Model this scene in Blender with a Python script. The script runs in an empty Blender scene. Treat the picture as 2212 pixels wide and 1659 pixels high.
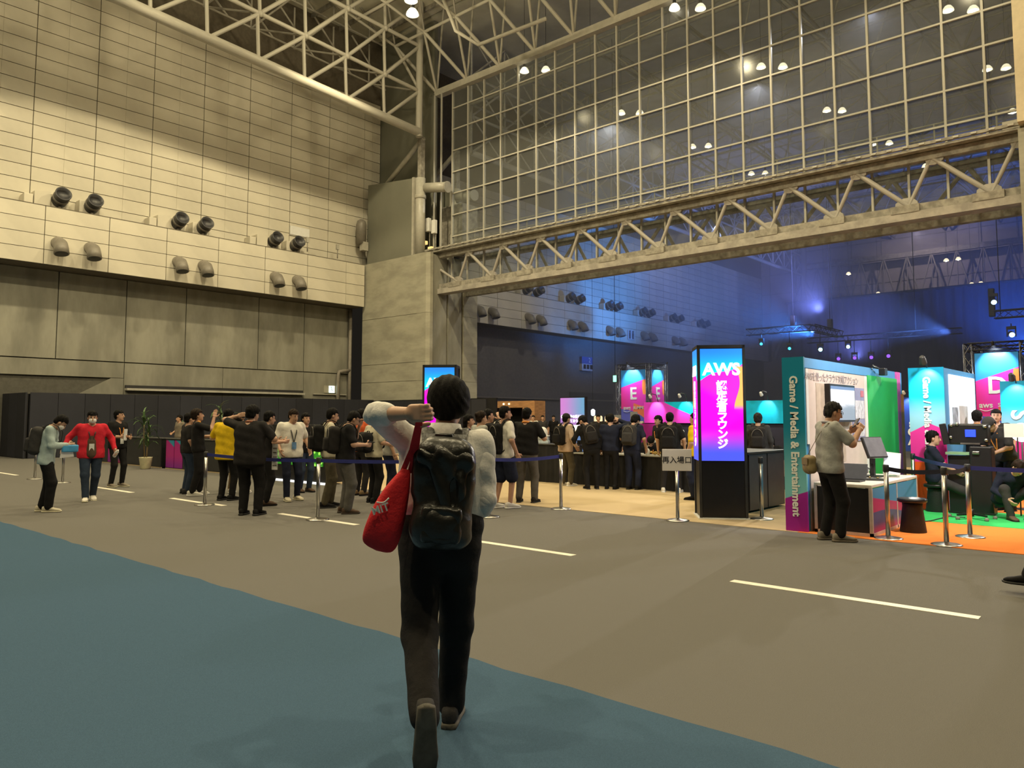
import bpy, bmesh, math, random
import numpy as np
from mathutils import Matrix, Vector
random.seed(7)
SC = bpy.context.scene
COL = SC.collection
R = math.radians

# ---------------------------------------------------------------- camera
FPX, YAW, PITCH, CAMZ, HORIZON = 1645.0, R(41.4), R(4.2), 1.56, 903.0
cd = bpy.data.cameras.new('camera')
cd.sensor_fit = 'HORIZONTAL'; cd.sensor_width = 36.0; cd.lens = FPX/2212*36.0
SHIFT = (HORIZON-829.5) - FPX*math.tan(PITCH)
cd.shift_y = SHIFT/2212.0
cd.clip_end = 400
cam = bpy.data.objects.new('camera', cd); COL.objects.link(cam)
cam.location = (0, 0, CAMZ); cam.rotation_euler = (R(90)+PITCH, 0, YAW)
SC.camera = cam

# ---------------------------------------------------------------- world, exposure
w = bpy.data.worlds.new('world'); SC.world = w; w.use_nodes = True
w.node_tree.nodes['Background'].inputs[0].default_value = (1.0, 0.86, 0.66, 1)
w.node_tree.nodes['Background'].inputs[1].default_value = 0.012
vs = SC.view_settings
vs.view_transform = 'Standard'; vs.look = 'None'; vs.gamma = 1.0; vs.use_curve_mapping = False
vs.exposure = 0.0
SC.cycles.volume_bounces = 0; SC.cycles.adaptive_threshold = 0.05
SC.cycles.max_bounces = 6; SC.cycles.diffuse_bounces = 3; SC.cycles.glossy_bounces = 3
SC.cycles.transparent_max_bounces = 12
SC.cycles.sample_clamp_indirect = 3.0; SC.cycles.sample_clamp_direct = 0.0
SC.cycles.caustics_reflective = False; SC.cycles.caustics_refractive = False

# ---------------------------------------------------------------- lights of the hall
WARM = (1.0, 0.84, 0.51)
def spot(name, loc, target, energy, color, size, blend=0.25, radius=0.25):
    l = bpy.data.lights.new(name, 'SPOT'); l.energy = energy; l.color = color
    l.spot_size = R(size); l.spot_blend = blend; l.shadow_soft_size = radius
    o = bpy.data.objects.new(name, l); COL.objects.link(o); o.location = loc
    d = Vector(target)-Vector(loc); o.rotation_euler = d.to_track_quat('-Z', 'Y').to_euler()
    return o
LAMP_Z = 19.5
# high-bay lamps of this hall: one lamp in view, the others of the same grid out of frame
NEAR_LAMPS = [(-26.2, 20.6), (-26.2, 12.3), (-26.2, 4.0), (-26.2, -4.3), (-16.0, 20.6), (-16.0, 9.0), (-16.0, -4.3),
              (-6.0, 20.6), (-6.0, 8.0), (-6.0, -4.3), (4.0, 20.6), (4.0, 8.0), (4.0, -4.3)]
NEAR_W = 2450.0
for (lx, ly) in NEAR_LAMPS:
    k = 0.97 if lx < -20 else (1.02 if lx < -10 else (0.55 if ly > 15 else 0.95))
    spot('high_bay_light', (lx, ly, LAMP_Z), (lx, ly, 0), NEAR_W*k, WARM, 134 if lx < -20 else 140, 0.10, 0.22)
    l = bpy.data.lights.new('high_bay_spill', 'POINT'); l.energy = NEAR_W*0.21; l.color = WARM; l.shadow_soft_size = 0.3
    o = bpy.data.objects.new('high_bay_spill', l); COL.objects.link(o); o.location = (lx, ly, LAMP_Z+0.05)
# blue and violet show lights of the hall beyond
spot('show_light_wall', (-18.0, 50.5, 7.0), (-35.0, 50.0, 13.5), 27000, (0.05, 0.26, 1.0), 62, 0.9, 0.2)
spot('show_light_wall', (-12.0, 60.0, 7.5), (-35.0, 66.0, 15.0), 11000, (0.10, 0.26, 1.0), 60, 0.9, 0.2)
spot('show_light_roof', (-8.0, 64.0, 6.0), (-14.0, 78.0, 20.0), 19000, (0.03, 0.15, 1.0), 80, 0.9, 0.2)
spot('show_light_roof', (4.0, 60.0, 6.0), (0.0, 78.0, 18.0), 19000, (0.03, 0.14, 1.0), 85, 0.9, 0.2)
spot('show_light_roof', (-20.0, 66.0, 6.5), (-26.0, 80.0, 16.0), 9000, (0.22, 0.26, 1.0), 75, 0.9, 0.2)
spot('show_light_roof', (-16.0, 46.0, 8.0), (-30.5, 66.0, 18.5), 16000, (0.22, 0.28, 1.0), 60, 0.9, 0.2)
# lamps of the next hall, then unseen spots for its end, the lounge and booth
for (lx, ly, e, c) in [(-24.5, 36.5, 1800, (0.95, 0.88, 0.74)), (-15.8, 37.1, 1100, (0.90, 0.86, 0.84)), (-19.3, 52.4, 500, (0.6, 0.66, 1.0)), (-30.4, 62.0, 400, (0.5, 0.6, 1.0)), (-9.2, 33.4, 700, (0.90, 0.86, 0.84)), (-4.0, 46.0, 400, (0.6, 0.66, 1.0))]:
    spot('far_bay_light', (lx, ly, 18.7), (lx, ly, 0), e, c, 150, 0.3, 0.12)
spot('far_end_fill', (-18.0, 77.5, 18.9), (-18.0, 84.4, 15.5), 900, (0.85, 0.72, 0.85), 120, 0.6, 0.12)  # unseen spots added to lift the end wall above the drape
spot('far_end_fill', (-2.0, 77.5, 18.9), (-2.0, 84.4, 15.5), 900, (0.85, 0.72, 0.85), 120, 0.6, 0.12)
spot('unseen_floor_spot', (-7.2, 27.6, 8.0), (-4.9, 9.6, 0), 4000, (1.0, 0.90, 0.76), 22, 0.35, 0.08)  # unseen spot set from the booth's shadow edge, its girder mount assumed
spot('lounge_light', (-12.5, 27.6, 8.0), (-8.2, 12.5, 0), 450, (1.0, 0.86, 0.62), 34, 0.5, 0.15)
spot('booth_light', (-0.5, 18.0, 4.4), (-2.6, 13.0, 0.6), 900, (1.0, 0.92, 0.85), 95, 0.6, 0.2)
spot('booth_light', (-1.6, 11.2, 4.6), (-3.9, 13.4, 1.2), 900, (1.0, 0.95, 0.9), 95, 0.7, 0.2)
# ---------------------------------------------------------------- helpers
_h = np.array([-math.sin(YAW), math.cos(YAW), 0.0]); _r = np.array([math.cos(YAW), math.sin(YAW), 0.0]); _z = np.array([0, 0, 1.0])
_fw = _h*math.cos(PITCH)+_z*math.sin(PITCH); _up = -_h*math.sin(PITCH)+_z*math.cos(PITCH)
def on(x, y, ax, val):
    """world point on the plane axis=val that the survey pixel (x, y) of the photograph sees"""
    d = _fw+_r*(x-1106)/FPX+_up*(829.5-y+SHIFT)/FPX
    c = np.array([0, 0, CAMZ]); t = (val-c[ax])/d[ax]
    return c+d*t
def G(x, y): return on(x, y, 2, 0.0)

def tag(o, label=None, cat=None, group=None, kind=None):
    if label: o['label'] = label
    if cat: o['category'] = cat
    if group: o['group'] = group
    if kind: o['kind'] = kind
    return o
def thing(name, label, cat, loc=(0, 0, 0), rz=0.0, group=None, kind=None):
    o = bpy.data.objects.new(name, None); COL.objects.link(o)
    o.empty_display_size = 0.1
    o.location = loc; o.rotation_euler = (0, 0, rz)
    return tag(o, label, cat, group, kind)
def put(name, me, mat=None, parent=None, loc=(0, 0, 0), rot=(0, 0, 0), scale=(1, 1, 1), w=False, objmat=False):
    o = bpy.data.objects.new(name, me); COL.objects.link(o)
    if mat is not None:
        if objmat:
            if not me.materials: me.materials.append(None)
            o.material_slots[0].link = 'OBJECT'; o.material_slots[0].material = mat
        elif not me.materials:
            me.materials.append(mat)
    o.location = loc; o.rotation_euler = rot; o.scale = scale
    if parent is not None:
        o.parent = parent
        if w:
            pm = Matrix.LocRotScale(Vector(parent.location), parent.rotation_euler, Vector(parent.scale))
            if parent.parent is not None:
                q = parent.parent
                pm = Matrix.LocRotScale(Vector(q.location), q.rotation_euler, Vector(q.scale)) @ q_inv(parent) @ pm
            o.matrix_parent_inverse = pm.inverted()
    return o
def q_inv(o): return o.matrix_parent_inverse.copy()
def mesh(verts, faces, smooth=False):
    me = bpy.data.meshes.new('mesh'); me.from_pydata([tuple(map(float, v)) for v in verts], [], faces)
    if smooth: me.polygons.foreach_set('use_smooth', [True]*len(me.polygons))
    me.update(); return me
def np_mesh(v, q, smooth=True):
    me = bpy.data.meshes.new('mesh')
    me.vertices.add(len(v)); me.vertices.foreach_set('co', np.ascontiguousarray(v, dtype=np.float32).ravel())
    n = len(q); me.loops.add(n*4); me.loops.foreach_set('vertex_index', np.ascontiguousarray(q, dtype=np.int32).ravel())
    me.polygons.add(n); me.polygons.foreach_set('loop_start', np.arange(0, n*4, 4, dtype=np.int32))
    if smooth: me.polygons.foreach_set('use_smooth', np.ones(n, dtype=bool))
    me.update(calc_edges=True); me.validate(); return me

class MB:
    """collects boxes, tubes, lathes and prisms into one mesh"""
    def __init__(s): s.v = []; s.f = []; s.sm = []
    def add(s, vs, fs, smooth=False):
        b = len(s.v); s.v += [tuple(map(float, p)) for p in vs]
        s.f += [tuple(i+b for i in f) for f in fs]; s.sm += [smooth]*len(fs); return s
    def box(s, c, d, rz=0.0, M=None):
        x, y, z = d[0]/2, d[1]/2, d[2]/2
        vs = [Vector((a*x, b*y, e*z)) for a in (-1, 1) for b in (-1, 1) for e in (-1, 1)]
        Q = M if M is not None else Matrix.Rotation(rz, 3, 'Z')
        vs = [(Q @ v)+Vector(c) for v in vs]
        return s.add(vs, [(0, 1, 3, 2), (4, 6, 7, 5), (0, 4, 5, 1), (2, 3, 7, 6), (0, 2, 6, 4), (1, 5, 7, 3)])
    def box2(s, a, b):
        return s.box([(a[i]+b[i])/2 for i in range(3)], [abs(b[i]-a[i]) for i in range(3)])
    def cbox(s, c, d, bev=0.01, rz=0.0, M=None):
        """chamfered box"""
        hx, hy, hz = d[0]/2, d[1]/2, d[2]/2; bev = min(bev, hx*.9, hy*.9, hz*.9)
        bm = bmesh.new(); bmesh.ops.create_cube(bm, size=1.0)
        for v in bm.verts: v.co = Vector((v.co.x*2*hx, v.co.y*2*hy, v.co.z*2*hz))
        bmesh.ops.bevel(bm, geom=list(bm.edges), offset=bev, segments=2, profile=0.5, affect='EDGES')
        Q = M if M is not None else Matrix.Rotation(rz, 3, 'Z')
        vs = [(Q @ v.co)+Vector(c) for v in bm.verts]
        fs = [tuple(v.index for v in f.verts) for f in bm.faces]; bm.free()
        return s.add(vs, fs)
    def tube(s, p, q, r, r2=None, n=8, cap=True, smooth=True):
        p = Vector(p); q = Vector(q); r2 = r if r2 is None else r2
        d = (q-p).normalized(); a = d.orthogonal().normalized(); b = d.cross(a)
        vs = []
        for (c, rr) in ((p, r), (q, r2)):
            vs += [c+(a*math.cos(2*math.pi*i/n)+b*math.sin(2*math.pi*i/n))*rr for i in range(n)]
        s.add(vs, [(i, (i+1) % n, n+(i+1) % n, n+i) for i in range(n)], smooth)
        if cap:
            k = len(s.v)-2*n
            s.f += [tuple(k+n-1-i for i in range(n)), tuple(k+n+i for i in range(n))]; s.sm += [False, False]
        return s
    def path(s, pts, r, n=8, closed=False):
        P = [Vector(p) for p in pts]; m = len(P); vs = []
        a = None
        for i in range(m):
            if closed: d = (P[(i+1) % m]-P[i-1]).normalized()
            else: d = (P[min(i+1, m-1)]-P[max(i-1, 0)]).normalized()
            if a is None: a = d.orthogonal().normalized()
            a = (a-d*a.dot(d)).normalized(); b = d.cross(a)
            rr = r[i] if isinstance(r, (list, tuple)) else r
            vs += [P[i]+(a*math.cos(2*math.pi*j/n)+b*math.sin(2*math.pi*j/n))*rr for j in range(n)]
        fs = []
        for i in range(m if closed else m-1):
            for j in range(n):
                k = (i+1) % m
                fs.append((i*n+j, i*n+(j+1) % n, k*n+(j+1) % n, k*n+j))
        if not closed:
            fs += [tuple(n-1-j for j in range(n)), tuple((m-1)*n+j for j in range(n))]
        return s.add(vs, fs, True)
    def lathe(s, prof, n=20, c=(0, 0, 0), M=None):
        vs = []
        for (r, z) in prof:
            for i in range(n):
                v = Vector((r*math.cos(2*math.pi*i/n), r*math.sin(2*math.pi*i/n), z))
                if M is not None: v = M @ v
                vs.append(v+Vector(c))
        m = len(prof)
        fs = [(j*n+i, j*n+(i+1) % n, (j+1)*n+(i+1) % n, (j+1)*n+i) for j in range(m-1) for i in range(n)]
        fs += [tuple(n-1-i for i in range(n)), tuple((m-1)*n+i for i in range(n))]
        return s.add(vs, fs, True)
    def prism(s, poly, axis, a, b):
        """extrude a 2D polygon along axis (0,1,2) from a to b"""
        def P(u, v, t):
            return (t, u, v) if axis == 0 else ((u, t, v) if axis == 1 else (u, v, t))
        n = len(poly)
        vs = [P(u, v, a) for u, v in poly]+[P(u, v, b) for u, v in poly]
        fs = [tuple(range(n)), tuple(range(2*n-1, n-1, -1))]+[(i, n+i, n+(i+1) % n, (i+1) % n) for i in range(n)]
        return s.add(vs, fs)
    def ribbon(s, pts, wv, th):
        """flat strip along pts; wv is the width vector (one or per point)"""
        P = [Vector(p) for p in pts]; m = len(P); vs = []
        for i in range(m):
            W = Vector(wv[i]) if isinstance(wv, list) else Vector(wv)
            d = (P[min(i+1, m-1)]-P[max(i-1, 0)]).normalized()
            nrm = d.cross(W).normalized()*th/2
            vs += [P[i]-W/2-nrm, P[i]+W/2-nrm, P[i]+W/2+nrm, P[i]-W/2+nrm]
        fs = [(0, 1, 2, 3), tuple((m-1)*4+k for k in (3, 2, 1, 0))]
        for i in range(m-1):
            for k in range(4):
                fs.append((i*4+k, (i+1)*4+k, (i+1)*4+(k+1) % 4, i*4+(k+1) % 4))
        return s.add(vs, fs)
    def mesh(s):
        me = bpy.data.meshes.new('mesh'); me.from_pydata(s.v, [], s.f)
        me.polygons.foreach_set('use_smooth', s.sm)
        bm = bmesh.new(); bm.from_mesh(me); bmesh.ops.recalc_face_normals(bm, faces=bm.faces); bm.to_mesh(me); bm.free()
        me.update(); return me
    def build(s, name, mat, parent=None, w=False, **k):
        return put(name, s.mesh(), mat, parent, w=w, **k)

# ---- node expression helper
class E_:
    def __init__(s, nt, sock): s.nt = nt; s.s = sock
    def _m(s, op, *o, clamp=False):
        n = s.nt.nodes.new('ShaderNodeMath'); n.operation = op; n.use_clamp = clamp
        for i, x in enumerate((s,)+o):
            if isinstance(x, E_): s.nt.links.new(x.s, n.inputs[i])
            else: n.inputs[i].default_value = float(x)
        return E_(s.nt, n.outputs[0])
    def __add__(s, o): return s._m('ADD', o)
    __radd__ = __add__
    def __mul__(s, o): return s._m('MULTIPLY', o)
    __rmul__ = __mul__
    def __sub__(s, o): return s._m('SUBTRACT', o)
    def __rsub__(s, o): return (s*-1.0)+o
    def sin(s): return s._m('SINE')
    def gt(s, o): return s._m('GREATER_THAN', o)
    def clamp01(s): return s._m('ADD', 0.0, clamp=True)
def step(x, a, b):
    n = x.nt.nodes.new('ShaderNodeMapRange'); n.interpolation_type = 'SMOOTHSTEP'
    n.inputs[1].default_value = a; n.inputs[2].default_value = b
    x.nt.links.new(x.s, n.inputs[0]); return E_(x.nt, n.outputs[0])
class C_:
    def __init__(s, nt, sock=None, col=None): s.nt = nt; s.s = sock; s.c = col
def mixc(nt, fac, a, b, mode='MIX'):
    n = nt.nodes.new('ShaderNodeMix'); n.data_type = 'RGBA'; n.blend_type = mode
    if isinstance(fac, E_): nt.links.new(fac.s, n.inputs[0])
    else: n.inputs[0].default_value = fac
    for i, x in ((6, a), (7, b)):
        if isinstance(x, C_): nt.links.new(x.s, n.inputs[i])
        else: n.inputs[i].default_value = (x[0], x[1], x[2], 1)
    return C_(nt, n.outputs[2])
def srgb(r, g, b):
    f = lambda c: (c/255/12.92) if c/255 <= 0.04045 else ((c/255+0.055)/1.055)**2.4
    return (f(r), f(g), f(b))
_MATS = {}
def new_mat(name):
    m = bpy.data.materials.new(name); m.use_nodes = True
    nt = m.node_tree; b = nt.nodes['Principled BSDF']; return m, nt, b
def coords(nt, kind='Object'):
    t = nt.nodes.new('ShaderNodeTexCoord'); return t.outputs[kind]
def noise(nt, vec, scale, detail=4.0, rough=0.6, stretch=None):
    if stretch is not None:
        mp = nt.nodes.new('ShaderNodeMapping'); mp.inputs['Scale'].default_value = stretch
        nt.links.new(vec, mp.inputs['Vector']); vec = mp.outputs[0]
    n = nt.nodes.new('ShaderNodeTexNoise'); n.inputs['Scale'].default_value = scale
    n.inputs['Detail'].default_value = detail; n.inputs['Roughness'].default_value = rough
    nt.links.new(vec, n.inputs['Vector']); return E_(nt, n.outputs['Fac'])
def M(name, col, rough=0.6, metal=0.0, var=0.12, nscale=6.0, bump=0.0, bscale=60.0, emis=None, es=0.0, rnd=0.0, stretch=None, spec=0.5):
    """plain procedural surface: base colour with noise variation and optional fine relief"""
    if name in _MATS: return _MATS[name]
    m, nt, b = new_mat(name)
    co = coords(nt)
    f = noise(nt, co, nscale, stretch=stretch)
    lo = tuple(c*(1-var) for c in col); hi = tuple(min(1, c*(1+var)) for c in col)
    c = mixc(nt, step(f, 0.3, 0.7), lo, hi)
    if rnd:
        oi = nt.nodes.new('ShaderNodeObjectInfo')
        rr = E_(nt, oi.outputs['Random'])*rnd+(1-rnd/2)
        mm = nt.nodes.new('ShaderNodeMix'); mm.data_type = 'RGBA'; mm.blend_type = 'MULTIPLY'; mm.inputs[0].default_value = 1
        cc = nt.nodes.new('ShaderNodeCombineColor')
        for i in range(3): nt.links.new(rr.s, cc.inputs[i])
        nt.links.new(c.s, mm.inputs[6]); nt.links.new(cc.outputs[0], mm.inputs[7]); c = C_(nt, mm.outputs[2])
    nt.links.new(c.s, b.inputs['Base Color'])
    b.inputs['Roughness'].default_value = rough; b.inputs['Metallic'].default_value = metal
    b.inputs['Specular IOR Level'].default_value = spec
    if bump:
        n2 = noise(nt, co, bscale, 3.0, 0.6, stretch)
        bp = nt.nodes.new('ShaderNodeBump'); bp.inputs['Strength'].default_value = bump; bp.inputs['Distance'].default_value = 0.02
        nt.links.new(n2.s, bp.inputs['Height']); nt.links.new(bp.outputs[0], b.inputs['Normal'])
    if emis:
        b.inputs['Emission Color'].default_value = (*emis, 1); b.inputs['Emission Strength'].default_value = es
    _MATS[name] = m; return m
def brand(name, u='x', glow=0.0, style=0, rough=0.45):
    """flat event print: cyan sky, magenta hill, orange wave, blue foot"""
    if name in _MATS: return _MATS[name]
    m, nt, b = new_mat(name)
    sp = nt.nodes.new('ShaderNodeSeparateXYZ'); nt.links.new(coords(nt, 'Generated'), sp.inputs[0])
    U = E_(nt, sp.outputs[{'x': 0, 'y': 1}[u]]); V = E_(nt, sp.outputs[2])
    top = mixc(nt, step(V, 0.70, 1.0), (0.0, 0.75, 0.95), (0.02, 0.22, 0.80))
    if style == 0:      # pillar screen
        hill = step(V-(0.715+0.15*U+0.02*((U*6.0).sin())), 0.004, -0.004)
        mag = mixc(nt, step(V, 0.06, 0.30), (0.07, 0.10, 0.85), (0.85, 0.0, 0.78))
        low = mixc(nt, step(V-(0.62-0.22*U), 0.10, -0.02), (0.95, 0.02, 0.60), mag)
        wave = step(U-(0.86+0.07*((V*13.0-1.2).sin())), -0.006, 0.006)*step(V-(0.84), 0.01, -0.01)*step(V, 0.45, 0.50)
        c = mixc(nt, wave, mixc(nt, hill, top, low), (1.0, 0.42, 0.12))
    elif style == 1:    # tall zone banner
        hill = step(V-(0.66+0.16*U), 0.004, -0.004)
        pk = mixc(nt, step(U+V, 0.3, 1.0), (0.72, 0.02, 0.22), (0.70, 0.03, 0.42))
        orange = step(V-(0.30+0.05*U+0.05*((U*5.0).sin())), 0.004, -0.004)*step(U+V*-0.2, 0.42, 0.46)
        blue = step(V-(0.24-0.20*U*U), 0.004, -0.004)
        c = mixc(nt, hill, (0.03, 0.30, 0.72), pk)
        c = mixc(nt, orange, c, (0.80, 0.17, 0.05)); c = mixc(nt, blue, c, (0.09, 0.10, 0.45))
        edge = step(U-(0.92+0.06*((V*7.0).sin())), -0.004, 0.004)*step(V-0.80, 0.01, -0.01)*step(V, 0.5, 0.54)
        c = mixc(nt, edge, c, (0.85, 0.25, 0.05))
    elif style == 2:    # low back wall: magenta left, cyan right
        cv = step(V-(1.6-2.6*U+0.9*U*U), 0.01, -0.01)
        c = mixc(nt, cv, (0.0, 0.55, 0.75), (0.75, 0.05, 0.62))
        red = step(V-(U*1.4-1.15)*-1.0-0.30, 0.01, -0.01)*step(U, 0.62, 0.64)*step(V-(1.05-1.1*U), 0.01, -0.01)
        c = mixc(nt, red, c, (0.75, 0.04, 0.25))
    elif style == 3:    # booth end: teal fading to pale, magenta foot
        c0 = mixc(nt, step(V, 0.22, 0.62), (0.20, 0.56, 0.62), (0.0, 0.22, 0.36))
        foot = step(V-(0.185+0.045*U), 0.003, -0.003)
        c = mixc(nt, foot, c0, (0.36, 0.01, 0.30))
    elif style == 4:    # second booth end: cyan, pale, magenta, orange foot
        c0 = mixc(nt, step(V, 0.62, 0.80), (0.30, 0.58, 0.72), (0.0, 0.36, 0.66))
        pk = step(V-(0.66-0.10*U), 0.003, -0.003)
        vio = step(V-(0.62+0.06*U), 0.003, -0.003)*step(U, 0.5, 0.52)*pk
        c = mixc(nt, pk, c0, (0.78, 0.03, 0.32)); c = mixc(nt, step(V-(0.60+0.12*(U-0.5)), 0.003, -0.003), mixc(nt, vio, c0, (0.16, 0.06, 0.36)), c)
        c = mixc(nt, step(V, 0.336, 0.33), c, (0.90, 0.10, 0.01))
    elif style == 5:    # counter front, pink waves on blue
        c = mixc(nt, step(V-(0.80-0.45*U), 0.01, -0.01), (0.06, 0.26, 0.48), (0.45, 0.03, 0.14))
        c = mixc(nt, step(V-(0.46-0.25*U+0.06*((U*5.0).sin())), 0.01, -0.01), c, (0.07, 0.08, 0.22))
        c = mixc(nt, step(V, 0.22, 0.02), c, (0.42, 0.04, 0.16))
    else:               # small counter: magenta with a cyan corner
        c0 = mixc(nt, step(V, 0.0, 0.5), (0.28, 0.02, 0.32), (0.50, 0.02, 0.25))
        c = mixc(nt, step(V-(1.06-0.30*U), -0.006, 0.006), c0, (0.04, 0.33, 0.52))
    nt.links.new(c.s, b.inputs['Base Color']); b.inputs['Roughness'].default_value = rough
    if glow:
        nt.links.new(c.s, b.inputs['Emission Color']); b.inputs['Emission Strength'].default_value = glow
    _MATS[name] = m; return m
def text(name, body, size, mat, parent, M4, bold=0.0, extrude=0.004, align='CENTER', line=1.0, sx=1.0):
    """flat lettering as mesh, placed with a 4x4 matrix (x right, y up, z out)"""
    cu = bpy.data.curves.new('text', 'FONT'); cu.body = body; cu.size = size
    cu.align_x = align; cu.align_y = 'CENTER'; cu.offset = bold; cu.extrude = extrude; cu.space_line = line
    cu.resolution_u = 3
    o = bpy.data.objects.new('text', cu); COL.objects.link(o)
    bpy.context.view_layer.update()
    dg = bpy.context.evaluated_depsgraph_get()
    me = bpy.data.meshes.new_from_object(o.evaluated_get(dg))
    bpy.data.objects.remove(o); bpy.data.curves.remove(cu)
    me.transform(M4 @ Matrix.Diagonal((sx, 1, 1, 1))); me.materials.clear()
    return put(name, me, mat, parent)
def frame4(origin, xdir, ydir):
    x = Vector(xdir).normalized(); y = Vector(ydir).normalized(); zz = x.cross(y)
    m = Matrix((x, y, zz)).transposed().to_4x4(); m.translation = Vector(origin); return m
# ---------------------------------------------------------------- materials of the hall
m_panel = M('wall_panel', (0.62, 0.58, 0.48), 0.75, var=0.06, nscale=0.7, bump=0.05, bscale=30, rnd=0.07)
m_joint = M('panel_joint', (0.14, 0.12, 0.09), 0.9)
m_conc = M('concrete', (0.265, 0.258, 0.215), 0.85, var=0.22, nscale=0.9, bump=0.12, bscale=18, rnd=0.10, stretch=(1, 1, 0.35))
m_conc2 = M('pier_concrete', (0.37, 0.355, 0.285), 0.85, var=0.16, nscale=1.1, bump=0.15, bscale=14, rnd=0.06, stretch=(0.6, 0.6, 1.6))
m_steel = M('painted_steel', (0.46, 0.44, 0.38), 0.5, var=0.10, nscale=3.0)
m_steel_d = M('dusty_steel', (0.30, 0.28, 0.24), 0.7, var=0.30, nscale=4.0)
m_mull = M('mullion_paint', (0.47, 0.455, 0.40), 0.4, var=0.05)
m_roofdeck = M('roof_deck', (0.60, 0.58, 0.48), 0.85, var=0.15, nscale=0.4)
m_dark = M('dark_metal', (0.03, 0.03, 0.032), 0.45)
m_black = M('black_plastic', (0.012, 0.012, 0.014), 0.4)
m_nozzle = M('nozzle_enamel', (0.05, 0.05, 0.055), 0.4, var=0.2)
m_hood = M('hood_enamel', (0.22, 0.20, 0.17), 0.45, var=0.1)
m_box = M('grey_cladding', (0.20, 0.20, 0.16), 0.7, var=0.06, nscale=0.5)
m_carpet = M('grey_carpet', (0.185, 0.178, 0.165), 0.95, var=0.16, nscale=260, bump=0.5, bscale=420, spec=0.1)
m_blue = M('blue_carpet', (0.070, 0.130, 0.205), 0.95, var=0.16, nscale=260, bump=0.5, bscale=420, spec=0.1)
m_beige = M('beige_carpet', (0.56, 0.44, 0.27), 0.95, var=0.10, nscale=180, bump=0.3, bscale=300, spec=0.1)
m_orange = M('orange_carpet', (0.80, 0.24, 0.05), 0.95, var=0.10, nscale=180, bump=0.3, bscale=300, spec=0.1)
m_green = M('green_carpet', (0.05, 0.52, 0.14), 0.95, var=0.10, nscale=180, bump=0.3, bscale=300, spec=0.1)
m_tape = M('white_tape', (0.86, 0.82, 0.70), 0.6, var=0.05)
m_drape = M('black_drape', (0.02, 0.023, 0.035), 0.95, var=0.2, nscale=1.0, stretch=(6, 6, 0.4))
m_white = M('white_paint', (0.80, 0.80, 0.78), 0.5, var=0.03)
m_part = M('navy_partition', (0.018, 0.019, 0.028), 0.8, var=0.12, nscale=1.0, rnd=0.5)
def emit(name, col, s):
    if name in _MATS: return _MATS[name]
    return M(name, col, 0.5, emis=col, es=s)
def emit_quiet(*a):
    m = emit(*a); m.cycles.emission_sampling = 'NONE'; return m
m_bulb = emit_quiet('lamp_bulb', (1.0, 0.90, 0.62), 30.0)
m_bulb_far = emit_quiet('far_lamp_bulb', (1.0, 0.90, 0.72), 14.0)
def glassmat(name, tint, gloss):
    m, nt, b = new_mat(name); out = nt.nodes['Material Output']
    tr = nt.nodes.new('ShaderNodeBsdfTransparent'); tr.inputs[0].default_value = (*tint, 1)
    gl = nt.nodes.new('ShaderNodeBsdfGlossy'); gl.inputs['Roughness'].default_value = 0.12
    n = noise(nt, coords(nt), 0.6); lw = nt.nodes.new('ShaderNodeLayerWeight'); lw.inputs[0].default_value = 0.25
    fac = E_(nt, lw.outputs['Fresnel'])*(n*0.3+0.85)*gloss
    mx = nt.nodes.new('ShaderNodeMixShader'); nt.links.new(fac.s, mx.inputs[0])
    nt.links.new(gl.outputs[0], mx.inputs[2]); nt.links.new(mx.outputs[0], out.inputs[0])
    du = nt.nodes.new('ShaderNodeBsdfDiffuse'); du.inputs[0].default_value = (0.5, 0.5, 0.46, 1)      # diffuse veil imitating hall reflections and haze on the panes
    md = nt.nodes.new('ShaderNodeMixShader'); nt.links.new((noise(nt, coords(nt), 1.7)*0.06+0.065).s, md.inputs[0])
    nt.links.new(tr.outputs[0], md.inputs[1]); nt.links.new(du.outputs[0], md.inputs[2]); nt.links.new(md.outputs[0], mx.inputs[1])
    return m
m_glass = glassmat('window_glass', (0.85, 0.87, 0.87), 0.09)

def struct(name, label, mb, mat):
    o = mb.build(name, mat); tag(o, label, name.split('_')[0], kind='structure'); return o

# ---------------------------------------------------------------- floor and carpets
FL = struct('floor', 'dark grey carpet floor of the exhibition hall', MB().box2((-38, -16, -0.3), (34, 86, 0.0)), m_carpet)
blue_edge = [(-38, 3.62)]+[(x*0.25-38, 3.62+0.012*math.sin(x*1.7)+0.008*math.sin(x*4.1)) for x in range(1, 200)]+[(12, 3.62)]
MB().prism(blue_edge+[(12, -16), (-38, -16)], 2, 0.0, 0.006).build('blue_carpet', m_blue, FL, w=True)
MB().box2((-14.0, 10.5, 0.0), (-4.05, 26.5, 0.006)).build('beige_carpet', m_beige, FL, w=True)
MB().box2((-26.0, 10.95, 0.0), (-14.0, 26.5, 0.006)).build('beige_carpet', m_beige, FL, w=True)
MB().box2((-4.05, 10.5, 0.0), (8, 24, 0.008)).build('orange_carpet', m_orange, FL, w=True)
MB().box2((-3.9, 12.85, 0.008), (6, 14.75, 0.012)).build('green_carpet', m_green, FL, w=True)
for (x0, x1, y) in [(-3.34, -1.28, 6.98), (-7.10, -5.29, 7.06), (-9.90, -9.16, 6.96), (-11.18, -10.24, 6.94), (-13.40, -12.92, 6.90),
                    (-14.90, -13.66, 6.86), (-18.55, -16.62, 6.82), (-26.3, -24.0, 6.78), (0.6, 2.6, 6.98)]:
    MB().box2((x0, y-0.055, 0.0), (x1, y+0.055, 0.004)).build('floor_tape', m_tape, FL, w=True)

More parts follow.
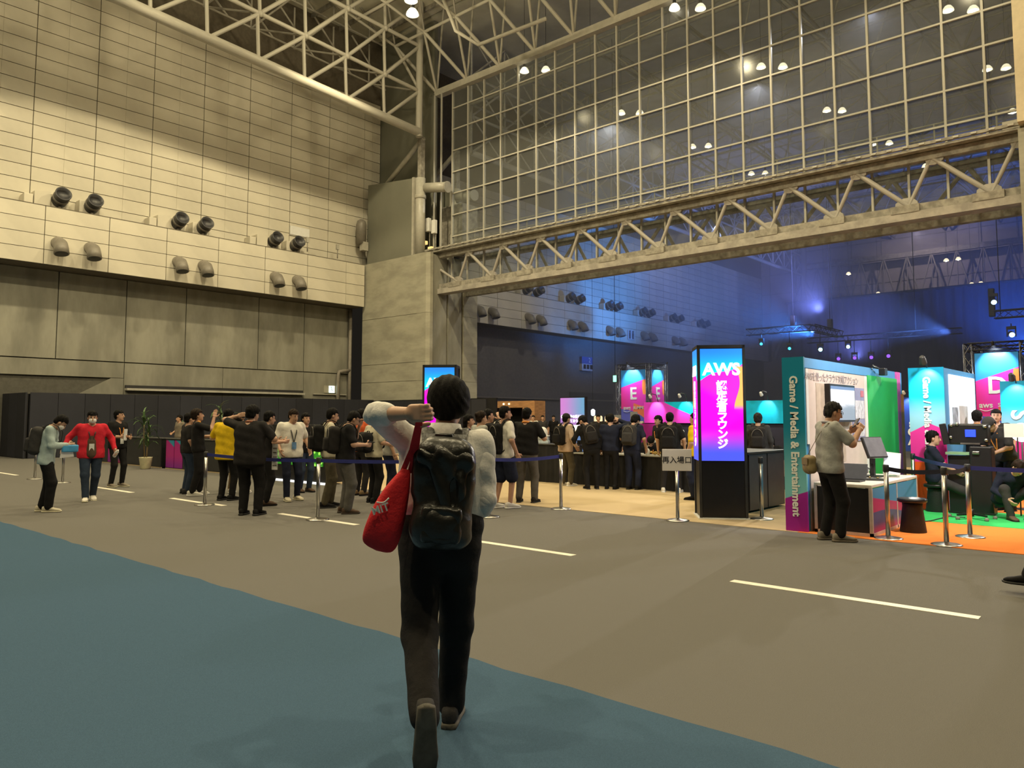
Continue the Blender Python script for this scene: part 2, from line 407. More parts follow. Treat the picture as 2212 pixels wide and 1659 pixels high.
# ---------------------------------------------------------------- left wall, this hall and the next
def panel_mesh(L, H, T, groove=True):
    """panel in the y-z plane, proud by T towards +x, with a shallow centre groove"""
    mb = MB()
    if groove:
        mb.box((T/2, -L/4-0.003, 0), (T, L/2-0.006, H)).box((T/2, L/4+0.003, 0), (T, L/2-0.006, H)).box((T/2-0.006, 0, 0), (T-0.012, 0.03, H))
    else: mb.box((T/2, 0, 0), (T, L, H))
    me = mb.mesh(); return me
PW, PH = 2.475, 0.60
up_me = panel_mesh(PW-0.035, PH-0.030, 0.05)
def upper_wall(name, label, y0, y1, j0, j1, rows, z0=10.35, top=25.0):
    wl = struct(name, label, MB().box2((-36.5, y0, 10.3), (-36.0, y1, top)), m_joint)
    for j in range(j0, j1):
        for i in range(rows):
            yc = 10.145+PW*(j+0.5); sy = 1.0
            if yc+PW/2 > y1: sy = (y1-(yc-PW/2))/PW; yc = yc-PW/2+PW*sy/2
            put('wall_panel', up_me, m_panel, wl, (-36.0, yc, z0+PH*(i+0.5)), scale=(1, sy, 1))
    return wl
upper_wall('wall_left', 'pale panelled upper left wall of the near hall above the duct ledge', -14, 28.65, -4, 8, 17)
MB().box2((-36.2, 28.7, 10.42), (-31.2, 28.95, 24.3)).build('cladding_sheet', m_box, COL.objects['wall_left'], w=True)
upper_wall('wall_left_far', 'blue lit panelled left wall of the next hall above the ducts', 30.6, 84.3, 8, 30, 12)
band_me = panel_mesh(2.52-0.03, 0.61-0.025, 0.05, False)
def band(name, label, y0, y1, j0, j1):
    b = struct(name, label, MB().box2((-36.4, y0, 7.90), (-35.05, y1, 10.32)).box2((-36.35, y0, 10.32), (-35.0, y1, 10.36)), m_joint)
    for j in range(j0, j1):
        for i in range(4):
            yc = 10.48+2.52*(j+0.5)
            if yc+1.27 > y1: 
                L = y1-(yc-1.26)
                put('wall_panel', band_me, m_panel, b, (-35.05, yc-1.26+L/2, 7.90+0.61*(i+0.5)), scale=(1, L/2.52, 1))
            else: put('wall_panel', band_me, m_panel, b, (-35.05, yc, 7.90+0.61*(i+0.5)))
    return b
band('wall_left_band', 'projecting panelled band carrying the air nozzles on the left wall', -14, 26.88, -4, 7)
band('wall_left_band_far', 'projecting nozzle band of the next hall beyond the concrete pier', 30.72, 86, 8, 29)
# concrete below the band
lw = struct('wall_left_lower', 'bare concrete lower left wall under the nozzle band', MB().box2((-37.6, -14, 0), (-36.4, 27, 7.9)), M('lower_backing', (0.10, 0.095, 0.08), 0.9))
jy = [-2.7, 0.2, 3.0, 5.9, 8.7, 11.5, 14.34, 17.14, 21.03, 23.8, 27.0]
for a, b in zip(jy[:-1], jy[1:]):
    MB().box2((-36.4, a+0.02, 4.12), (-36.3, b-0.02, 7.88)).build('concrete_panel', m_conc, lw, w=True)
for a, b in [(14.35, 19.12), (19.12, 23.82), (23.82, 27.0)]:
    MB().box2((-36.4, a+0.012, 0.0), (-36.3, b-0.012, 4.07)).build('concrete_panel', m_conc, lw, w=True)
MB().prism([(13.8, 3.36), (14.34, 3.36), (14.34, 0), (10.0, 0), (10.0, 1.2)], 0, -36.4, -36.3).build('concrete_panel', m_conc, lw, w=True)
MB().box2((-36.4, -2.7, 3.38), (-36.3, 14.33, 4.07)).build('concrete_beam', m_conc, lw, w=True)
MB().box2((-36.3, 14.4, 2.82), (-36.02, 23.75, 2.92)).build('metal_ledge', m_steel, lw, w=True)
MB().box2((-36.3, 14.4, 2.92), (-36.2, 23.75, 3.06)).build('ledge_track', m_dark, lw, w=True)
wd = MB(); wd.tube((-36.05, 26.72, 0), (-36.05, 26.72, 7.85), 0.10, n=10); wd.path([(-36.05, 26.72, 4.3), (-36.05, 26.3, 4.25), (-36.15, 26.05, 4.2), (-36.15, 26.0, 3.9), (-36.15, 26.0, 0.0)], 0.11, 8)
tag(wd.build('drain_pipe', m_hood), 'dark vertical drain pipe with an elbow beside the concrete pier', 'pipe')
fw_ = struct('wall_left_lower_far', 'dark recessed wall under the nozzle band of the next hall', MB().box2((-37.4, 30.7, 0), (-36.3, 86, 7.9)), M('far_lower_wall', (0.16, 0.15, 0.145), 0.9, var=0.1))
MB().box2((-36.3, 30.7, 2.95), (-36.15, 62, 3.05)).build('wall_rail', m_hood, fw_, w=True)
MB().box2((-36.32, 48.0, 0), (-36.2, 54.0, 3.6)).build('shutter', M('shutter', (0.07, 0.068, 0.066), 0.7), fw_, w=True)

# ---------------------------------------------------------------- concrete pier, column and cladding at the corner
pr = struct('concrete_pier', 'tall board-marked concrete pier between the two halls', MB().box2((-35.2, 27.12, 0), (-29.85, 29.6, 10.35)), M('pier_joint', (0.2, 0.19, 0.16), 0.9))
for (a, b) in [(0, 3.55), (3.55, 4.55), (4.55, 7.15), (7.15, 10.4)]:
    MB().box2((-35.3, 27.0, a+0.01), (-30.62, 27.12, b-0.012)).build('concrete_block', m_conc2, pr, w=True)
    MB().prism([(-30.62, 27.0), (-29.9, 27.0), (-29.72, 27.15), (-29.72, 27.35), (-30.62, 27.35)], 2, a+0.004, b-0.006).build('concrete_edge', m_conc2, pr, w=True)
MB().box2((-29.85, 27.4, 0), (-29.78, 28.4, 10.3)).build('slot_lining', m_conc, pr, w=True)
MB().box2((-29.85, 28.5, 0), (-29.74, 29.5, 10.3)).build('slot_lining', m_conc, pr, w=True)
for (a, b) in [(0, 3.55), (3.55, 4.55), (4.55, 7.15), (7.15, 8.9)]:
    MB().box2((-35.3, 29.65, a+0.006), (-29.7, 30.72, b-0.006)).build('concrete_block', m_conc2, pr, w=True)
def corner_kit(y, sgn, tagtxt):
    c = thing('cladding_box', 'grey metal cladding box on top of the pier '+tagtxt, 'cladding', (-33.2, y, 10.4))
    MB().prism([(-35.25, 10.42), (-31.35, 10.42), (-31.35, 14.75), (-35.25, 15.15)], 1, y, y+0.6*sgn).build('cladding_sheet', m_box, c, w=True)
    MB().box2((-31.36, y-0.02*sgn, 10.42), (-31.22, y+0.3*sgn, 14.8)).build('edge_trim', m_steel, c, w=True)
    t = thing('steel_column', 'cream round steel column rising from the pier '+tagtxt, 'column', (-30.9, y, 10.4))
    MB().tube((-30.9, y+0.2*sgn, 10.4), (-30.9, y+0.2*sgn, 14.7), 0.27, n=20).build('column_shaft', m_mull, t, w=True)
    MB().lathe([(0.30, 13.55), (0.31, 13.6), (0.31, 13.7), (0.30, 13.75)], 20, (-30.9, y+0.2*sgn, 0)).build('collar', m_steel, t, w=True)
    MB().tube((-30.62, y+0.35*sgn, 14.15), (-29.15, y+0.55*sgn, 13.95), 0.27, n=16).build('stub_pipe', m_mull, t, w=True)
    MB().tube((-29.15, y+0.55*sgn, 13.95), (-29.10, y+0.555*sgn, 13.945), 0.31, n=16).build('pipe_flange', m_steel, t, w=True)
    MB().box2((-31.02, y+0.08*sgn, 14.7), (-30.74, y+0.36*sgn, 17.0)).build('upper_post', m_steel_d, t, w=True)
    MB().tube((-30.75, y+0.25*sgn, 16.95), (-34.1, y+0.3*sgn, 14.9), 0.14, n=8).build('raking_brace', m_steel, t, w=True)
corner_kit(27.25, 1, 'facing the near hall')
corner_kit(30.4, -1, 'facing the next hall')
MB().box2((-31.15, 29.1, 10.45), (-29.3, 30.3, 13.4)).build('cladding_box', m_steel_d)
tag(bpy.data.objects[-1] if False else COL.objects[-1], 'dark plant cabinet behind the glazing beside the pier', 'cabinet')
for k, (px_, py_) in enumerate([(925, 488), (938, 492)]):
    p = on(px_, py_, 1, 27.95); t = thing('column_speaker', ['slim white column speaker nearest the pier column', 'slim white column speaker nearest the window grid'][k], 'speaker', tuple(p))
    MB().cbox((0, 0, 0.05), (0.26, 0.22, 0.75), 0.02).build('cabinet', m_white, t)
    MB().tube((0, 0.1, 0.0), (0, 0.12, -1.5), 0.03).build('mounting_pole', m_steel_d, t)
for k, (px_, py_) in enumerate([(918, 525), (930, 537)]):
    p = on(px_, py_, 1, 27.8); t = thing('flood_lamp', ['small yellow flood lamp above its twin on the pier top', 'small yellow flood lamp lowest on the pier top'][k], 'lamp', tuple(p))
    MB().cbox((0, 0, 0), (0.30, 0.16, 0.20), 0.02).build('lamp_head', emit('sodium_face', (1.0, 0.72, 0.30), 0.6), t)
    MB().box((0, 0.12, -0.22), (0.06, 0.06, 0.5)).build('bracket', m_dark, t)

# ---------------------------------------------------------------- girder over the hall opening
m_gird = M('girder_paint', (0.37, 0.345, 0.31), 0.6, var=0.2, nscale=2.5)
gd = thing('girder_truss', 'long beige steel girder truss spanning above the hall opening', 'girder', (-16, 28, 8.2))
xb = [-28.45+2.417*i for i in range(11)]; xt = [x+0.75 for x in xb]
MB().box2((-29.9, 27.72, 8.20), (-3.4, 28.30, 8.47)).build('bottom_flange', m_gird, gd, w=True)
MB().box2((-29.8, 27.85, 8.47), (-3.4, 28.28, 8.74)).build('bottom_web', m_steel_d, gd, w=True)
MB().box2((-30.6, 27.86, 10.18), (-3.4, 28.14, 10.44)).build('top_chord', m_steel_d, gd, w=True)
MB().box2((-30.6, 27.55, 10.46), (-3.4, 28.2, 10.54)).build('catwalk_plate', m_steel_d, gd, w=True)
MB().box2((-30.6, 27.50, 10.58), (-3.4, 27.60, 10.68)).build('toe_board', m_steel_d, gd, w=True)
dg_me = MB().tube((0, 0, 0), (0, 0, 1), 1.0, n=10).mesh()
def strut(name, p, q, r, mat, parent, me=None):
    p = Vector(p); q = Vector(q); d = q-p; ro = d.to_track_quat('Z', 'Y').to_euler()
    return put(name, me or dg_me, mat, parent, p, ro, (r, r, d.length), w=True, objmat=True)
for i in range(11):
    strut('diagonal', (xb[i], 28, 8.72), (xt[i], 27.95, 10.25), 0.070, m_gird, gd)
    if i < 10: strut('diagonal', (xt[i], 27.95, 10.25), (xb[i+1], 28, 8.72), 0.085, m_gird, gd)
    MB().prism([(xb[i]-0.42, 8.70), (xb[i]+0.30, 8.70), (xb[i]+0.28, 8.86), (xb[i]+0.10, 9.02), (xb[i]-0.16, 9.02), (xb[i]-0.40, 8.88)], 1, 27.94, 28.06).build('gusset_plate', m_gird, gd, w=True)
    MB().prism([(xt[i]-0.20, 10.30), (xt[i]+0.38, 10.30), (xt[i]+0.36, 10.10), (xt[i]+0.12, 9.98), (xt[i]-0.14, 10.0)], 1, 27.9, 28.02).build('gusset_plate', m_gird, gd, w=True)
    MB().box2((xb[i]-0.5, 27.70, 8.46), (xb[i]+0.38, 27.9, 8.72)).build('splice_plate', m_steel_d, gd, w=True)
strut('diagonal', (-30.4, 27.95, 9.9), (xb[0], 28, 8.72), 0.070, m_gird, gd)
for i in range(54):       # catwalk edge brackets
    x = -30.2+0.5*i
    MB().box2((x, 27.46, 10.60), (x+0.16, 27.5, 10.66)).build('edge_clip', m_mull, gd, w=True)
gr = thing('rear_girder_truss', 'dusty rear girder truss seen through the glazing', 'girder', (-16, 29.9, 8.4))
MB().box2((-29.7, 29.75, 8.3), (-3.4, 30.05, 8.7)).build('bottom_chord', m_steel_d, gr, w=True)
MB().box2((-29.7, 29.75, 10.2), (-3.4, 30.05, 10.5)).build('top_chord', m_steel_d, gr, w=True)
for i in range(11):
    strut('diagonal', (xb[i], 29.9, 8.6), (xt[i]+0.7, 29.9, 10.3), 0.08, m_steel_d, gr)
    if i < 10: strut('diagonal', (xt[i]+0.7, 29.9, 10.3), (xb[i+1], 29.9, 8.6), 0.08, m_steel_d, gr)
# ---- catwalk railing behind the glass
rl = thing('catwalk_railing', 'thin steel railing along the catwalk behind the glass', 'railing', (-16, 29.0, 10.7))
MB().tube((-30.2, 29.0, 11.72), (-3.6, 29.0, 11.72), 0.028, n=6).build('top_rail', m_steel, rl, w=True)
MB().tube((-30.2, 29.0, 11.25), (-3.6, 29.0, 11.25), 0.022, n=6).build('mid_rail', m_steel, rl, w=True)
MB().box2((-30.2, 28.6, 10.62), (-3.6, 29.4, 10.7)).build('walkway', m_steel_d, rl, w=True)
for i in range(15): strut('rail_post', (-30.1+1.85*i, 29.0, 10.7), (-30.1+1.85*i, 29.0, 11.72), 0.03, m_steel, rl)

# ---------------------------------------------------------------- window wall above the girder
wn = thing('window_1', 'huge gridded glass wall above the girder between the halls', 'window', (-16, 28.4, 8.7), kind='structure')
MX = [-29.37+1.19*i for i in range(23)]; TZ = [11.37+1.19*j for j in range(7)]
ZT = 19.5
mu_me = MB().box((0, 0, 0.5), (0.075, 0.13, 1)).mesh()
for i, x in enumerate(MX): put('mullion', mu_me, m_mull, wn, (x, 28.42, 8.72), scale=(1, 1, ZT-8.72), w=True)
tr_me = MB().box((0.5, 0, 0), (1, 0.09, 0.065)).mesh()
for zz in TZ: put('transom', tr_me, m_mull, wn, (MX[0], 28.40, zz), scale=(MX[-1]-MX[0], 1, 1), w=True)
pn_me = MB().box((0.5, 0, 0.5), (1, 1, 1)).mesh()
zr = [8.76, 10.15]; rows = [(8.76, 10.18)]+[(a, b) for a, b in zip([10.55]+TZ, TZ+[ZT])]
for i in range(len(MX)-1):
    for (a, b) in rows:
        put('pane', pn_me, m_glass, wn, (MX[i]+0.04, 28.44, a+0.03), scale=(MX[i+1]-MX[i]-0.08, 0.012, b-a-0.06), w=True)
for k in range(2):        # slim frame bars beside the pier
    put('mullion', mu_me, m_mull, wn, (-30.5+0.55*k, 28.1, 10.6), scale=(0.8, 0.7, ZT-10.6), w=True)

# ---------------------------------------------------------------- right pier
rp = struct('concrete_pier_right', 'beige clad pier closing the window wall at the right', MB().box2((-3.42, 27.3, 0), (-0.6, 30.2, 10.4)), m_conc2)
MB().box2((-3.40, 27.1, 10.55), (-0.8, 30.2, 24)).build('cladding_sheet', M('cream_cladding', (0.66, 0.56, 0.38), 0.6, var=0.05), rp, w=True)
MB().box2((-3.9, 27.9, 10.3), (-3.3, 28.3, 10.9)).build('bearing_block', m_steel, rp, w=True)

# ---------------------------------------------------------------- roof of this hall
cl = struct('ceiling', 'dim ribbed roof deck above the steel lattice', MB().box2((-36.4, -14, 24.4), (30, 28.3, 24.6)).box2((-36.4, 28.5, 24.4), (30, 86, 24.6)), m_roofdeck)
for k in range(22):
    y = 27.5-1.9*k
    MB().box2((-36.0, y-0.06, 24.15), (30, y+0.06, 24.4)).build('roof_purlin', m_steel_d, cl, w=True)
lt = thing('edge_lattice', 'white steel lattice hanging along the left wall', 'lattice', (-30.5, 16, 17.2))
def cz(y, row): return [17.05, 19.35, 21.9, 24.3][row]+(27-y)*[0.055, 0.047, 0.03, 0.0][row]
ny = [26.95-2.40*i for i in range(15)]
for i in range(len(ny)-1):
    for row in range(4):
        o = strut('chord', (-30.5, ny[i], cz(ny[i], row)), (-30.5, ny[i+1], cz(ny[i+1], row)), 0.24 if row == 0 else 0.10, m_steel, lt)
    for row in range(3):
        strut('lattice_vertical', (-30.5, ny[i], cz(ny[i], row)), (-30.5, ny[i]-0.12, cz(ny[i], row+1)), 0.085, m_steel, lt)
        strut('lattice_diagonal', (-30.5, ny[i+1], cz(ny[i+1], row)), (-30.5, ny[i], cz(ny[i], row+1)), 0.095, m_steel, lt)
strut('corner_post', (-30.5, 26.95, 16.8), (-30.5, 26.95, 24.4), 0.19, m_steel, lt)
node_me = MB().lathe([(0.02, -0.16), (0.12, -0.12), (0.17, 0), (0.12, 0.12), (0.02, 0.16)], 10).mesh()
for i in range(len(ny)):
    for row in (1, 2): put('node_ball', node_me, m_steel, lt, (-30.5, ny[i], cz(ny[i], row)), w=True)
l2 = thing('rear_lattice', 'thin dark lattice behind the white edge lattice', 'lattice', (-33.4, 16, 19))
for i in range(len(ny)-1):
    for row in range(1, 3):
        strut('chord', (-33.4, ny[i], cz(ny[i], row)+0.9), (-33.4, ny[i+1], cz(ny[i+1], row)+0.9), 0.05, m_steel_d, l2)
        strut('lattice_vertical', (-33.4, ny[i]-1.2, cz(ny[i], row)+0.9), (-33.4, ny[i]-1.2, cz(ny[i], row+1)+0.6), 0.05, m_steel_d, l2)
        strut('lattice_diagonal', (-33.4, ny[i], cz(ny[i], row)+0.9), (-33.4, ny[i+1], cz(ny[i+1], row+1)+0.6), 0.05, m_steel_d, l2)
    strut('tie', (-30.5, ny[i], cz(ny[i], 1)), (-33.4, ny[i]-1.2, cz(ny[i], 1)+0.9), 0.05, m_steel_d, l2)
    strut('tie', (-30.5, ny[i], cz(ny[i], 2)), (-33.4, ny[i]-1.2, cz(ny[i], 1)+0.9), 0.05, m_steel_d, l2)
# space frame along the head of the window wall
sf = thing('roof_space_frame', 'steel space frame of the roof along the head of the glass wall', 'roof frame', (-20, 26, 19.6))
nx = [-30.5+2.38*i for i in range(13)]
MB().box2((-30.5, 28.1, 19.45), (-1, 28.5, 19.80)).build('head_beam', m_steel, sf, w=True)
def U(i, j): return (nx[0]+2.38*i-1.19, 26.2-2.6*j, 22.0+0.5*j)
for i in range(12):
    strut('web_member', (nx[i], 28.25, 19.7), U(i, 0), 0.095, m_steel, sf)
    strut('web_member', (nx[i], 28.25, 19.7), U(i+1, 0), 0.07, m_steel, sf)
    strut('web_member', (nx[i], 28.25, 19.7), (nx[i]+0.5, 28.25, 24.4), 0.06, m_steel, sf)
    for j in range(4):
        strut('upper_chord', U(i, j), U(i+1, j), 0.08, m_steel, sf)
        if j < 3:
            strut('upper_chord', U(i, j), U(i, j+1), 0.07, m_steel, sf)
            strut('web_member', U(i, j), (nx[i], 27.0-2.6*(j+1), 24.4), 0.05, m_steel_d, sf)
    put('node_ball', node_me, m_steel, sf, (nx[i], 28.25, 19.65), w=True)
strut('upper_chord', U(0, 0), (-30.5, 26.95, 19.4), 0.08, m_steel, sf)
tag(MB().path([tuple(on(958, 0, 1, 24.5)), tuple(on(975, 40, 1, 24.5)), tuple(on(984, 66, 1, 24.5)), tuple(on(1033, 97, 1, 25.5)), tuple(on(1180, 40, 1, 26.0))], 0.09, 8).build('roof_pipe', m_steel), 'bent pale pipe run under the roof near the bright lamp', 'pipe')

# ---------------------------------------------------------------- roof and end of the next hall
fr = MB(); rnd = random.Random(3)
fy = [31.0+2.9*i for i in range(19)]; fx = [-30.5+4.6*i for i in range(14)]
for i, y in enumerate(fy[:-1]):
    for row in range(3):
        z = [17.0, 19.2, 21.6][row]; z2 = [19.2, 21.6, 24.2][row]
        fr.tube((-30.5, y, z), (-30.5, fy[i+1], z), 0.17 if row == 0 else 0.09, n=5, cap=False)
        fr.tube((-30.5, y, z), (-30.5, y, z2), 0.08, n=4, cap=False)
        fr.tube((-30.5, y, z), (-30.5, fy[i+1], z2), 0.08, n=4, cap=False)
        fr.tube((-30.5, fy[i+1], z), (-30.5, y, z2), 0.05, n=4, cap=False)
m_fst = M('far_steel', (0.55, 0.54, 0.52), 0.6)
tag(fr.build('far_edge_lattice', m_fst), 'dim steel lattice along the left wall of the next hall', 'lattice', kind='stuff')
fr = MB()
for i, x in enumerate(fx[:-1]):
    for j in range(0, len(fy)-1, 2):
        y = fy[j]; y2 = fy[min(j+2, len(fy)-1)]
        a = (x, y, 19.9); b = (fx[i+1], y, 19.9); c = (x, y2, 19.9); t = ((x+fx[i+1])/2, (y+y2)/2, 22.6)
        for (p, q, r) in ((a, b, 0.09), (a, c, 0.09), (a, t, 0.07), (b, t, 0.07), (c, t, 0.07), ((fx[i+1], y2, 19.9), t, 0.07)):
            fr.tube(p, q, r, n=4, cap=False)
        fr.tube(t, (t[0]+4.6, t[1], 22.6), 0.07, n=4, cap=False); fr.tube(t, (t[0], t[1]+5.8, 22.6), 0.07, n=4, cap=False)
tag(fr.build('far_roof_frame', M('far_roof_steel', (0.36, 0.35, 0.33), 0.7)), 'dense dim roof space frame of the next hall behind the glass', 'roof frame', kind='stuff')
fe = struct('wall_far', 'grey panelled end wall high above the dark stage drape', MB().box2((-36, 84.5, 0), (30, 85, 24.4)), M('far_end_wall', (0.42, 0.38, 0.36), 0.8, var=0.1, nscale=0.3))
for k in range(22): MB().box2((-35+3*k, 84.42, 8), (-34.94+3*k, 84.5, 24)).build('wall_rib', m_steel_d, fe, w=True)
for k in range(7): MB().box2((-36, 84.4, 9+2.2*k), (30, 84.46, 9.07+2.2*k)).build('wall_rail', m_steel_d, fe, w=True)
fg = thing('far_girder', 'pale lattice girder in front of the far end wall', 'girder', (0, 82.5, 14))
MB().box2((-30, 82.3, 13.2), (28, 82.7, 13.7)).build('bottom_chord', m_steel_d, fg, w=True)
MB().box2((-30, 82.3, 17.6), (28, 82.7, 18.1)).build('top_chord', m_steel_d, fg, w=True)
for k in range(26):
    strut('diagonal', (-30+2.2*k, 82.5, 13.5), (-28.9+2.2*k, 82.5, 17.8), 0.07, m_steel_d, fg)
    strut('diagonal', (-28.9+2.2*k, 82.5, 17.8), (-27.8+2.2*k, 82.5, 13.5), 0.07, m_steel_d, fg)
    strut('vertical', (-28.9+2.2*k, 82.5, 13.5), (-28.9+2.2*k, 82.5, 17.8), 0.05, m_steel_d, fg)
fc = thing('corner_bracing', 'crossed steel braces at the far left corner of the next hall', 'bracing', (-30.5, 82, 8))
strut('post', (-30.3, 82.2, 0), (-30.3, 82.2, 24), 0.35, m_steel_d, fc)
for (dx, z) in ((-3.4, 8.2), (-1.7, 7.8), (1.8, 8.2), (3.6, 9.0)):
    strut('brace', (-30.3, 82.2, 16.2), (-30.3+dx, 82.2, z), 0.28, m_steel_d, fc)
# stage drape
dp = thing('stage_drape', 'huge dark navy drape hung across the far end', 'drape', (0, 72, 0))
dv = []; n = 240
for i in range(n+1):
    x = -28.1+58*i/n; yy = 72+0.12*math.sin(i*1.9)+0.05*math.sin(i*0.7)
    dv += [(x, yy, 0.0), (x, yy, 12.5)]
put('drape_cloth', mesh(dv, [(2*i, 2*i+2, 2*i+3, 2*i+1) for i in range(n)], True), m_drape, dp, w=True)
MB().tube((-28.3, 72, 12.55), (30, 72, 12.55), 0.12).build('drape_pipe', m_dark, dp, w=True)

# ---------------------------------------------------------------- air nozzles
def nozzle_up(loc, label, far=False):
    t = thing('air_nozzle', label, 'air nozzle', loc, 0, 'upper jet nozzles')
    d = Vector((0.86, -0.02, 0.30)).normalized()
    Q = d.to_track_quat('Z', 'Y').to_matrix()
    MB().lathe([(0.22, -0.42), (0.30, -0.36), (0.31, 0.0), (0.30, 0.28), (0.32, 0.30), (0.32, 0.34), (0.275, 0.35), (0.25, 0.18)], 22, (0.1, 0, 0.05), Q).build('barrel', m_nozzle, t)
    MB().lathe([(0.315, -0.06), (0.325, -0.05), (0.325, 0.05), (0.315, 0.06)], 22, (0.1, 0, 0.05), Q).build('clamp_band', m_hood, t)
    MB().box((-0.05, 0, -0.30), (0.12, 0.10, 0.27)).build('support_foot', m_hood, t)
    if not far: MB().cbox((-0.37, -0.05, -0.11), (0.48, 0.85, 0.62), 0.03).build('plenum_box', m_panel, t)
    return t
def nozzle_low(loc, label):
    t = thing('air_hood', label, 'air outlet', loc, 0, 'lower hooded outlets')
    prof = []
    pts = [(-0.25, 0, 0.22), (0.0, 0, 0.22), (0.22, 0, 0.12), (0.36, 0, -0.08), (0.42, 0, -0.30)]
    MB().path(pts, [0.26, 0.27, 0.28, 0.28, 0.29], 18).build('hood', m_hood, t)
    q = Vector((0.06, 0, -0.22)).normalized()
    MB().tube(Vector((0.42, 0, -0.30)), Vector((0.42, 0, -0.30))+q*0.012, 0.25, n=18).build('dark_mouth', m_black, t)
    return t
ord_ = ['first', 'second', 'third', 'fourth', 'fifth', 'sixth', 'seventh', 'eighth', 'ninth', 'tenth', 'eleventh', 'twelfth']
nu = [11.10, 12.37, 16.17, 17.40, 21.22, 22.52]
for i, y in enumerate(nu):
    nozzle_up((-35.3, y, 10.80), 'black jet nozzle on the sunlit-yellow near band, %s from the left'.replace('sunlit-yellow ', '') % ord_[i])
    nozzle_low((-34.9, y-0.12, 8.62), 'grey hooded outlet below the near ledge, %s from the left' % ord_[i])
    if i % 2 == 0:
        tag(MB().cbox((-35.65, y-1.15, 10.62), (0.55, 0.34, 0.42), 0.03).build('duct_stub', m_panel), 'cream duct stub beside the %s near jet nozzle' % ord_[i], 'duct')
        MB().prism([(-0.9, -0.30), (-0.30, -0.38), (-0.30, 0.38), (-0.9, 0.30)], 0, -0.8, -0.2).build('duct_reducer', m_panel, COL.objects[-1], loc=(0, 0, 0))
        o = COL.objects[-1]; o.location = (-35.3+0.15, y-0.05, 10.68)
nf = [41.6, 42.93, 46.76, 48.02, 52.1, 53.4, 57.3, 58.6, 62.5, 63.8, 67.8, 69.1]
for i, y in enumerate(nf):
    nozzle_up((-35.3, y, 10.80), 'dark jet nozzle on the blue-lit far band, %s from the pier' % ord_[i], i % 2 == 1)
nl = [36.2, 37.5, 41.32, 42.6, 46.4, 47.7, 51.5, 52.9, 56.75, 58.05, 62.1, 63.4]
for i, y in enumerate(nl): nozzle_low((-34.9, y, 8.58), 'dark hooded outlet under the far ledge, %s from the pier' % ord_[i])
# small wall fittings
a = on(627, 487, 0, -35.9); b = on(668, 514, 0, -35.9)
t = thing('wall_board', 'blank white board fixed on the near panelled wall', 'board', (-35.9, a[1], b[2]))
MB().box2((-35.95, a[1], b[2]), (-35.88, b[1], a[2])).build('board_face', m_white, t, w=True)
MB().box2((-35.96, a[1]-0.03, b[2]-0.05), (-35.90, b[1]+0.03, b[2])).build('board_lip', m_steel, t, w=True)
for k, (x_, y_) in enumerate([(664, 530), (729, 545)]):
    p = on(x_, y_, 0, -35.2); t = thing('wall_bracket', ['small steel bracket beside the last near nozzle', 'small steel bracket near the pier end of the ledge'][k], 'bracket', tuple(p))
    MB().tube((0, 0, -0.35), (0, 0, 0.2), 0.03).build('stem', m_steel_d, t); MB().box((0, 0, 0.3), (0.12, 0.16, 0.3)).build('fitting', m_steel, t)
p = on(780, 520, 0, -35.4)
t = thing('dark_hopper', 'dark vertical hopper at the wall end next to the pier', 'duct', tuple(p))
MB().lathe([(0.28, -0.2), (0.30, 0.9), (0.24, 1.15), (0.1, 1.25)], 14).build('hopper_body', m_hood, t); MB().box((0.15, 0.1, -0.35), (0.35, 0.35, 0.5)).build('junction_box', m_steel, t)
p = on(715, 841, 0, -36.28)
t = thing('exit_sign', 'lit white and green running-man exit sign on the concrete wall', 'sign', tuple(p))
MB().box((0, 0, 0), (0.06, 0.95, 0.42)).build('sign_box', m_conc2, t)
MB().box((0.04, 0.02, 0), (0.03, 0.36, 0.38)).build('lit_face', emit('exit_face', (0.75, 1.0, 0.9), 3.0), t)
MB().path([(0.06, -0.02, 0.10), (0.06, 0.0, 0.0), (0.06, 0.06, -0.10)], 0.02, 6).tube((0.06, -0.02, 0.12), (0.065, -0.02, 0.12), 0.035).build('running_figure', M('exit_green', (0.02, 0.35, 0.15), 0.5), t)
MB().box2((-0.0, -1.2, -0.32), (0.1, 1.0, -0.27)).build('sign_ledge', m_steel, t)
# restroom and direction signs on the far wall
a = on(1357, 712, 0, -34.9); b = on(1371, 735, 0, -34.9)
t = thing('restroom_sign', 'white restroom pictogram sign on the far nozzle band', 'sign', (-34.95, a[1], b[2]))
MB().box2((-34.98, a[1], b[2]), (-34.92, b[1], a[2])).build('sign_plate', M('far_sign', (0.55, 0.55, 0.58), 0.5), t, w=True)
cy = (a[1]+b[1])/2; cz_ = (a[2]+b[2])/2
for s in (-1, 1):
    MB().box2((-34.91, cy+s*0.24-0.08, cz_-0.32), (-34.89, cy+s*0.24+0.08, cz_+0.18)).tube((-34.9, cy+s*0.24, cz_+0.28), (-34.89, cy+s*0.24, cz_+0.28), 0.09).build('pictogram', m_black, t, w=True)
a = on(1256, 770, 0, -36.1); b = on(1279, 802, 0, -36.1)
t = thing('direction_sign', 'dim blue and white direction sign low on the far wall', 'sign', (-36.1, a[1], b[2]))
m_ = (a[2]+b[2])/2
MB().box2((-36.3, a[1], m_), (-36.05, b[1], a[2])).build('blue_half', M('sign_blue', (0.08, 0.12, 0.35), 0.5), t, w=True)
MB().box2((-36.3, a[1], b[2]), (-36.05, b[1], m_)).build('white_half', M('far_sign2', (0.5, 0.5, 0.55), 0.5), t, w=True)
for k in range(3): MB().box2((-36.04, a[1]+0.2+0.45*k, b[2]+0.15), (-36.02, a[1]+0.5+0.45*k, b[2]+0.5)).build('arrow_mark', m_black, t, w=True)
text('numeral', '2', 0.55, m_white, t, frame4((0.08, (b[1]-a[1])*0.7, (a[2]-b[2])*0.75), (0, 1, 0), (0, 0, 1)))

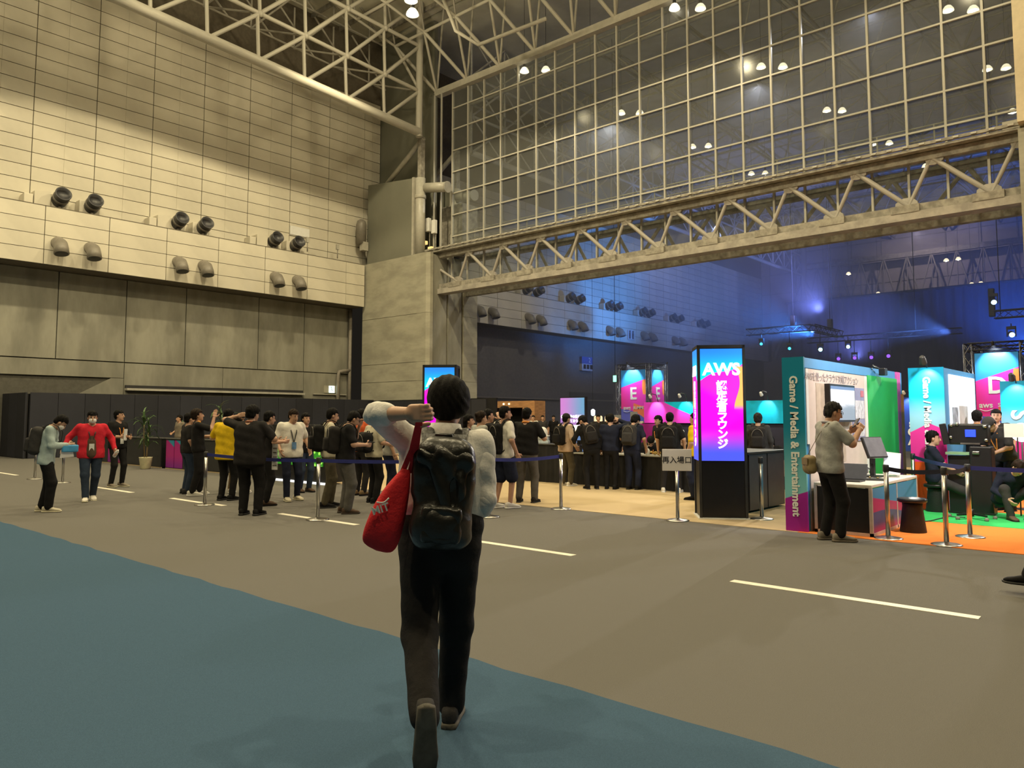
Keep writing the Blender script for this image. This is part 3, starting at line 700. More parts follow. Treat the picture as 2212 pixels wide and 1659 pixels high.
# ---------------------------------------------------------------- high-bay lamps
lamp_house = MB().lathe([(0.04, 0.62), (0.10, 0.60), (0.12, 0.36), (0.10, 0.30)], 12).mesh()
lamp_shade = MB().lathe([(0.10, 0.32), (0.20, 0.26), (0.32, 0.08), (0.36, -0.06), (0.34, -0.06), (0.18, 0.2), (0.08, 0.26)], 16).mesh()
lamp_bulb = MB().lathe([(0.05, 0.26), (0.14, 0.12), (0.17, 0.0), (0.12, -0.12), (0.03, -0.17)], 12).mesh()
lamp_rod = MB().tube((0, 0, 0), (0, 0, 1), 0.02, n=5).mesh()
m_shade = M('lamp_shade', (0.75, 0.72, 0.62), 0.3, emis=(1.0, 0.88, 0.6), es=1.6); m_shade.cycles.emission_sampling = 'NONE'
def lamp(loc, label, far, group):
    t = thing('high_bay_lamp', label, 'lamp', loc, 0, group); LS = 0.66 if far else 0.8
    put('housing', lamp_house, m_dark, t, scale=(LS,)*3); put('reflector', lamp_shade, m_shade, t, scale=(LS,)*3); put('bulb', lamp_bulb, m_bulb_far if far else m_bulb, t, scale=(LS,)*3, objmat=True)
    put('suspension_rod', lamp_rod, m_dark, t, (0, 0, 0.35), scale=(0.6, 0.6, 24.4-loc[2]-0.35))
for k, (x_, y_) in enumerate([(891, 30), (888, 0)]):
    p = on(x_, y_, 2, LAMP_Z)
    lamp(tuple(p), ['glaring roof lamp at the top of the photo, lower of the two', 'glaring roof lamp cut by the top edge of the photo'][k], False, 'lamps of the near hall')
far_l = [(1133, 154), (1179, 152), (1457, 18), (1513, 18), (1342, 245), (1382, 245), (1496, 318), (1530, 316), (1644, 145), (1691, 145), (1786, 239), (1819, 240),
         (1623, 376), (1653, 375), (1886, 312), (1921, 310), (2048, 22), (2102, 22), (2133, 150), (2173, 147), (2187, 242), (1999, 360), (2044, 563), (2070, 560), (1833, 592), (1897, 635), (2119, 613), (2099, 615)]
wh = ['upper left corner of the glass grid', 'upper middle of the glass grid', 'left centre of the glass grid', 'centre of the glass grid low down', 'middle right of the glass grid', 'right centre of the glass grid',
      'lower middle just over the catwalk', 'lower right just over the catwalk', 'upper right corner of the glass grid', 'glass grid beside the right pier', 'right end of the girder', 'gap under the girder at the right', 'gap under the girder at its centre', 'gap under the girder just over the drape']
for k, (x_, y_) in enumerate(far_l):
    p = on(x_, y_, 2, LAMP_Z-0.4)
    if p[1] > 79: p = on(x_, y_, 1, 78.5)
    lamp(tuple(p), 'far lamp in the %s, %s of its pair' % (wh[k//2], ['left', 'right'][k % 2]), True, 'lamps of the next hall')
# ---------------------------------------------------------------- event furniture
m_chrome = M('brushed_steel', (0.55, 0.54, 0.52), 0.28, 1.0, var=0.08, nscale=20)
m_belt = M('blue_belt', (0.02, 0.028, 0.20), 0.7, var=0.1)
m_belt_k = M('black_belt', (0.012, 0.012, 0.03), 0.7)
m_letter = M('lit_letter', (1, 1, 1), 0.4, emis=(1, 1, 1), es=1.3)
m_wlet = M('white_letter', (0.80, 0.82, 0.78), 0.5, var=0.02)
m_klet = M('black_letter', (0.02, 0.02, 0.03), 0.5)
m_wood = M('warm_wood', (0.42, 0.22, 0.10), 0.55, var=0.25, nscale=3, stretch=(1, 1, 8))
m_paper = M('paper', (0.82, 0.82, 0.80), 0.7, var=0.03)
m_cloth_k = M('black_tablecloth', (0.010, 0.0095, 0.010), 0.85, var=0.3, nscale=4)
def slab(name, a, b, mat, parent, bev=0.0):
    mb = MB()
    if bev: mb.cbox([(a[i]+b[i])/2 for i in range(3)], [abs(b[i]-a[i]) for i in range(3)], bev)
    else: mb.box2(a, b)
    return mb.build(name, mat, parent, w=True)

# ---- illuminated pillars
def pillar(loc, rz, label, side=True):
    t = thing('pillar_sign', label, 'sign', loc, rz)
    W, D, H = 0.73, 0.62, 2.70
    MB().box2((0.02, 0.02, 0.03), (W-0.02, D-0.02, H-0.02)).build('core', m_black, t)
    for (x, y) in ((0, 0), (W-0.04, 0), (0, D-0.04), (W-0.04, D-0.04)):
        MB().box2((x, y, 0.02), (x+0.04, y+0.04, H)).build('corner_profile', m_dark, t)
    MB().box2((-0.0, -0.0, H-0.05), (W, D, H)).build('top_frame', m_dark, t)
    MB().box2((-0.02, -0.02, 0.0), (W+0.02, D+0.02, 0.025)).build('base_plate', m_white, t)
    MB().box2((0.05, 0.012, 0.06), (W-0.05, 0.03, 0.86)).build('lower_panel', M('matte_black', (0.008, 0.008, 0.012), 0.3), t)
    s = MB().box2((0.045, -0.004, 0.90), (W-0.045, 0.02, H-0.06)).build('front_screen', brand('pillar_screen', 'x', 0.95), t)
    text('headline', 'AWS', 0.26, m_letter, s, frame4((W/2, -0.008, 2.31), (1, 0, 0), (0, 0, 1)), bold=0.009)
    for i, ch in enumerate('認定者ラウンジ'):
        text('headline', ch, 0.165, m_letter, s, frame4((W/2, -0.008, 2.05-0.150*i), (1, 0, 0), (0, 0, 1)), bold=0.006)
    s2 = MB().box2((-0.004, 0.045, 0.90), (0.02, D-0.045, H-0.06)).build('side_screen', brand('pillar_screen_side', 'y', 0.95), t)
    text('headline', 'AWS', 0.20, m_letter, s2, frame4((-0.008, D/2, 2.30), (0, -1, 0), (0, 0, 1)), bold=0.014)
    for i, ch in enumerate('認定者ラウンジ'):
        text('headline', ch, 0.15, m_letter, s2, frame4((-0.008, D/2, 2.06-0.148*i), (0, -1, 0), (0, 0, 1)), bold=0.006)
    return t
pillar((-5.69, 10.84, 0), R(35), 'glowing pillar sign on a black base beside the re-entry sign')
p1 = on(913, 788, 2, 2.70)
pillar((p1[0], p1[1], 0), R(38), 'glowing pillar sign half hidden behind the walking man')

# ---- stanchions
st_base = MB().lathe([(0.175, 0.0), (0.175, 0.012), (0.15, 0.022), (0.05, 0.034), (0.03, 0.045)], 28).mesh()
st_pole = MB().tube((0, 0, 0.03), (0, 0, 0.93), 0.030, n=16).mesh()
st_head = MB().lathe([(0.034, 0.86), (0.038, 0.87), (0.038, 0.945), (0.030, 0.955)], 16).mesh()
def stanchion(px_, py_, label, to=None, belt=None, sag=0.03, pos=None):
    p = pos if pos is not None else G(px_, py_)
    t = thing('queue_stanchion', label, 'stanchion', (p[0], p[1], 0), 0, 'queue barrier posts')
    put('base', st_base, m_chrome, t); put('pole', st_pole, m_chrome, t); put('belt_head', st_head, m_dark, t)
    if to is not None:
        q = np.array(to)-np.array([p[0], p[1], 0]); pts = []
        for i in range(13):
            u = i/12; pts.append((q[0]*u, q[1]*u, 0.905-4*sag*u*(1-u)))
        MB().ribbon(pts, (0, 0, 0.055), 0.003).build('belt', belt or m_belt, t)
    return t
P3 = lambda x, y: tuple(G(x, y))
stanchion(442, 1091, 'steel queue post beside the man in the yellow shirt', P3(686, 1123))
stanchion(686, 1123, 'steel queue post in front of the grey trousered man', P3(1056, 1117))
stanchion(1056, 1117, 'steel queue post half hidden behind the walking man', P3(1212, 1100))
stanchion(1212, 1100, 'steel queue post at the edge of the beige carpet')
stanchion(1646, 1122, 'steel queue post between the glowing pillar and the teal booth')
stanchion(1919, 1164, 'steel queue post at the corner of the white booth table', P3(2045, 1178), m_belt_k)
stanchion(2045, 1178, 'steel queue post nearest the camera on the orange carpet', P3(2096, 1161), m_belt_k)
stanchion(2096, 1161, 'steel queue post in front of the seated man', (1.2, 12.4, 0))
stanchion(1976, 1101, 'steel queue post against the magenta booth end', P3(2096, 1161))
stanchion(75, 1035, 'steel queue post at the far left behind the backpack')
stanchion(135, 1043, 'steel queue post at the far left beside the red jacket', P3(75, 1035))
# re-entry sign
p = G(1464, 1125); t = thing('reentry_sign', 'white re-entry sign board on a steel post', 'sign', (p[0], p[1], 0), R(33))
put('base', st_base, m_chrome, t); MB().tube((0, 0, 0.03), (0, 0, 0.78), 0.028, n=16).build('pole', m_chrome, t)
bd = MB().cbox((0, -0.02, 0.92), (0.44, 0.02, 0.33), 0.006).build('board', M('sign_board', (0.78, 0.74, 0.74), 0.35, var=0.03), t)
text('lettering', '再入場口', 0.112, m_klet, bd, frame4((0, -0.033, 0.915), (1, 0, 0), (0, 0, 1)), extrude=0.001, bold=0.001)

# ---- dark partition along the wall, with counters and plants before it
pt = struct('wall_partition', 'low dark navy partition standing before the concrete wall', MB().box2((-33.62, 9.75, 0), (-33.54, 26.2, 2.5)).box2((-37, 9.70, 0), (-33.54, 9.78, 2.5)).box2((-33.6, 26.1, 0), (-24, 26.2, 2.5)), m_black)
for k in range(17):
    y = 9.8+0.98*k
    slab('partition_panel', (-33.54, y+0.006, 0.02), (-33.48, y+0.97, 2.55), m_part, pt)
for k in range(3): slab('partition_panel', (-36.5+k*1.0, 9.64, 0.02), (-35.52+k*1.0, 9.70, 2.55), m_part, pt)
for k in range(9): slab('partition_panel', (-33.4+0.98*k, 26.04, 0.02), (-32.44+0.98*k, 26.1, 2.45), m_part, pt)
def counter(x0, x1, y, label, prints, dep=0.55, h=0.93):
    t = thing('reception_counter', label, 'counter', ((x0+x1)/2, y, 0))
    slab('cabinet', (x0, y, 0.03), (x1, y+dep, h-0.03), m_black, t); slab('worktop', (x0-0.02, y-0.03, h-0.03), (x1+0.02, y+dep+0.03, h), m_dark, t, 0.008)
    slab('kick_strip', (x0, y-0.01, 0.0), (x1, y+0.02, 0.03), m_beige, t)
    n = len(prints); wd_ = (x1-x0)/n
    for i, q in enumerate(prints):
        if q: slab('front_panel', (x0+wd_*i+0.02, y-0.012, 0.05), (x0+wd_*(i+1)-0.02, y, h-0.05), brand('counter_print_%s' % q, 'x', 0.0, 6 if q == 'm' else 5), t)
        else: slab('front_panel', (x0+wd_*i+0.02, y-0.012, 0.05), (x0+wd_*(i+1)-0.02, y, h-0.05), m_dark, t)
counter(-28.9, -26.7, 10.7, 'dark counter with a blue and magenta front behind the orange lanyard woman'.replace('woman', 'person'), [None, 'm', 'w'])
counter(-26.6, -24.0, 10.7, 'plain black counter beside the potted plant', [None, None])
counter(-23.7, -22.0, 10.7, 'black counter with magenta front panels left of the gesturing person', ['m', 'm', None])
counter(-21.8, -17.8, 10.8, 'long black counter behind the queue of people', [None, None, None])
kx0, kx1, ky = -17.6, -15.1, 10.55
t = thing('display_kiosk', 'black display kiosk with two bright green leaf screens', 'kiosk', ((kx0+kx1)/2, ky, 0))
slab('kiosk_body', (kx0, ky, 0.05), (kx1, ky+0.5, 1.40), M('kiosk_black', (0.014, 0.013, 0.013), 0.6), t)
m_leaf, nt, b = new_mat('leaf_screen')
vor = nt.nodes.new('ShaderNodeTexVoronoi'); vor.inputs['Scale'].default_value = 9.0; nt.links.new(coords(nt), vor.inputs['Vector'])
lc = mixc(nt, step(E_(nt, vor.outputs['Distance']), 0.1, 0.5), (0.35, 0.85, 0.10), (0.02, 0.16, 0.01))
nt.links.new(lc.s, b.inputs['Base Color']); nt.links.new(lc.s, b.inputs['Emission Color']); b.inputs['Emission Strength'].default_value = 1.2
for (xa, xb_) in [(-17.3, -16.75), (-16.6, -16.0), (-15.85, -15.2)]:
    slab('leaf_screen', (xa, ky-0.02, 0.42), (xb_, ky, 0.86), m_leaf, t)
slab('light_strip', (kx0, ky-0.03, 0.0), (kx1, ky+0.02, 0.05), emit('strip_light', (0.9, 0.95, 1.0), 1.2), t)
for i, tx in enumerate(['IPM', 'NNW']):
    text('lettering', tx, 0.16, m_wlet, t, frame4((-16.95+16.35, -0.02, 1.22-0.15*i), (1, 0, 0), (0, 0, 1)), bold=0.004)

leaf_me = MB()
for s_ in range(1):
    pts = [(0, 0, 0), (0.16, 0, 0.14), (0.32, 0, 0.18), (0.46, 0, 0.12), (0.56, 0, 0.0)]; wv = [(0, 0.02, 0), (0, 0.05, 0), (0, 0.055, 0), (0, 0.04, 0), (0, 0.006, 0)]
    leaf_me.ribbon(pts, wv, 0.004)
leaf_me = leaf_me.mesh()
m_leafg = M('plant_leaf', (0.045, 0.10, 0.025), 0.5, var=0.4, nscale=3, rnd=0.6)
def plant(x, y, h, n, label, stems=3, sp=1.0, pot=True):
    t = thing('potted_plant', label, 'plant', (x, y, 0)); rr = random.Random(int(h*1000+n))
    if pot: MB().lathe([(0.13, 0), (0.15, 0.02), (0.19, 0.34), (0.20, 0.36), (0.17, 0.36), (0.16, 0.30)], 18).build('pot', M('cream_pot', (0.72, 0.68, 0.45), 0.5), t)
    for s in range(stems):
        a = 2*math.pi*s/stems; dx, dy = 0.07*math.cos(a), 0.07*math.sin(a); hh = h*(0.62+0.13*s)-0.2
        MB().path([(dx*.5, dy*.5, 0.3), (dx, dy, hh*0.6), (dx*1.2, dy*1.2, hh)], 0.018, 6).build('stem', M('plant_stem', (0.20, 0.15, 0.08), 0.8), t)
        for k in range(n//stems):
            el = rr.uniform(-0.4, 1.35); az = rr.uniform(0, 6.28); sc = rr.uniform(0.55, 0.95)*sp
            zz = hh-rr.uniform(0, 0.45)*h*0.5
            put('leaf', leaf_me, m_leafg, t, (dx*1.2, dy*1.2, zz), (0, -el, az), (sc, sc, sc))
q = G(314, 1013); plant(q[0], q[1], 1.95, 54, 'bushy green plant in a cream pot left of the magenta counter', 3)
q = on(483, 960, 1, 11.7); plant(q[0], 11.7, 2.15, 48, 'tall spiky green plant above the yellow shirted man', 3, 1.1)
q = on(397, 930, 1, 13.2); plant(q[0], 13.2, 1.85, 24, 'small leafy plant top behind the magenta counter', 2, 0.8)
q = on(783, 905, 1, 12.2); plant(q[0], 12.2, 2.0, 15, 'thin long-leaved plant behind the orange shirted person', 1, 1.0)

# ---- lounge counters with cloths
def cloth_counter(x0, x1, y0, y1, h, label, top):
    t = thing('draped_counter', label, 'counter', ((x0+x1)/2, y0, 0))
    n = int((x1-x0)*36); vs_ = []
    for i in range(n+1):
        x = x0+(x1-x0)*i/n; f = 0.018*math.sin(i*0.55)+0.010*math.sin(i*1.37+0.6)
        vs_ += [(x, y0-0.02+f, 0.01), (x, y0+f*0.25, h-0.02)]
    put('front_cloth', mesh(vs_, [(2*i, 2*i+2, 2*i+3, 2*i+1) for i in range(n)], True), m_cloth_k, t, w=True)
    slab('table_body', (x0+0.02, y0+0.03, 0.0), (x1-0.02, y1, h-0.03), m_cloth_k, t)
    slab('tabletop', (x0-0.01, y0-0.02, h-0.025), (x1+0.01, y1+0.02, h), top, t, 0.006)
m_top = M('grey_tabletop', (0.42, 0.42, 0.38), 0.4, var=0.05)
cloth_counter(-13.8, -11.05, 14.55, 15.15, 0.93, 'tall black draped counter carrying the white domed model', M('dark_top', (0.05, 0.05, 0.048), 0.4))
cloth_counter(-11.0, -7.2, 14.55, 15.15, 0.74, 'long black draped counter where staff serve visitors', m_top)
t = thing('side_counter', 'waist-high black panelled counter between the pillar and the teal booth', 'counter', (-5.75, 12.6, 0))
slab('counter_body', (-6.15, 12.0, 0.04), (-5.42, 13.5, 0.97), m_black, t); slab('worktop', (-6.2, 11.95, 0.97), (-5.38, 13.55, 1.0), m_dark, t, 0.006)
for (a_, b_) in ((12.02, 12.72), (12.76, 13.46)): slab('side_panel', (-5.42, a_, 0.05), (-5.405, b_, 0.95), M('satin_panel', (0.06, 0.05, 0.055), 0.35), t)
t = thing('back_wall', 'dark wall with a glowing magenta and cyan header behind the lounge staff', 'wall panel', (-7.4, 16.5, 0))
slab('lower_wall', (-10.2, 16.5, 0), (-4.6, 16.58, 1.44), M('lounge_navy', (0.015, 0.014, 0.03), 0.7), t)
hd = slab('header_print', (-10.12, 16.46, 1.44), (-7.9, 16.56, 1.95), brand('header_print', 'x', 0.10, 2), t)
slab('header_print', (-7.9, 16.46, 1.44), (-4.6, 16.56, 1.95), M('cyan_print', (0.0, 0.42, 0.62), 0.5, emis=(0.0, 0.42, 0.62), es=0.10), t)
slab('magenta_dado', (-10.4, 16.42, 0.85), (-9.6, 16.5, 1.42), M('magenta_dado', (0.35, 0.01, 0.25), 0.5), t)
def clip_light(loc, tgt, label, e=26, col=(1, 0.98, 0.95), size=70):
    t = thing('clip_light', label, 'lamp', loc, 0, 'small clip-on spotlights'); K = 0.62 if e < 60 else 1.0
    d = (Vector(tgt)-Vector(loc)).normalized(); Q = d.to_track_quat('Z', 'Y').to_matrix()
    MB().lathe([(0.03*K, -0.10*K), (0.045*K, -0.08*K), (0.06*K, 0.04*K), (0.062*K, 0.05*K), (0.05*K, 0.05*K)], 12, (0, 0, 0), Q).build('lamp_head', m_white if e < 60 else m_dark, t)
    MB().lathe([(0.045*K, 0.035*K), (0.046*K, 0.045*K), (0.02*K, 0.052*K)], 12, (0, 0, 0), Q).build('lens', emit('clip_lens', (1, 1, 1), 8.0), t)
    hx, hy_ = tgt[0]-loc[0], tgt[1]-loc[1]
    MB().path([(0, 0, 0), (hx*0.2, hy_*0.2, 0.07), (hx*0.8, hy_*0.8, 0.05), (hx*1.12, hy_*1.12, -0.16)], 0.010, 6).build('arm', m_dark, t)
    spot('clip_beam', Vector(loc)+d*0.08, tgt, e, col, size, 0.6, 0.03)
for k, x in enumerate((-9.75, -8.95, -8.35, -6.95, -6.35)):
    clip_light((x, 16.15, 2.08), (x, 16.5, 1.72), 'small lamp over the lounge header, %s from the left' % ord_[k], 20)

# small items on the counters
q = on(1173, 962, 1, 14.8)
t = thing('domed_model', 'small white domed building model on the tall black counter', 'model', (q[0], 14.8, 0.93), R(30))
MB().cbox((0, 0, 0.035), (0.30, 0.30, 0.07), 0.008).build('plinth', M('model_base', (0.62, 0.70, 0.72), 0.5), t)
for k in range(9): MB().tube((-0.128+0.032*k, -0.135, 0.07), (-0.128+0.032*k, -0.135, 0.17), 0.008, n=8).build('colonnette', m_paper, t)
MB().box((0, 0.01, 0.12), (0.26, 0.24, 0.11)).build('hall_block', M('model_wall', (0.55, 0.66, 0.70), 0.5), t)
MB().cbox((0, 0, 0.185), (0.30, 0.30, 0.03), 0.006).build('cornice', m_paper, t)
MB().lathe([(0.118, 0.20), (0.12, 0.26), (0.11, 0.32), (0.075, 0.38), (0.03, 0.405), (0.004, 0.41)], 24).build('dome', m_paper, t)
q = on(1399, 990, 1, 14.75)
t = thing('pump_bottle', 'white sanitiser pump bottle on the long counter', 'bottle', (q[0], 14.75, 0.74))
MB().lathe([(0.045, 0), (0.05, 0.01), (0.05, 0.11), (0.03, 0.14), (0.014, 0.15)], 16).build('bottle_body', m_paper, t)
MB().tube((0, 0, 0.15), (0, 0, 0.20), 0.008).box((0.02, 0, 0.205), (0.06, 0.02, 0.015)).build('pump', m_white, t)
m_gold = M('gold_wrap', (0.75, 0.52, 0.16), 0.3, 0.4, var=0.3, nscale=20)
rr = random.Random(5)
for k in range(14):
    q = on(1416+rr.uniform(-10, 12), 990, 1, 14.75)
    t = thing('wrapped_sweet', 'gold wrapped sweet piled beside the pump bottle', 'sweet', (q[0], 14.75+rr.uniform(-0.06, 0.08), 0.745+0.02*(k % 3)), rr.uniform(0, 6), 'gold wrapped sweets on the counter')
    MB().lathe([(0.004, -0.03), (0.018, -0.02), (0.024, 0), (0.018, 0.02), (0.004, 0.03)], 8, (0, 0, 0.024), Matrix.Rotation(R(90), 3, 'X')).build('sweet_body', m_gold, t)
    MB().prism([(-0.02, 0.0), (0.02, 0.0), (0.005, 0.02), (-0.005, 0.02)], 2, 0.018, 0.026).build('twist', m_gold, t, loc=(0, 0.025, 0))
for k, (px_, lab) in enumerate([(1300, 'sheet of paper on the counter under the leaning staff'), (1345, 'open grey booklet on the counter by the backpack man'), (1375, 'white leaflet stack near the pump bottle')]):
    q = on(px_, 990, 1, 14.78); o = MB().box((0, 0, 0.004+0.006*k), (0.30, 0.21, 0.006+0.012*k)).build('paper_sheet', m_paper, loc=(q[0], 14.78, 0.74), rot=(0, 0, 0.2*k)); tag(o, lab, 'paper')
q = on(1252, 985, 1, 14.85); t = thing('card_stand', 'small black card stand on the counter beside the beige hoodie', 'stand', (q[0], 14.85, 0.74))
MB().box((0, 0, 0.01), (0.16, 0.1, 0.02)).build('foot', m_black, t); MB().box((0, 0, 0.13), (0.02, 0.02, 0.24)).build('post', m_chrome, t); MB().box((0, 0, 0.24), (0.14, 0.02, 0.10)).build('card', m_black, t)

# ---- digital sign, wooden gate
a_ = on(1211, 860, 1, 20.0); b_ = on(1263, 953, 1, 20.0)
t = thing('digital_sign', 'tall purple digital sign with white text behind the beige hoodie', 'sign', ((a_[0]+b_[0])/2, 20.0, 0))
slab('sign_case', (a_[0]-0.03, 20.0, 0), (b_[0]+0.03, 20.12, a_[2]+0.03), m_black, t)
m_ds, nt, b = new_mat('digital_print')
sp = nt.nodes.new('ShaderNodeSeparateXYZ'); nt.links.new(coords(nt, 'Generated'), sp.inputs[0]); U_ = E_(nt, sp.outputs[0]); V_ = E_(nt, sp.outputs[2])
dc = mixc(nt, step(U_, 0.0, 1.0), (0.40, 0.16, 0.55), (0.10, 0.26, 0.50))
dc = mixc(nt, step(V_, 0.66, 0.78), (0.26, 0.14, 0.45), dc)
dc = mixc(nt, step(V_, 0.585, 0.58), dc, (0.95, 0.95, 0.95)); dc = mixc(nt, step(V_, 0.425, 0.42), dc, (0.07, 0.15, 0.38))
nt.links.new(dc.s, b.inputs['Base Color']); nt.links.new(dc.s, b.inputs['Emission Color']); b.inputs['Emission Strength'].default_value = 0.85
ds = slab('screen', (a_[0], 19.985, 0.1), (b_[0], 20.0, a_[2]), m_ds, t)
cx = 0.0
text('lettering', '会場特典の受付は', 0.115, m_letter, t, frame4((0, -0.02, 1.60), (1, 0, 0), (0, 0, 1)), bold=0.003)
text('lettering', '行っております', 0.115, m_letter, t, frame4((0.08, -0.02, 1.46), (1, 0, 0), (0, 0, 1)), bold=0.003)
text('lettering', 'LINE', 0.10, M('amber_letter', (0.9, 0.6, 0.15), 0.5, emis=(0.9, 0.6, 0.15), es=0.6), t, frame4((0.1, -0.02, 1.12), (1, 0, 0), (0, 0, 1)))
t = thing('wooden_portal', 'warm wooden portal with small lamps beyond the pier', 'portal', (-25.2, 27.9, 0))
slab('lintel', (-27.3, 27.7, 2.06), (-23.0, 28.5, 2.38), m_wood, t)
slab('right_post', (-23.75, 27.7, 0), (-23.0, 28.5, 2.06), m_wood, t); slab('left_post', (-28.6, 27.7, 0), (-27.3, 28.5, 2.38), m_wood, t)
slab('dark_screen', (-27.3, 28.45, 0), (-23.75, 28.55, 2.06), m_black, t)
for x in (-25.5, -24.95, -24.6): MB().lathe([(0.03, 2.20), (0.05, 2.24), (0.03, 2.28)], 10, (x, 27.68, 0)).build('portal_lamp', emit('portal_bulb', (1.0, 0.85, 0.45), 3.0), t, w=True)
for k in range(5): slab('lintel_sign', (-27.1+0.28*k, 27.67, 2.14), (-26.9+0.28*k, 27.70, 2.30), M('dim_gold', (0.55, 0.36, 0.12), 0.5), t)
t = thing('small_lantern', 'tiny white lantern light hanging by the grey shutter', 'lamp', tuple(on(1281, 891, 1, 30.0)))
MB().lathe([(0.04, -0.16), (0.09, -0.12), (0.10, 0.1), (0.04, 0.16)], 12).build('lantern_body', emit('lantern', (0.8, 0.95, 1.0), 3.0), t); MB().tube((0, 0, 0.16), (0, 0, 22.0), 0.008).build('cord', m_dark, t)
t = thing('exit_light', 'small green exit light left of the zone banner towers', 'sign', tuple(on(1329, 818, 1, 36.0)))
MB().box((0, 0, 0), (0.30, 0.08, 0.42)).build('case', m_dark, t); MB().box((0, -0.045, 0), (0.22, 0.02, 0.36)).build('lit_face', emit('exit_green_lit', (0.3, 1.0, 0.6), 2.0), t)
MB().tube((0, 0, 0.2), (0, 0, 19.8), 0.015).build('hanger', m_dark, t)

# ---- aluminium trusses
def truss(parent, p, q, s=0.35, r=0.025, mat=None, step_=0.45):
    p = Vector(p); q = Vector(q); d = (q-p).normalized(); a = d.orthogonal().normalized(); b = d.cross(a)
    if abs(d.z) > 0.9: a = Vector((1, 0, 0)); b = Vector((0, 1, 0))
    else: b = Vector((0, 0, 1)); a = d.cross(b).normalized()
    cs = [a*(i*s/2)+b*(j*s/2) for i, j in ((1, 1), (-1, 1), (-1, -1), (1, -1))]
    for c in cs: MB().tube(p+c, q+c, r, n=6).build('truss_chord', mat, parent, w=True)
    wb = MB(); L = (q-p).length; n = max(2, int(L/step_))
    for k in range(4):
        c1, c2 = cs[k], cs[(k+1) % 4]
        for i in range(n):
            u0, u1 = L*i/n, L*(i+1)/n
            wb.tube(p+d*u0+(c1 if i % 2 else c2), p+d*u1+(c2 if i % 2 else c1), r*0.6, n=4, cap=False)
    wb.build('truss_webbing', mat, parent, w=True)
m_alu = M('truss_aluminium', (0.34, 0.34, 0.36), 0.35, 0.9, var=0.1)
m_trk = M('black_truss', (0.03, 0.03, 0.035), 0.5)
def smile(parent, c, w_, mat):
    pts = [(c[0]-w_/2+w_*i/8, c[1], c[2]-w_*0.16*math.sin(math.pi*i/8)) for i in range(9)]
    MB().path(pts, w_*0.035, 5).build('logo_smile', mat, parent)
def tower(x0, y0, wx, wy, h, letter, label, hb, lt_=True):
    t = thing('zone_tower', label, 'banner tower', (x0, y0, 0))
    for (x, y) in ((x0, y0), (x0+wx, y0), (x0, y0+wy), (x0+wx, y0+wy)): truss(t, (x, y, 0), (x, y, h+0.35), 0.26, 0.022, m_alu, 0.4)
    for (pa, pb) in (((x0, y0), (x0+wx, y0)), ((x0+wx, y0), (x0+wx, y0+wy)), ((x0, y0+wy), (x0+wx, y0+wy)), ((x0, y0), (x0, y0+wy))):
        truss(t, (*pa, h+0.25), (*pb, h+0.25), 0.26, 0.022, m_trk, 0.4)
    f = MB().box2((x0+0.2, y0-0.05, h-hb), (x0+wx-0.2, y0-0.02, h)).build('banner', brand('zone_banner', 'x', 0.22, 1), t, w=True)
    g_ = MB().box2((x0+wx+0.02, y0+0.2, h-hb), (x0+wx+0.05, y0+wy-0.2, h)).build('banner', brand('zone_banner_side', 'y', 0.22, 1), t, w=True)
    k = wx/2.1
    for (par, fr_) in ((f, lambda dx, z: frame4((wx/2+dx, -0.06, z), (1, 0, 0), (0, 0, 1))), (g_, lambda dx, z: frame4((wx+0.06, wy/2+dx, z), (0, 1, 0), (0, 0, 1)))):
        par2 = t
        text('zone_letter', letter, 1.02*k, m_wlet, par2, fr_(0, h-1.45*k), bold=0.02*k)
        text('logo', 'aws', 0.34*k, m_wlet, par2, fr_(-0.45*k, h-2.28*k), bold=0.008*k); text('event_name', 'SUMMIT', 0.24*k, m_wlet, par2, fr_(0.42*k, h-2.28*k), bold=0.004*k)
    smile(t, (wx/2-0.45*k, -0.06, h-2.45*k), 0.5*k, m_wlet)
    return t
tower(-27.7, 42.0, 2.25, 2.0, 4.65, 'E', 'tall truss tower with zone E banners beyond the counters', 3.3)
tower(-5.9, 32.2, 1.75, 1.75, 3.92, 'D', 'truss tower with a zone D banner at the far right', 3.0)
clip_light((-26.6, 41.3, 5.05), (-26.6, 41.95, 4.1), 'bright lamp over the front E banner', 420, (0.85, 0.95, 1.0), 80)
clip_light((-24.7, 43.0, 5.05), (-25.4, 43.0, 4.1), 'bright lamp over the side E banner', 300, (0.85, 0.95, 1.0), 80)
clip_light((-5.0, 31.5, 4.2), (-5.0, 32.15, 3.5), 'bright lamp over the D banner', 260, (0.85, 0.95, 1.0), 85)
# low desk under the E tower
t = thing('zone_desk', 'dark desk with small warm lanterns below the E banners', 'desk', (-27.6, 40.6, 0))
slab('desk_body', (-30.5, 40.4, 0), (-24.5, 41.0, 1.15), m_black, t); slab('desk_top', (-30.6, 40.3, 1.15), (-24.4, 41.1, 1.2), m_dark, t)
for k in range(3): MB().lathe([(0.07, 1.2), (0.1, 1.3), (0.1, 1.62), (0.06, 1.7)], 10, (-28.6+0.42*k, 40.6, 0)).build('lantern', emit('warm_lantern', (1.0, 0.75, 0.45), 1.2), t, w=True)
slab('poster_stand', (-27.1, 40.5, 1.2), (-26.6, 40.55, 1.75), m_paper, t); slab('poster_stand', (-25.9, 40.5, 1.2), (-25.4, 40.55, 1.95), m_paper, t)

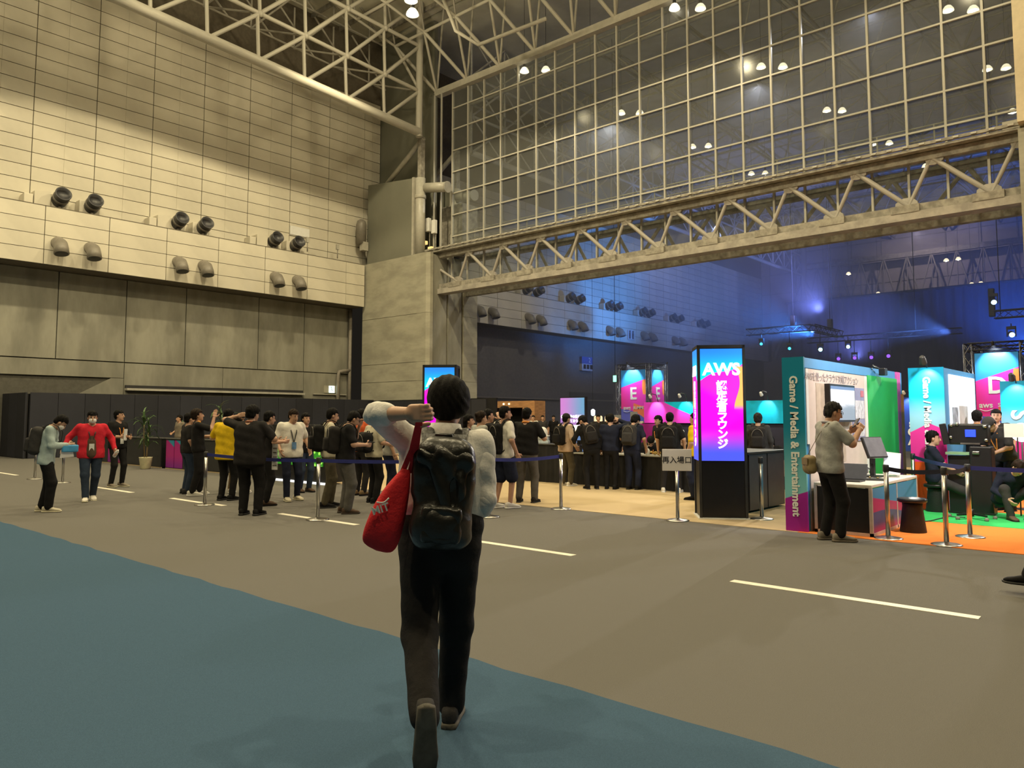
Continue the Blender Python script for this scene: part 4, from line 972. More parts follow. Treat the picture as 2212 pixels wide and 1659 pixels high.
# ---- show lighting rigs
t = thing('lighting_rig', 'black corner lighting rig with cyan beams hung in the next hall', 'lighting rig', (-19, 50, 7.4))
c0 = (-22.4, 50.0, 7.45); c1 = (-18.0, 50.0, 7.45); c2 = (-18.0, 55.5, 7.45)
truss(t, c0, c1, 0.42, 0.035, m_trk, 0.45); truss(t, c1, c2, 0.42, 0.035, m_trk, 0.45)
for (x, y) in ((-19.2, 50.0), (-18.0, 53.5)):
    MB().cbox((x, y, 8.0), (0.32, 0.32, 0.7), 0.04).build('chain_hoist', m_trk, t, w=True); MB().tube((x, y, 8.3), (x, y, 24.4), 0.025, n=5).build('hoist_chain', m_trk, t, w=True)
m_cyan = emit('cyan_beam_lens', (0.05, 0.60, 1.0), 3.0); m_vio = emit('violet_beam_lens', (0.30, 0.10, 1.0), 1.8)
def head(loc, tgt, label, lens, s=1.0, drop=0.5):
    t = thing('moving_light', label, 'stage light', loc, 0, 'moving stage lights')
    d = (Vector(tgt)-Vector(loc)).normalized(); Q = d.to_track_quat('Z', 'Y').to_matrix()
    MB().lathe([(0.10*s, -0.22*s), (0.15*s, -0.18*s), (0.16*s, 0.12*s), (0.14*s, 0.16*s)], 14, (0, 0, 0), Q).build('lamp_head', m_trk, t)
    MB().lathe([(0.14*s, 0.14*s), (0.14*s, 0.17*s), (0.05*s, 0.19*s)], 14, (0, 0, 0), Q).build('lens', lens, t)
    MB().box((0.2*s, 0, 0.12), (0.05, 0.12, 0.5*s)).box((-0.2*s, 0, 0.12), (0.05, 0.12, 0.5*s)).box((0, 0, 0.36*s), (0.45*s, 0.2, 0.16)).build('yoke', m_trk, t)
    MB().tube((0, 0, 0.4*s), (0, 0, drop), 0.03).build('clamp', m_trk, t)
for k, (x_, y_) in enumerate([(1645, 742), (1706, 752)]):
    q = on(x_, y_, 1, 49.79); head(tuple(q), (q[0]+2, 40, 3), 'cyan stage light under the corner rig, %s from the left' % ord_[k], m_cyan, 0.7, 7.35-q[2])
for k, (x_, y_) in enumerate([(1772, 755), (1832, 749)]):
    q = on(x_, y_, 0, -17.79); head(tuple(q), (-6, 20, 1.5), 'bright cyan stage light aimed at the visitors, %s of two' % ['left', 'right'][k], emit('cyan_flare', (0.35, 0.95, 1.0), 14.0), 0.85, 7.35-q[2])
for k, (x_, y_) in enumerate([(1811, 775), (1846, 773), (1882, 772), (1919, 769)]):
    q = on(x_, y_, 1, 61.8); head(tuple(q), (-4, 20, 2), 'violet stage light in the far row, %s from the left' % ord_[k], m_vio, 0.95, 1.3)
t = thing('lighting_rig', 'black lighting bar carrying the row of violet lights', 'lighting rig', (-18, 62, 7))
q = on(1800, 765, 1, 62.0); truss(t, (q[0]-2, 62, q[2]+1.2), (q[0]+9, 62, q[2]+1.2), 0.4, 0.03, m_trk, 0.5)
for dx in (0, 6): MB().tube((q[0]+dx, 62, q[2]+1.4), (q[0]+dx, 62, 24.4), 0.025, n=5).build('hoist_chain', m_trk, t, w=True)
t = thing('lighting_rig', 'black lighting bar with pale beams at the right edge', 'lighting rig', (-6.5, 50, 8))
q = on(2148, 680, 1, 50.0); truss(t, tuple(q), (q[0]+7, 50, q[2]), 0.42, 0.035, m_trk, 0.45)
MB().tube((q[0]+0.3, 50, q[2]), (q[0]+0.3, 50, 24.4), 0.025, n=5).build('hoist_chain', m_trk, t, w=True)
MB().cbox((q[0]-0.1, 50, q[2]+0.7), (0.3, 0.3, 1.6), 0.04).build('chain_hoist', m_trk, t, w=True)
for k, (x_, y_) in enumerate([(2146, 651), (2185, 722)]):
    q2 = on(x_, y_, 1, 49.79); head(tuple(q2), (q2[0]+3, 40, 3), 'pale blue stage light at the right edge, %s of two' % ['upper', 'lower'][k], emit('pale_lens', (0.4, 0.65, 1.0), 4.0), 1.0, 0.6)

# ---------------------------------------------------------------- teal Game / Media booth
t = thing('exhibit_booth', 'teal booth wall with vertical white lettering beside the phone man', 'booth', (-4.08, 10.58, 0))
ep = slab('end_panel', (-4.235, 10.56, 0.0), (-3.93, 10.60, 2.41), brand('booth_end', 'x', 0.0, 3), t)
slab('wall_core', (-4.225, 10.60, 0.0), (-3.95, 15.5, 2.40), M('booth_blue', (0.07, 0.30, 0.62), 0.5, var=0.04), t)
slab('top_strip', (-3.95, 10.60, 2.26), (-3.93, 15.0, 2.40), M('booth_blue', (0, 0, 0)), t)
slab('edge_strip', (-3.95, 15.08, 0.0), (-3.92, 15.30, 2.40), M('booth_pink', (0.75, 0.12, 0.45), 0.5), t)
slab('edge_strip', (-3.95, 15.3, 0.0), (-3.92, 15.5, 2.0), M('booth_orange', (0.9, 0.25, 0.02), 0.5), t)
slab('beige_panel', (-3.95, 10.72, 0.0), (-3.93, 13.32, 2.25), M('booth_beige', (0.66, 0.56, 0.50), 0.5, var=0.04), t)
slab('white_trim', (-3.95, 10.62, 1.2), (-3.925, 10.71, 2.25), m_white, t)
slab('white_trim', (-3.95, 13.22, 0.7), (-3.925, 13.34, 2.25), m_white, t)
slab('green_panel', (-3.95, 13.36, 0.40), (-3.92, 15.08, 2.27), M('chroma_green', (0.02, 0.46, 0.09), 0.6, var=0.03), t)
slab('tan_frame', (-3.93, 11.0, 0.9), (-3.925, 12.2, 2.06), M('booth_tan', (0.52, 0.43, 0.34), 0.5), t)  # darker tan rectangle set on the beige panel
tx = text('lettering', 'Game / Media & Entertainment', 0.16, m_wlet, t, frame4((-4.0+0.0, -0.024, 1.18), (0, 0, -1), (1, 0, 0)), bold=0.005)
tx.data.transform(Matrix.Translation((-0.0, 0, 0)))
def fit_text(o, axis, length):
    co = np.array([v.co[:] for v in o.data.vertices]); lo, hi = co.min(0), co.max(0); c = (lo+hi)/2; k = length/(hi[axis]-lo[axis])
    for v in o.data.vertices:
        for a in (0, 2): v.co[a] = c[a]+(v.co[a]-c[a])*(k if a == axis else min(k, 1.35))
    return lo, hi
fit_text(tx, 2, 1.94)
co = np.array([v.co[:] for v in tx.data.vertices]); tx.data.transform(Matrix.Translation((0.0-(co[:, 0].min()+co[:, 0].max())/2+0.005, 0, 0)))
text('heading', 'AWSを使ったクラウド対戦アクション', 0.135, M('grey_letter', (0.32, 0.28, 0.30), 0.5), t, frame4((0.158, 1.15, 2.14-0.0), (0, 1, 0), (0, 0, 1)), extrude=0.001)
sc_ = thing('wall_screen', 'flat screen showing pale clouds on the beige booth panel', 'screen', (-3.88, 11.9, 1.5))
slab('screen_case', (-3.93, 11.34, 1.50), (-3.85, 12.46, 2.06), m_black, sc_)
m_sky, nt, b = new_mat('screen_clouds'); sp = nt.nodes.new('ShaderNodeSeparateXYZ'); nt.links.new(coords(nt, 'Generated'), sp.inputs[0])
V_ = E_(nt, sp.outputs[2]); nn = noise(nt, coords(nt), 4.0, stretch=(1, 1, 5))
sc2 = mixc(nt, step(V_+nn*0.25, 0.45, 0.75), (0.20, 0.26, 0.34), (0.80, 0.84, 0.92)); sc2 = mixc(nt, step(V_, 0.88, 0.92), sc2, (0.10, 0.18, 0.34))
nt.links.new(sc2.s, b.inputs['Base Color']); nt.links.new(sc2.s, b.inputs['Emission Color']); b.inputs['Emission Strength'].default_value = 0.55
slab('display', (-3.85, 11.37, 1.53), (-3.846, 12.43, 2.03), m_sky, sc_)
po = thing('info_poster', 'lilac information poster beside the wall screen', 'poster', (-3.92, 12.85, 1.2))
slab('poster_sheet', (-3.93, 12.54, 1.20), (-3.915, 13.14, 2.04), M('lilac', (0.30, 0.30, 0.48), 0.5), po)
for (y0, y1, z0, z1) in [(12.57, 13.11, 1.55, 1.84), (12.57, 13.11, 1.27, 1.44), (12.95, 13.1, 1.90, 2.0)]:
    slab('poster_block', (-3.915, y0, z0), (-3.911, y1, z1), M('poster_white', (0.62, 0.62, 0.70), 0.5, var=0.25, nscale=14) if z0 < 1.9 else M('poster_red', (0.55, 0.15, 0.2), 0.5), po)
q = (-3.93, 13.65, 2.34); t = thing('track_lamp', 'small black lamp clipped on top of the teal booth wall', 'lamp', q)
MB().cbox((0.12, 0.2, 0), (0.1, 0.16, 0.12), 0.01).build('lamp_box', m_black, t); MB().path([(0, 0, 0.04), (0.04, -0.1, 0.1), (0.08, 0.1, 0.06)], 0.012, 6).build('clip_arm', m_chrome, t)
# demo table
t = thing('demo_table', 'white framed demo table with pink and blue printed side', 'table', (-3.5, 11.7, 0))
x0, x1, y0, y1, h = -3.88, -3.13, 10.68, 12.95, 0.68
slab('tabletop', (x0, y0, h-0.04), (x1, y1, h), M('white_laminate', (0.74, 0.70, 0.62), 0.4, var=0.03), t, 0.006)
for (x, y) in ((x0+0.02, y0+0.02), (x1-0.02, y0+0.02), (x1-0.02, y1-0.02), (x0+0.02, y1-0.02), (x1-0.02, 11.85)):
    slab('leg', (x-0.02, y-0.02, 0), (x+0.02, y+0.02, h-0.04), M('alu_profile', (0.62, 0.56, 0.52), 0.35, 0.2), t)
slab('bottom_rail', (x0, y0, 0.0), (x1, y0+0.04, 0.05), M('alu_profile', (0, 0, 0)), t); slab('bottom_rail', (x1-0.04, y0, 0.0), (x1, y1, 0.05), M('alu_profile', (0, 0, 0)), t)
slab('front_board', (x0+0.03, y0+0.01, 0.05), (x1-0.03, y0+0.03, h-0.05), m_black, t)
slab('side_board', (x1-0.02, y0+0.04, 0.05), (x1-0.005, y1-0.04, h-0.05), brand('table_side', 'y', 0.0, 5), t)
# things on the demo table
q = on(1905, 1010, 0, -3.5); t = thing('monitor', 'tilted black monitor on an arm above the demo table', 'monitor', (-3.55, 12.2, 0.68))
MB().box((0, 0, 0.20), (0.06, 0.08, 0.40)).build('stand', m_black, t); MB().box((0, 0, 0.012), (0.26, 0.30, 0.024)).build('foot', m_black, t)
Q = Matrix.Rotation(R(66), 3, 'Z') @ Matrix.Rotation(R(-22), 3, 'X')
MB().cbox((0.04, -0.03, 0.44), (0.40, 0.045, 0.33), 0.01, M=Q).build('screen_case', m_black, t)
MB().box(tuple(Vector((0.04, -0.03, 0.44))+Q @ Vector((0, -0.024, 0))), (0.37, 0.006, 0.30), M=Q).build('display', M('dim_display', (0.16, 0.16, 0.18), 0.25), t)
t = thing('tablet', 'pale glowing tablet leaning on a stand on the demo table', 'tablet', (-3.32, 12.35, 0.68))
Q = Matrix.Rotation(R(-14), 3, 'X') @ Matrix.Rotation(R(30), 3, 'Z')
MB().cbox((0, 0, 0.20), (0.24, 0.012, 0.34), 0.005, M=Q).build('tablet_case', m_white, t); MB().box((0, -0.009, 0.20), (0.21, 0.004, 0.30), M=Q).build('display', emit('tablet_glow', (0.70, 0.78, 0.95), 0.5), t)
MB().box((0, 0.03, 0.01), (0.14, 0.16, 0.02)).build('stand', m_chrome, t)
t = thing('laptop', 'open dark laptop in front of the phone man', 'laptop', (-3.55, 11.15, 0.68))
MB().cbox((0, 0, 0.012), (0.34, 0.24, 0.02), 0.005).build('keyboard_base', m_dark, t); MB().cbox((0.02, 0.14, 0.13), (0.34, 0.015, 0.23), 0.005, M=Matrix.Rotation(R(-22), 3, 'X')).build('lid', M('laptop_lid', (0.06, 0.065, 0.08), 0.4), t)
t = thing('control_pad', 'flat dark control pad lying at the table edge', 'controller', (-3.35, 11.55, 0.68), 0.3)
MB().cbox((0, 0, 0.014), (0.26, 0.16, 0.028), 0.008).build('pad_body', m_dark, t); MB().tube((0.05, 0, 0.028), (0.05, 0, 0.045), 0.018).tube((-0.05, 0.02, 0.028), (-0.05, 0.02, 0.05), 0.012).build('knobs', M('brass', (0.5, 0.38, 0.15), 0.3, 0.8), t)
tag(MB().path([(-3.5, 11.4, 0.69), (-3.45, 11.6, 0.78), (-3.5, 11.8, 0.84), (-3.55, 12.05, 0.8), (-3.55, 12.2, 0.9)], 0.008, 6).build('cable', m_dark), 'thin dark cable looping from the pad to the monitor', 'cable')
tag(MB().box((-3.62, 11.5, 0.688), (0.30, 0.21, 0.008), 0.3).build('leaflet', m_paper), 'white leaflet lying beside the laptop', 'leaflet')
# stools
def stool(x, y, label):
    t = thing('stool', label, 'stool', (x, y, 0))
    MB().lathe([(0.17, 0.41), (0.185, 0.42), (0.185, 0.455), (0.17, 0.465), (0.02, 0.47)], 28).build('seat', m_black, t)
    MB().lathe([(0.165, 0.0), (0.168, 0.01), (0.125, 0.36), (0.13, 0.41)], 28).build('tapered_base', M('stool_plastic', (0.012, 0.012, 0.013), 0.55, bump=0.3, bscale=80), t)
q = G(1973, 1150); stool(q[0], q[1], 'empty black tapered stool beside the printed demo table')
q = G(2024, 1106); SEAT = (q[0], q[1]); stool(q[0], q[1], 'black tapered stool under the seated man')

# ---- second and third booths at the right
t = thing('exhibit_booth', 'cyan and magenta booth end behind the seated man', 'booth', (-3.3, 14.6, 0))
slab('end_panel', (-3.60, 14.56, 0.0), (-3.05, 14.60, 2.43), brand('booth_end_two', 'x', 0.0, 4), t)
slab('wall_core', (-3.59, 14.60, 0.0), (-3.06, 17.2, 2.42), M('booth_blue', (0, 0, 0)), t)
slab('lit_poster', (-3.06, 14.95, 1.35), (-3.04, 17.05, 2.32), M('lightbox', (0.9, 0.9, 0.92), 0.4, emis=(0.95, 0.95, 1.0), es=0.9), t)
slab('poster_figure', (-3.04, 15.05, 1.38), (-3.035, 15.5, 1.75), M('poster_grey', (0.35, 0.42, 0.52), 0.5, var=0.4, nscale=8), t); slab('poster_figure', (-3.04, 15.6, 1.36), (-3.035, 16.3, 1.78), M('poster_pale', (0.55, 0.58, 0.6), 0.5), t)
tx = text('lettering', 'Game / Media & Entertainment', 0.16, m_wlet, t, frame4((-0.02, -0.045, 1.30), (0, 0, -1), (1, 0, 0)), bold=0.005); fit_text(tx, 2, 1.94)
clip_light((-3.28, 14.22, 2.52), (-3.3, 14.56, 2.12), 'black lamp clipped over the magenta booth end', 70, (0.85, 0.97, 1.0), 75)
a_ = on(2160, 824, 1, 17.6)
t = thing('exhibit_booth', 'teal booth end with one large letter at the right edge', 'booth', (-2.4, 17.6, 0))
slab('end_panel', (a_[0], 17.56, 0.0), (a_[0]+0.55, 17.60, a_[2]), brand('booth_end_two', 'x', 0.0, 4), t); slab('wall_core', (a_[0]+0.01, 17.60, 0), (a_[0]+0.54, 20, a_[2]-0.01), M('booth_blue', (0, 0, 0)), t)
text('lettering', 'S', 0.42, m_wlet, t, frame4((a_[0]+2.4+0.30, -0.045, 1.62), (0, 0, -1), (1, 0, 0)), bold=0.01)
clip_light((a_[0]+0.25, 17.25, a_[2]+0.05), (a_[0]+0.27, 17.56, a_[2]-0.35), 'black lamp clipped over the teal booth at the edge', 60, (0.7, 0.92, 1.0), 80)
a_ = on(1955, 858, 1, 21.0); b_ = on(1972, 975, 1, 21.0)
t = thing('blue_panel', 'narrow blue panel with white letters between the two booths', 'panel', (a_[0], 21.0, 0))
slab('panel_board', (a_[0]-0.4, 21.0, b_[2]), (b_[0]+0.2, 21.06, a_[2]), M('royal_print', (0.015, 0.05, 0.30), 0.5), t); slab('panel_leg', (a_[0]-0.35, 21.0, 0), (a_[0]-0.3, 21.06, b_[2]), m_dark, t); slab('panel_leg', (b_[0], 21.0, 0), (b_[0]+0.05, 21.06, b_[2]), m_dark, t)
for i, ch in enumerate('aCA'): text('lettering', ch, 0.30, m_wlet, t, frame4((0.14, -0.02, on(1962, 915+19*i, 1, 21.0)[2]), (1, 0, 0), (0, 0, 1)), bold=0.008)
clip_light((a_[0]+0.05, 20.7, a_[2]+0.1), (a_[0]+0.1, 21.0, a_[2]-0.25), 'small lamp over the narrow blue panel', 25, (0.8, 0.95, 1.0), 70)
# demo rig behind the seated man
YR = 14.35; ra_, rb_ = on(2046, 915, 1, YR), on(2136, 962, 1, YR); rx0, rx1, rz1, rz0 = ra_[0], rb_[0], ra_[2], rb_[2]; rw_ = rx1-rx0
t = thing('demo_rig', 'black equipment rig with a small blue display behind the belt', 'equipment', (rx0, YR, 0))
slab('rig_case', (rx0, YR, rz0), (rx1, YR+0.22, rz1), M('rig_black', (0.014, 0.014, 0.015), 0.3, bump=0.2, bscale=20), t, 0.03)
MB().cbox((rx0-0.04, YR-0.02, (rz0+rz1)/2), (0.10, 0.05, rz1-rz0), 0.01, M=Matrix.Rotation(R(-10), 3, 'Y')).build('side_flap', m_black, t, w=True)
slab('blue_display', (rx0+rw_*0.44, YR-0.015, rz0+0.13), (rx0+rw_*0.70, YR, rz0+0.25), emit('blue_lcd', (0.02, 0.06, 1.0), 1.2), t, 0.004)
slab('steel_rail', (rx0+rw_*0.32, YR-0.03, rz0+0.01), (rx0+rw_*0.80, YR, rz0+0.035), m_chrome, t)
for (u_, z_) in ((0.10, 0.32), (0.08, 0.12), (0.92, 0.30), (0.94, 0.08), (0.25, 0.34)): MB().lathe([(0.028, 0), (0.028, 0.02), (0.016, 0.03)], 12, (rx0+rw_*u_, YR, rz0+z_), Matrix.Rotation(R(90), 3, 'X')).build('knob', m_chrome, t, w=True)
slab('bench_top', (rx0-0.02, YR-0.12, rz0-0.16), (rx0+rw_*0.55, YR+0.2, rz0-0.12), M('bench_green', (0.22, 0.40, 0.24), 0.5), t); slab('bench_body', (rx0, YR-0.05, 0.0), (rx0+rw_*0.55, YR+0.2, rz0-0.18), m_black, t)
slab('control_tower', (rx0+rw_*0.55, YR-0.1, 0.0), (rx1+0.05, YR+0.2, rz0-0.02), m_black, t, 0.02)
MB().cbox((rx0+rw_*0.72, YR-0.12, rz0-0.12), (0.10, 0.04, 0.05), 0.01).build('switch_plate', m_chrome, t, w=True)
t = thing('caster_base', 'low black wheeled base under the feet of the seated man', 'base', (*tuple(G(2100, 1122))[:2], 0))
MB().tube((0, 0, 0.05), (0, 0, 0.16), 0.03).build('hub', m_black, t)
for k in range(5):
    a = 0.5+2*math.pi*k/5; MB().box((0.16*math.cos(a), 0.16*math.sin(a), 0.085), (0.32, 0.035, 0.025), a).build('arm', m_black, t)
    MB().lathe([(0.012, -0.02), (0.03, -0.016), (0.03, 0.016), (0.012, 0.02)], 12, (0.32*math.cos(a), 0.32*math.sin(a), 0.032), Matrix.Rotation(R(90), 3, 'X')).build('caster', M('caster_grey', (0.25, 0.2, 0.18), 0.5), t)
q = on(2206, 934, 1, 15.6); t = thing('ring_lamp', 'glaring white round lamp at the right edge', 'lamp', (q[0], 15.6, 0))
MB().lathe([(0.02, -0.03), (0.14, -0.02), (0.16, 0.0), (0.14, 0.03), (0.02, 0.04)], 24, (0, 0, q[2]), Matrix.Rotation(R(90), 3, 'X')).build('lamp_face', emit('ring_face', (1, 1, 1), 6.0), t)
MB().tube((0, 0.03, 0.02), (0, 0.03, q[2]-0.1), 0.015).build('pole', m_dark, t); MB().lathe([(0.2, 0), (0.2, 0.015), (0.03, 0.03)], 20, (0, 0.03, 0)).build('base', m_dark, t)
a_ = on(2168, 915, 1, 14.5); b_ = on(2196, 945, 1, 14.5)
t = thing('white_flag', 'pale square diffuser beside the ring lamp', 'diffuser', ((a_[0]+b_[0])/2, 14.5, 0))
slab('cloth', (a_[0], 14.5, b_[2]), (b_[0]+0.1, 14.52, a_[2]), m_white, t); slab('stem', (b_[0], 14.5, 0), (b_[0]+0.02, 14.52, b_[2]), m_dark, t)
tag(MB().path([tuple(G(1985, 1130)+[0, 0, .02]), tuple(G(2010, 1128)+[0, 0, .02]), tuple(G(2050, 1118)+[0, 0, .02]), tuple(G(2085, 1122)+[0, 0, .03])], 0.008, 5).build('floor_cable', m_dark), 'thin cable lying across the green carpet strip', 'cable')
# ---------------------------------------------------------------- people: implicit-surface bodies, meshed with surface nets
def V(*a): return np.array(a, dtype=float)
def unit(v): return v/max(1e-9, np.linalg.norm(v))
class SDF:
    """smooth union of tapered capsules and ellipsoids, sampled on a grid and meshed"""
    def __init__(s, k=0.03): s.p = []; s.k = k; s.cuts = []; s.wr = None
    def cap(s, a, b, ra, rb, flat=None, k=None):
        """tapered capsule; flat=(axis, factor) squeezes the section along axis"""
        s.p.append(('c', np.array(a, float), np.array(b, float), ra, rb, flat, k)); return s
    def ell(s, c, r, B=None, k=None):
        s.p.append(('e', np.array(c, float), np.array(r, float), np.eye(3) if B is None else np.array(B, float), k)); return s
    def rbox(s, c, h, rad, B=None, k=None):
        s.p.append(('b', np.array(c, float), np.array(h, float), rad, np.eye(3) if B is None else np.array(B, float), k)); return s
    def ext(s, q):
        if q[0] == 'c':
            m = max(q[3], q[4]); return np.minimum(q[1], q[2])-m, np.maximum(q[1], q[2])+m
        if q[0] == 'e': m = q[2].max(); return q[1]-m, q[1]+m
        m = np.linalg.norm(q[2]); return q[1]-m, q[1]+m
    def val(s, q, X, Y, Z):
        if q[0] == 'c':
            _, a, b, ra, rb, fl, _k = q
            px_, py_, pz_ = X-a[0], Y-a[1], Z-a[2]; d = b-a
            sc = 1.0
            if fl is not None:
                ax, f = fl; t = (px_*ax[0]+py_*ax[1]+pz_*ax[2]); e = (1/f-1)
                px_, py_, pz_ = px_+t*e*ax[0], py_+t*e*ax[1], pz_+t*e*ax[2]
                d = d+ax*(d@ax)*e; sc = (f+1)/2
            L = max(1e-9, d@d); t = np.clip((px_*d[0]+py_*d[1]+pz_*d[2])/L, 0, 1)
            return (np.sqrt((px_-t*d[0])**2+(py_-t*d[1])**2+(pz_-t*d[2])**2)-(ra+(rb-ra)*t))*sc
        c = q[1]; B = q[3] if q[0] == 'e' else q[4]
        px_, py_, pz_ = X-c[0], Y-c[1], Z-c[2]
        u = [px_*B[i][0]+py_*B[i][1]+pz_*B[i][2] for i in range(3)]
        if q[0] == 'e':
            r = q[2]; k0 = np.sqrt(sum((u[i]/r[i])**2 for i in range(3))); k1 = np.sqrt(sum((u[i]/r[i]**2)**2 for i in range(3)))+1e-9
            return k0*(k0-1)/k1
        h = q[2]; rad = q[3]
        w_ = [np.abs(u[i])-(h[i]-rad) for i in range(3)]
        return np.sqrt(sum(np.maximum(x, 0)**2 for x in w_))+np.minimum(np.maximum(np.maximum(w_[0], w_[1]), w_[2]), 0)-rad
    def mesh(s, vx):
        los, his = zip(*[s.ext(q) for q in s.p]); lo = np.min(los, 0)-3*vx; hi = np.max(his, 0)+3*vx
        n = np.ceil((hi-lo)/vx).astype(int)+1
        g = [lo[i]+vx*np.arange(n[i]) for i in range(3)]
        D = np.full(n, 0.5)
        for q in s.p:
            k = q[-1] if q[-1] is not None else s.k
            a, b = s.ext(q); pad = k+2.5*vx
            i0 = np.clip(np.floor((a-pad-lo)/vx).astype(int), 0, n-1); i1 = np.clip(np.ceil((b+pad-lo)/vx).astype(int)+1, 1, n)
            sl = tuple(slice(i0[i], i1[i]) for i in range(3))
            X = g[0][sl[0]][:, None, None]; Y = g[1][sl[1]][None, :, None]; Z = g[2][sl[2]][None, None, :]
            v = s.val(q, X, Y, Z); o = D[sl]
            h = np.clip(0.5+0.5*(o-v)/k, 0, 1); D[sl] = o*(1-h)+v*h-k*h*(1-h)
        if s.wr is not None or s.cuts:
            X = g[0][:, None, None]; Y = g[1][None, :, None]; Z = g[2][None, None, :]
            if s.wr is not None: D = D+s.wr(X, Y, Z)
            for f in s.cuts: D = np.maximum(D, f(X, Y, Z))
        return nets(D, lo, vx)
def nets(D, lo, vx):
    """surface nets"""
    S = D < 0; n = np.array(D.shape)-1
    acc = np.zeros((*n, 3)); cnt = np.zeros(n)
    def sub(A, o): return A[o[0]:o[0]+n[0], o[1]:o[1]+n[1], o[2]:o[2]+n[2]]
    for ax in range(3):
        for u in (0, 1):
            for w_ in (0, 1):
                o0 = [0, 0, 0]; o0[(ax+1) % 3] = u; o0[(ax+2) % 3] = w_; o1 = list(o0); o1[ax] = 1
                A, B = sub(D, o0), sub(D, o1); m = sub(S, o0) != sub(S, o1)
                t = np.where(m, A/np.where(m, A-B, 1), 0)
                for c in range(3): acc[..., c] += np.where(m, o0[c]+(t if c == ax else 0), 0)
                cnt += m
    act = cnt > 0; idx = np.full(n, -1, dtype=np.int64); idx[act] = np.arange(act.sum())
    ii = np.argwhere(act); v = lo+vx*(ii+acc[act]/cnt[act][:, None])
    Q = []
    for ax in range(3):
        b, c = (ax+1) % 3, (ax+2) % 3
        s0 = [slice(None)]*3; s1 = [slice(None)]*3; s0[ax] = slice(0, -1); s1[ax] = slice(1, None)
        df = S[tuple(s0)] != S[tuple(s1)]
        e = np.argwhere(df); e = e[(e[:, b] > 0) & (e[:, c] > 0) & (e[:, b] < D.shape[b]-1) & (e[:, c] < D.shape[c]-1)]
        if not len(e): continue
        ins = S[tuple(e.T)]
        def cell(db, dc):
            q = e.copy(); q[:, b] -= db; q[:, c] -= dc; return idx[tuple(q.T)]
        q = np.stack([cell(1, 1), cell(0, 1), cell(0, 0), cell(1, 0)], 1)
        q[~ins] = q[~ins][:, ::-1]; Q.append(q)
    q = np.concatenate(Q); return v, q[(q >= 0).all(1)]
def join(ms):
    vs_, qs, b = [], [], 0
    for v, q in ms: vs_.append(v); qs.append(q+b); b += len(v)
    return np.concatenate(vs_), np.concatenate(qs)
def ik(a, t, l1, l2, pole):
    d = t-a; L = np.linalg.norm(d); L2 = min(L, (l1+l2)*0.998); d = d/max(L, 1e-9); end = a+d*L2
    x = (l1*l1-l2*l2+L2*L2)/(2*L2); y = math.sqrt(max(0, l1*l1-x*x))
    p = pole-d*(pole@d); p = unit(p); return a+d*x+p*y, end
def rotx(a): c, s = math.cos(a), math.sin(a); return np.array([[1, 0, 0], [0, c, -s], [0, s, c]])
def roty(a): c, s = math.cos(a), math.sin(a); return np.array([[c, 0, s], [0, 1, 0], [-s, 0, c]])
def rotz(a): c, s = math.cos(a), math.sin(a); return np.array([[c, -s, 0], [s, c, 0], [0, 0, 1]])
def hand(wrist, d, palm, side, curl, s=1.0, spread=0.0):
    """hand SDF: d along fingers, palm = palm normal, side = +1 right hand; five unequal bent fingers"""
    d = unit(d); palm = unit(palm-d*(palm@d)); x = unit(np.cross(d, -palm))*side   # x towards the thumb
    x = -x
    H = SDF(0.007); P = lambda a, b, c: wrist+x*a*s+d*b*s+palm*c*s
    H.cap(P(0, -0.03, 0), P(0, 0.015, 0), 0.026*s, 0.028*s)
    H.rbox(P(0, 0.052, 0.002), (0.041*s, 0.045*s, 0.016*s), 0.014*s, np.array([x, d, palm]), k=0.015)
    for i, (fx_, L) in enumerate(((0.030, 0.074), (0.010, 0.083), (-0.011, 0.077), (-0.030, 0.060))):
        p = P(fx_, 0.088, 0.0); a = 0.0; r = (0.0098, 0.010, 0.0096, 0.0085)[i]*s
        for j, f in enumerate((0.46, 0.30, 0.24)):
            a += curl*(0.75, 1.0, 0.8)[j]
            q = p+(d*math.cos(a)+palm*math.sin(a)+x*spread*(1.5-i)*0.12)*L*f*s
            H.cap(p, q, r*(1-0.08*j), r*(0.94-0.10*j)); p = q
    p = P(0.034, 0.022, 0.006); dirs = [x*0.75+d*0.62+palm*(0.25+0.5*curl), x*(0.45-0.5*curl)+d*0.85+palm*(0.3+0.4*curl)]
    for j, q_ in enumerate(dirs):
        q = p+unit(q_)*(0.042, 0.034)[j]*s; H.cap(p, q, 0.0125*s, 0.0105*s); p = q
    return H
SKIN = [(0.56, 0.33, 0.22), (0.50, 0.28, 0.18), (0.62, 0.38, 0.27)]
for i in range(3): 
    mm = M('skin_%d' % i, SKIN[i], 0.5, var=0.06, nscale=9); mm.node_tree.nodes['Principled BSDF'].inputs['Subsurface Weight'].default_value = 0.0
def fabric(name, col, rough=0.85): return M('fabric_'+name, col, rough, var=0.14, nscale=7, bump=0.25, bscale=26, spec=0.2)
FAB = {'black': (0.012, 0.0115, 0.012), 'soft_black': (0.022, 0.020, 0.020), 'charcoal': (0.045, 0.043, 0.043), 'grey': (0.115, 0.108, 0.098), 'lightgrey': (0.40, 0.40, 0.37), 'white': (0.74, 0.71, 0.64),
       'cream': (0.62, 0.57, 0.44), 'navy': (0.016, 0.020, 0.040), 'denim': (0.030, 0.045, 0.075), 'red': (0.62, 0.025, 0.045), 'yellow': (0.78, 0.52, 0.015), 'orange': (0.65, 0.12, 0.04),
       'khaki': (0.22, 0.15, 0.075), 'olive': (0.10, 0.085, 0.055), 'brown': (0.10, 0.065, 0.045), 'paleblue': (0.42, 0.52, 0.52), 'beige': (0.60, 0.46, 0.36), 'polo': (0.34, 0.345, 0.335), 'pink': (0.55, 0.30, 0.45), 'greige': (0.22, 0.19, 0.15)}
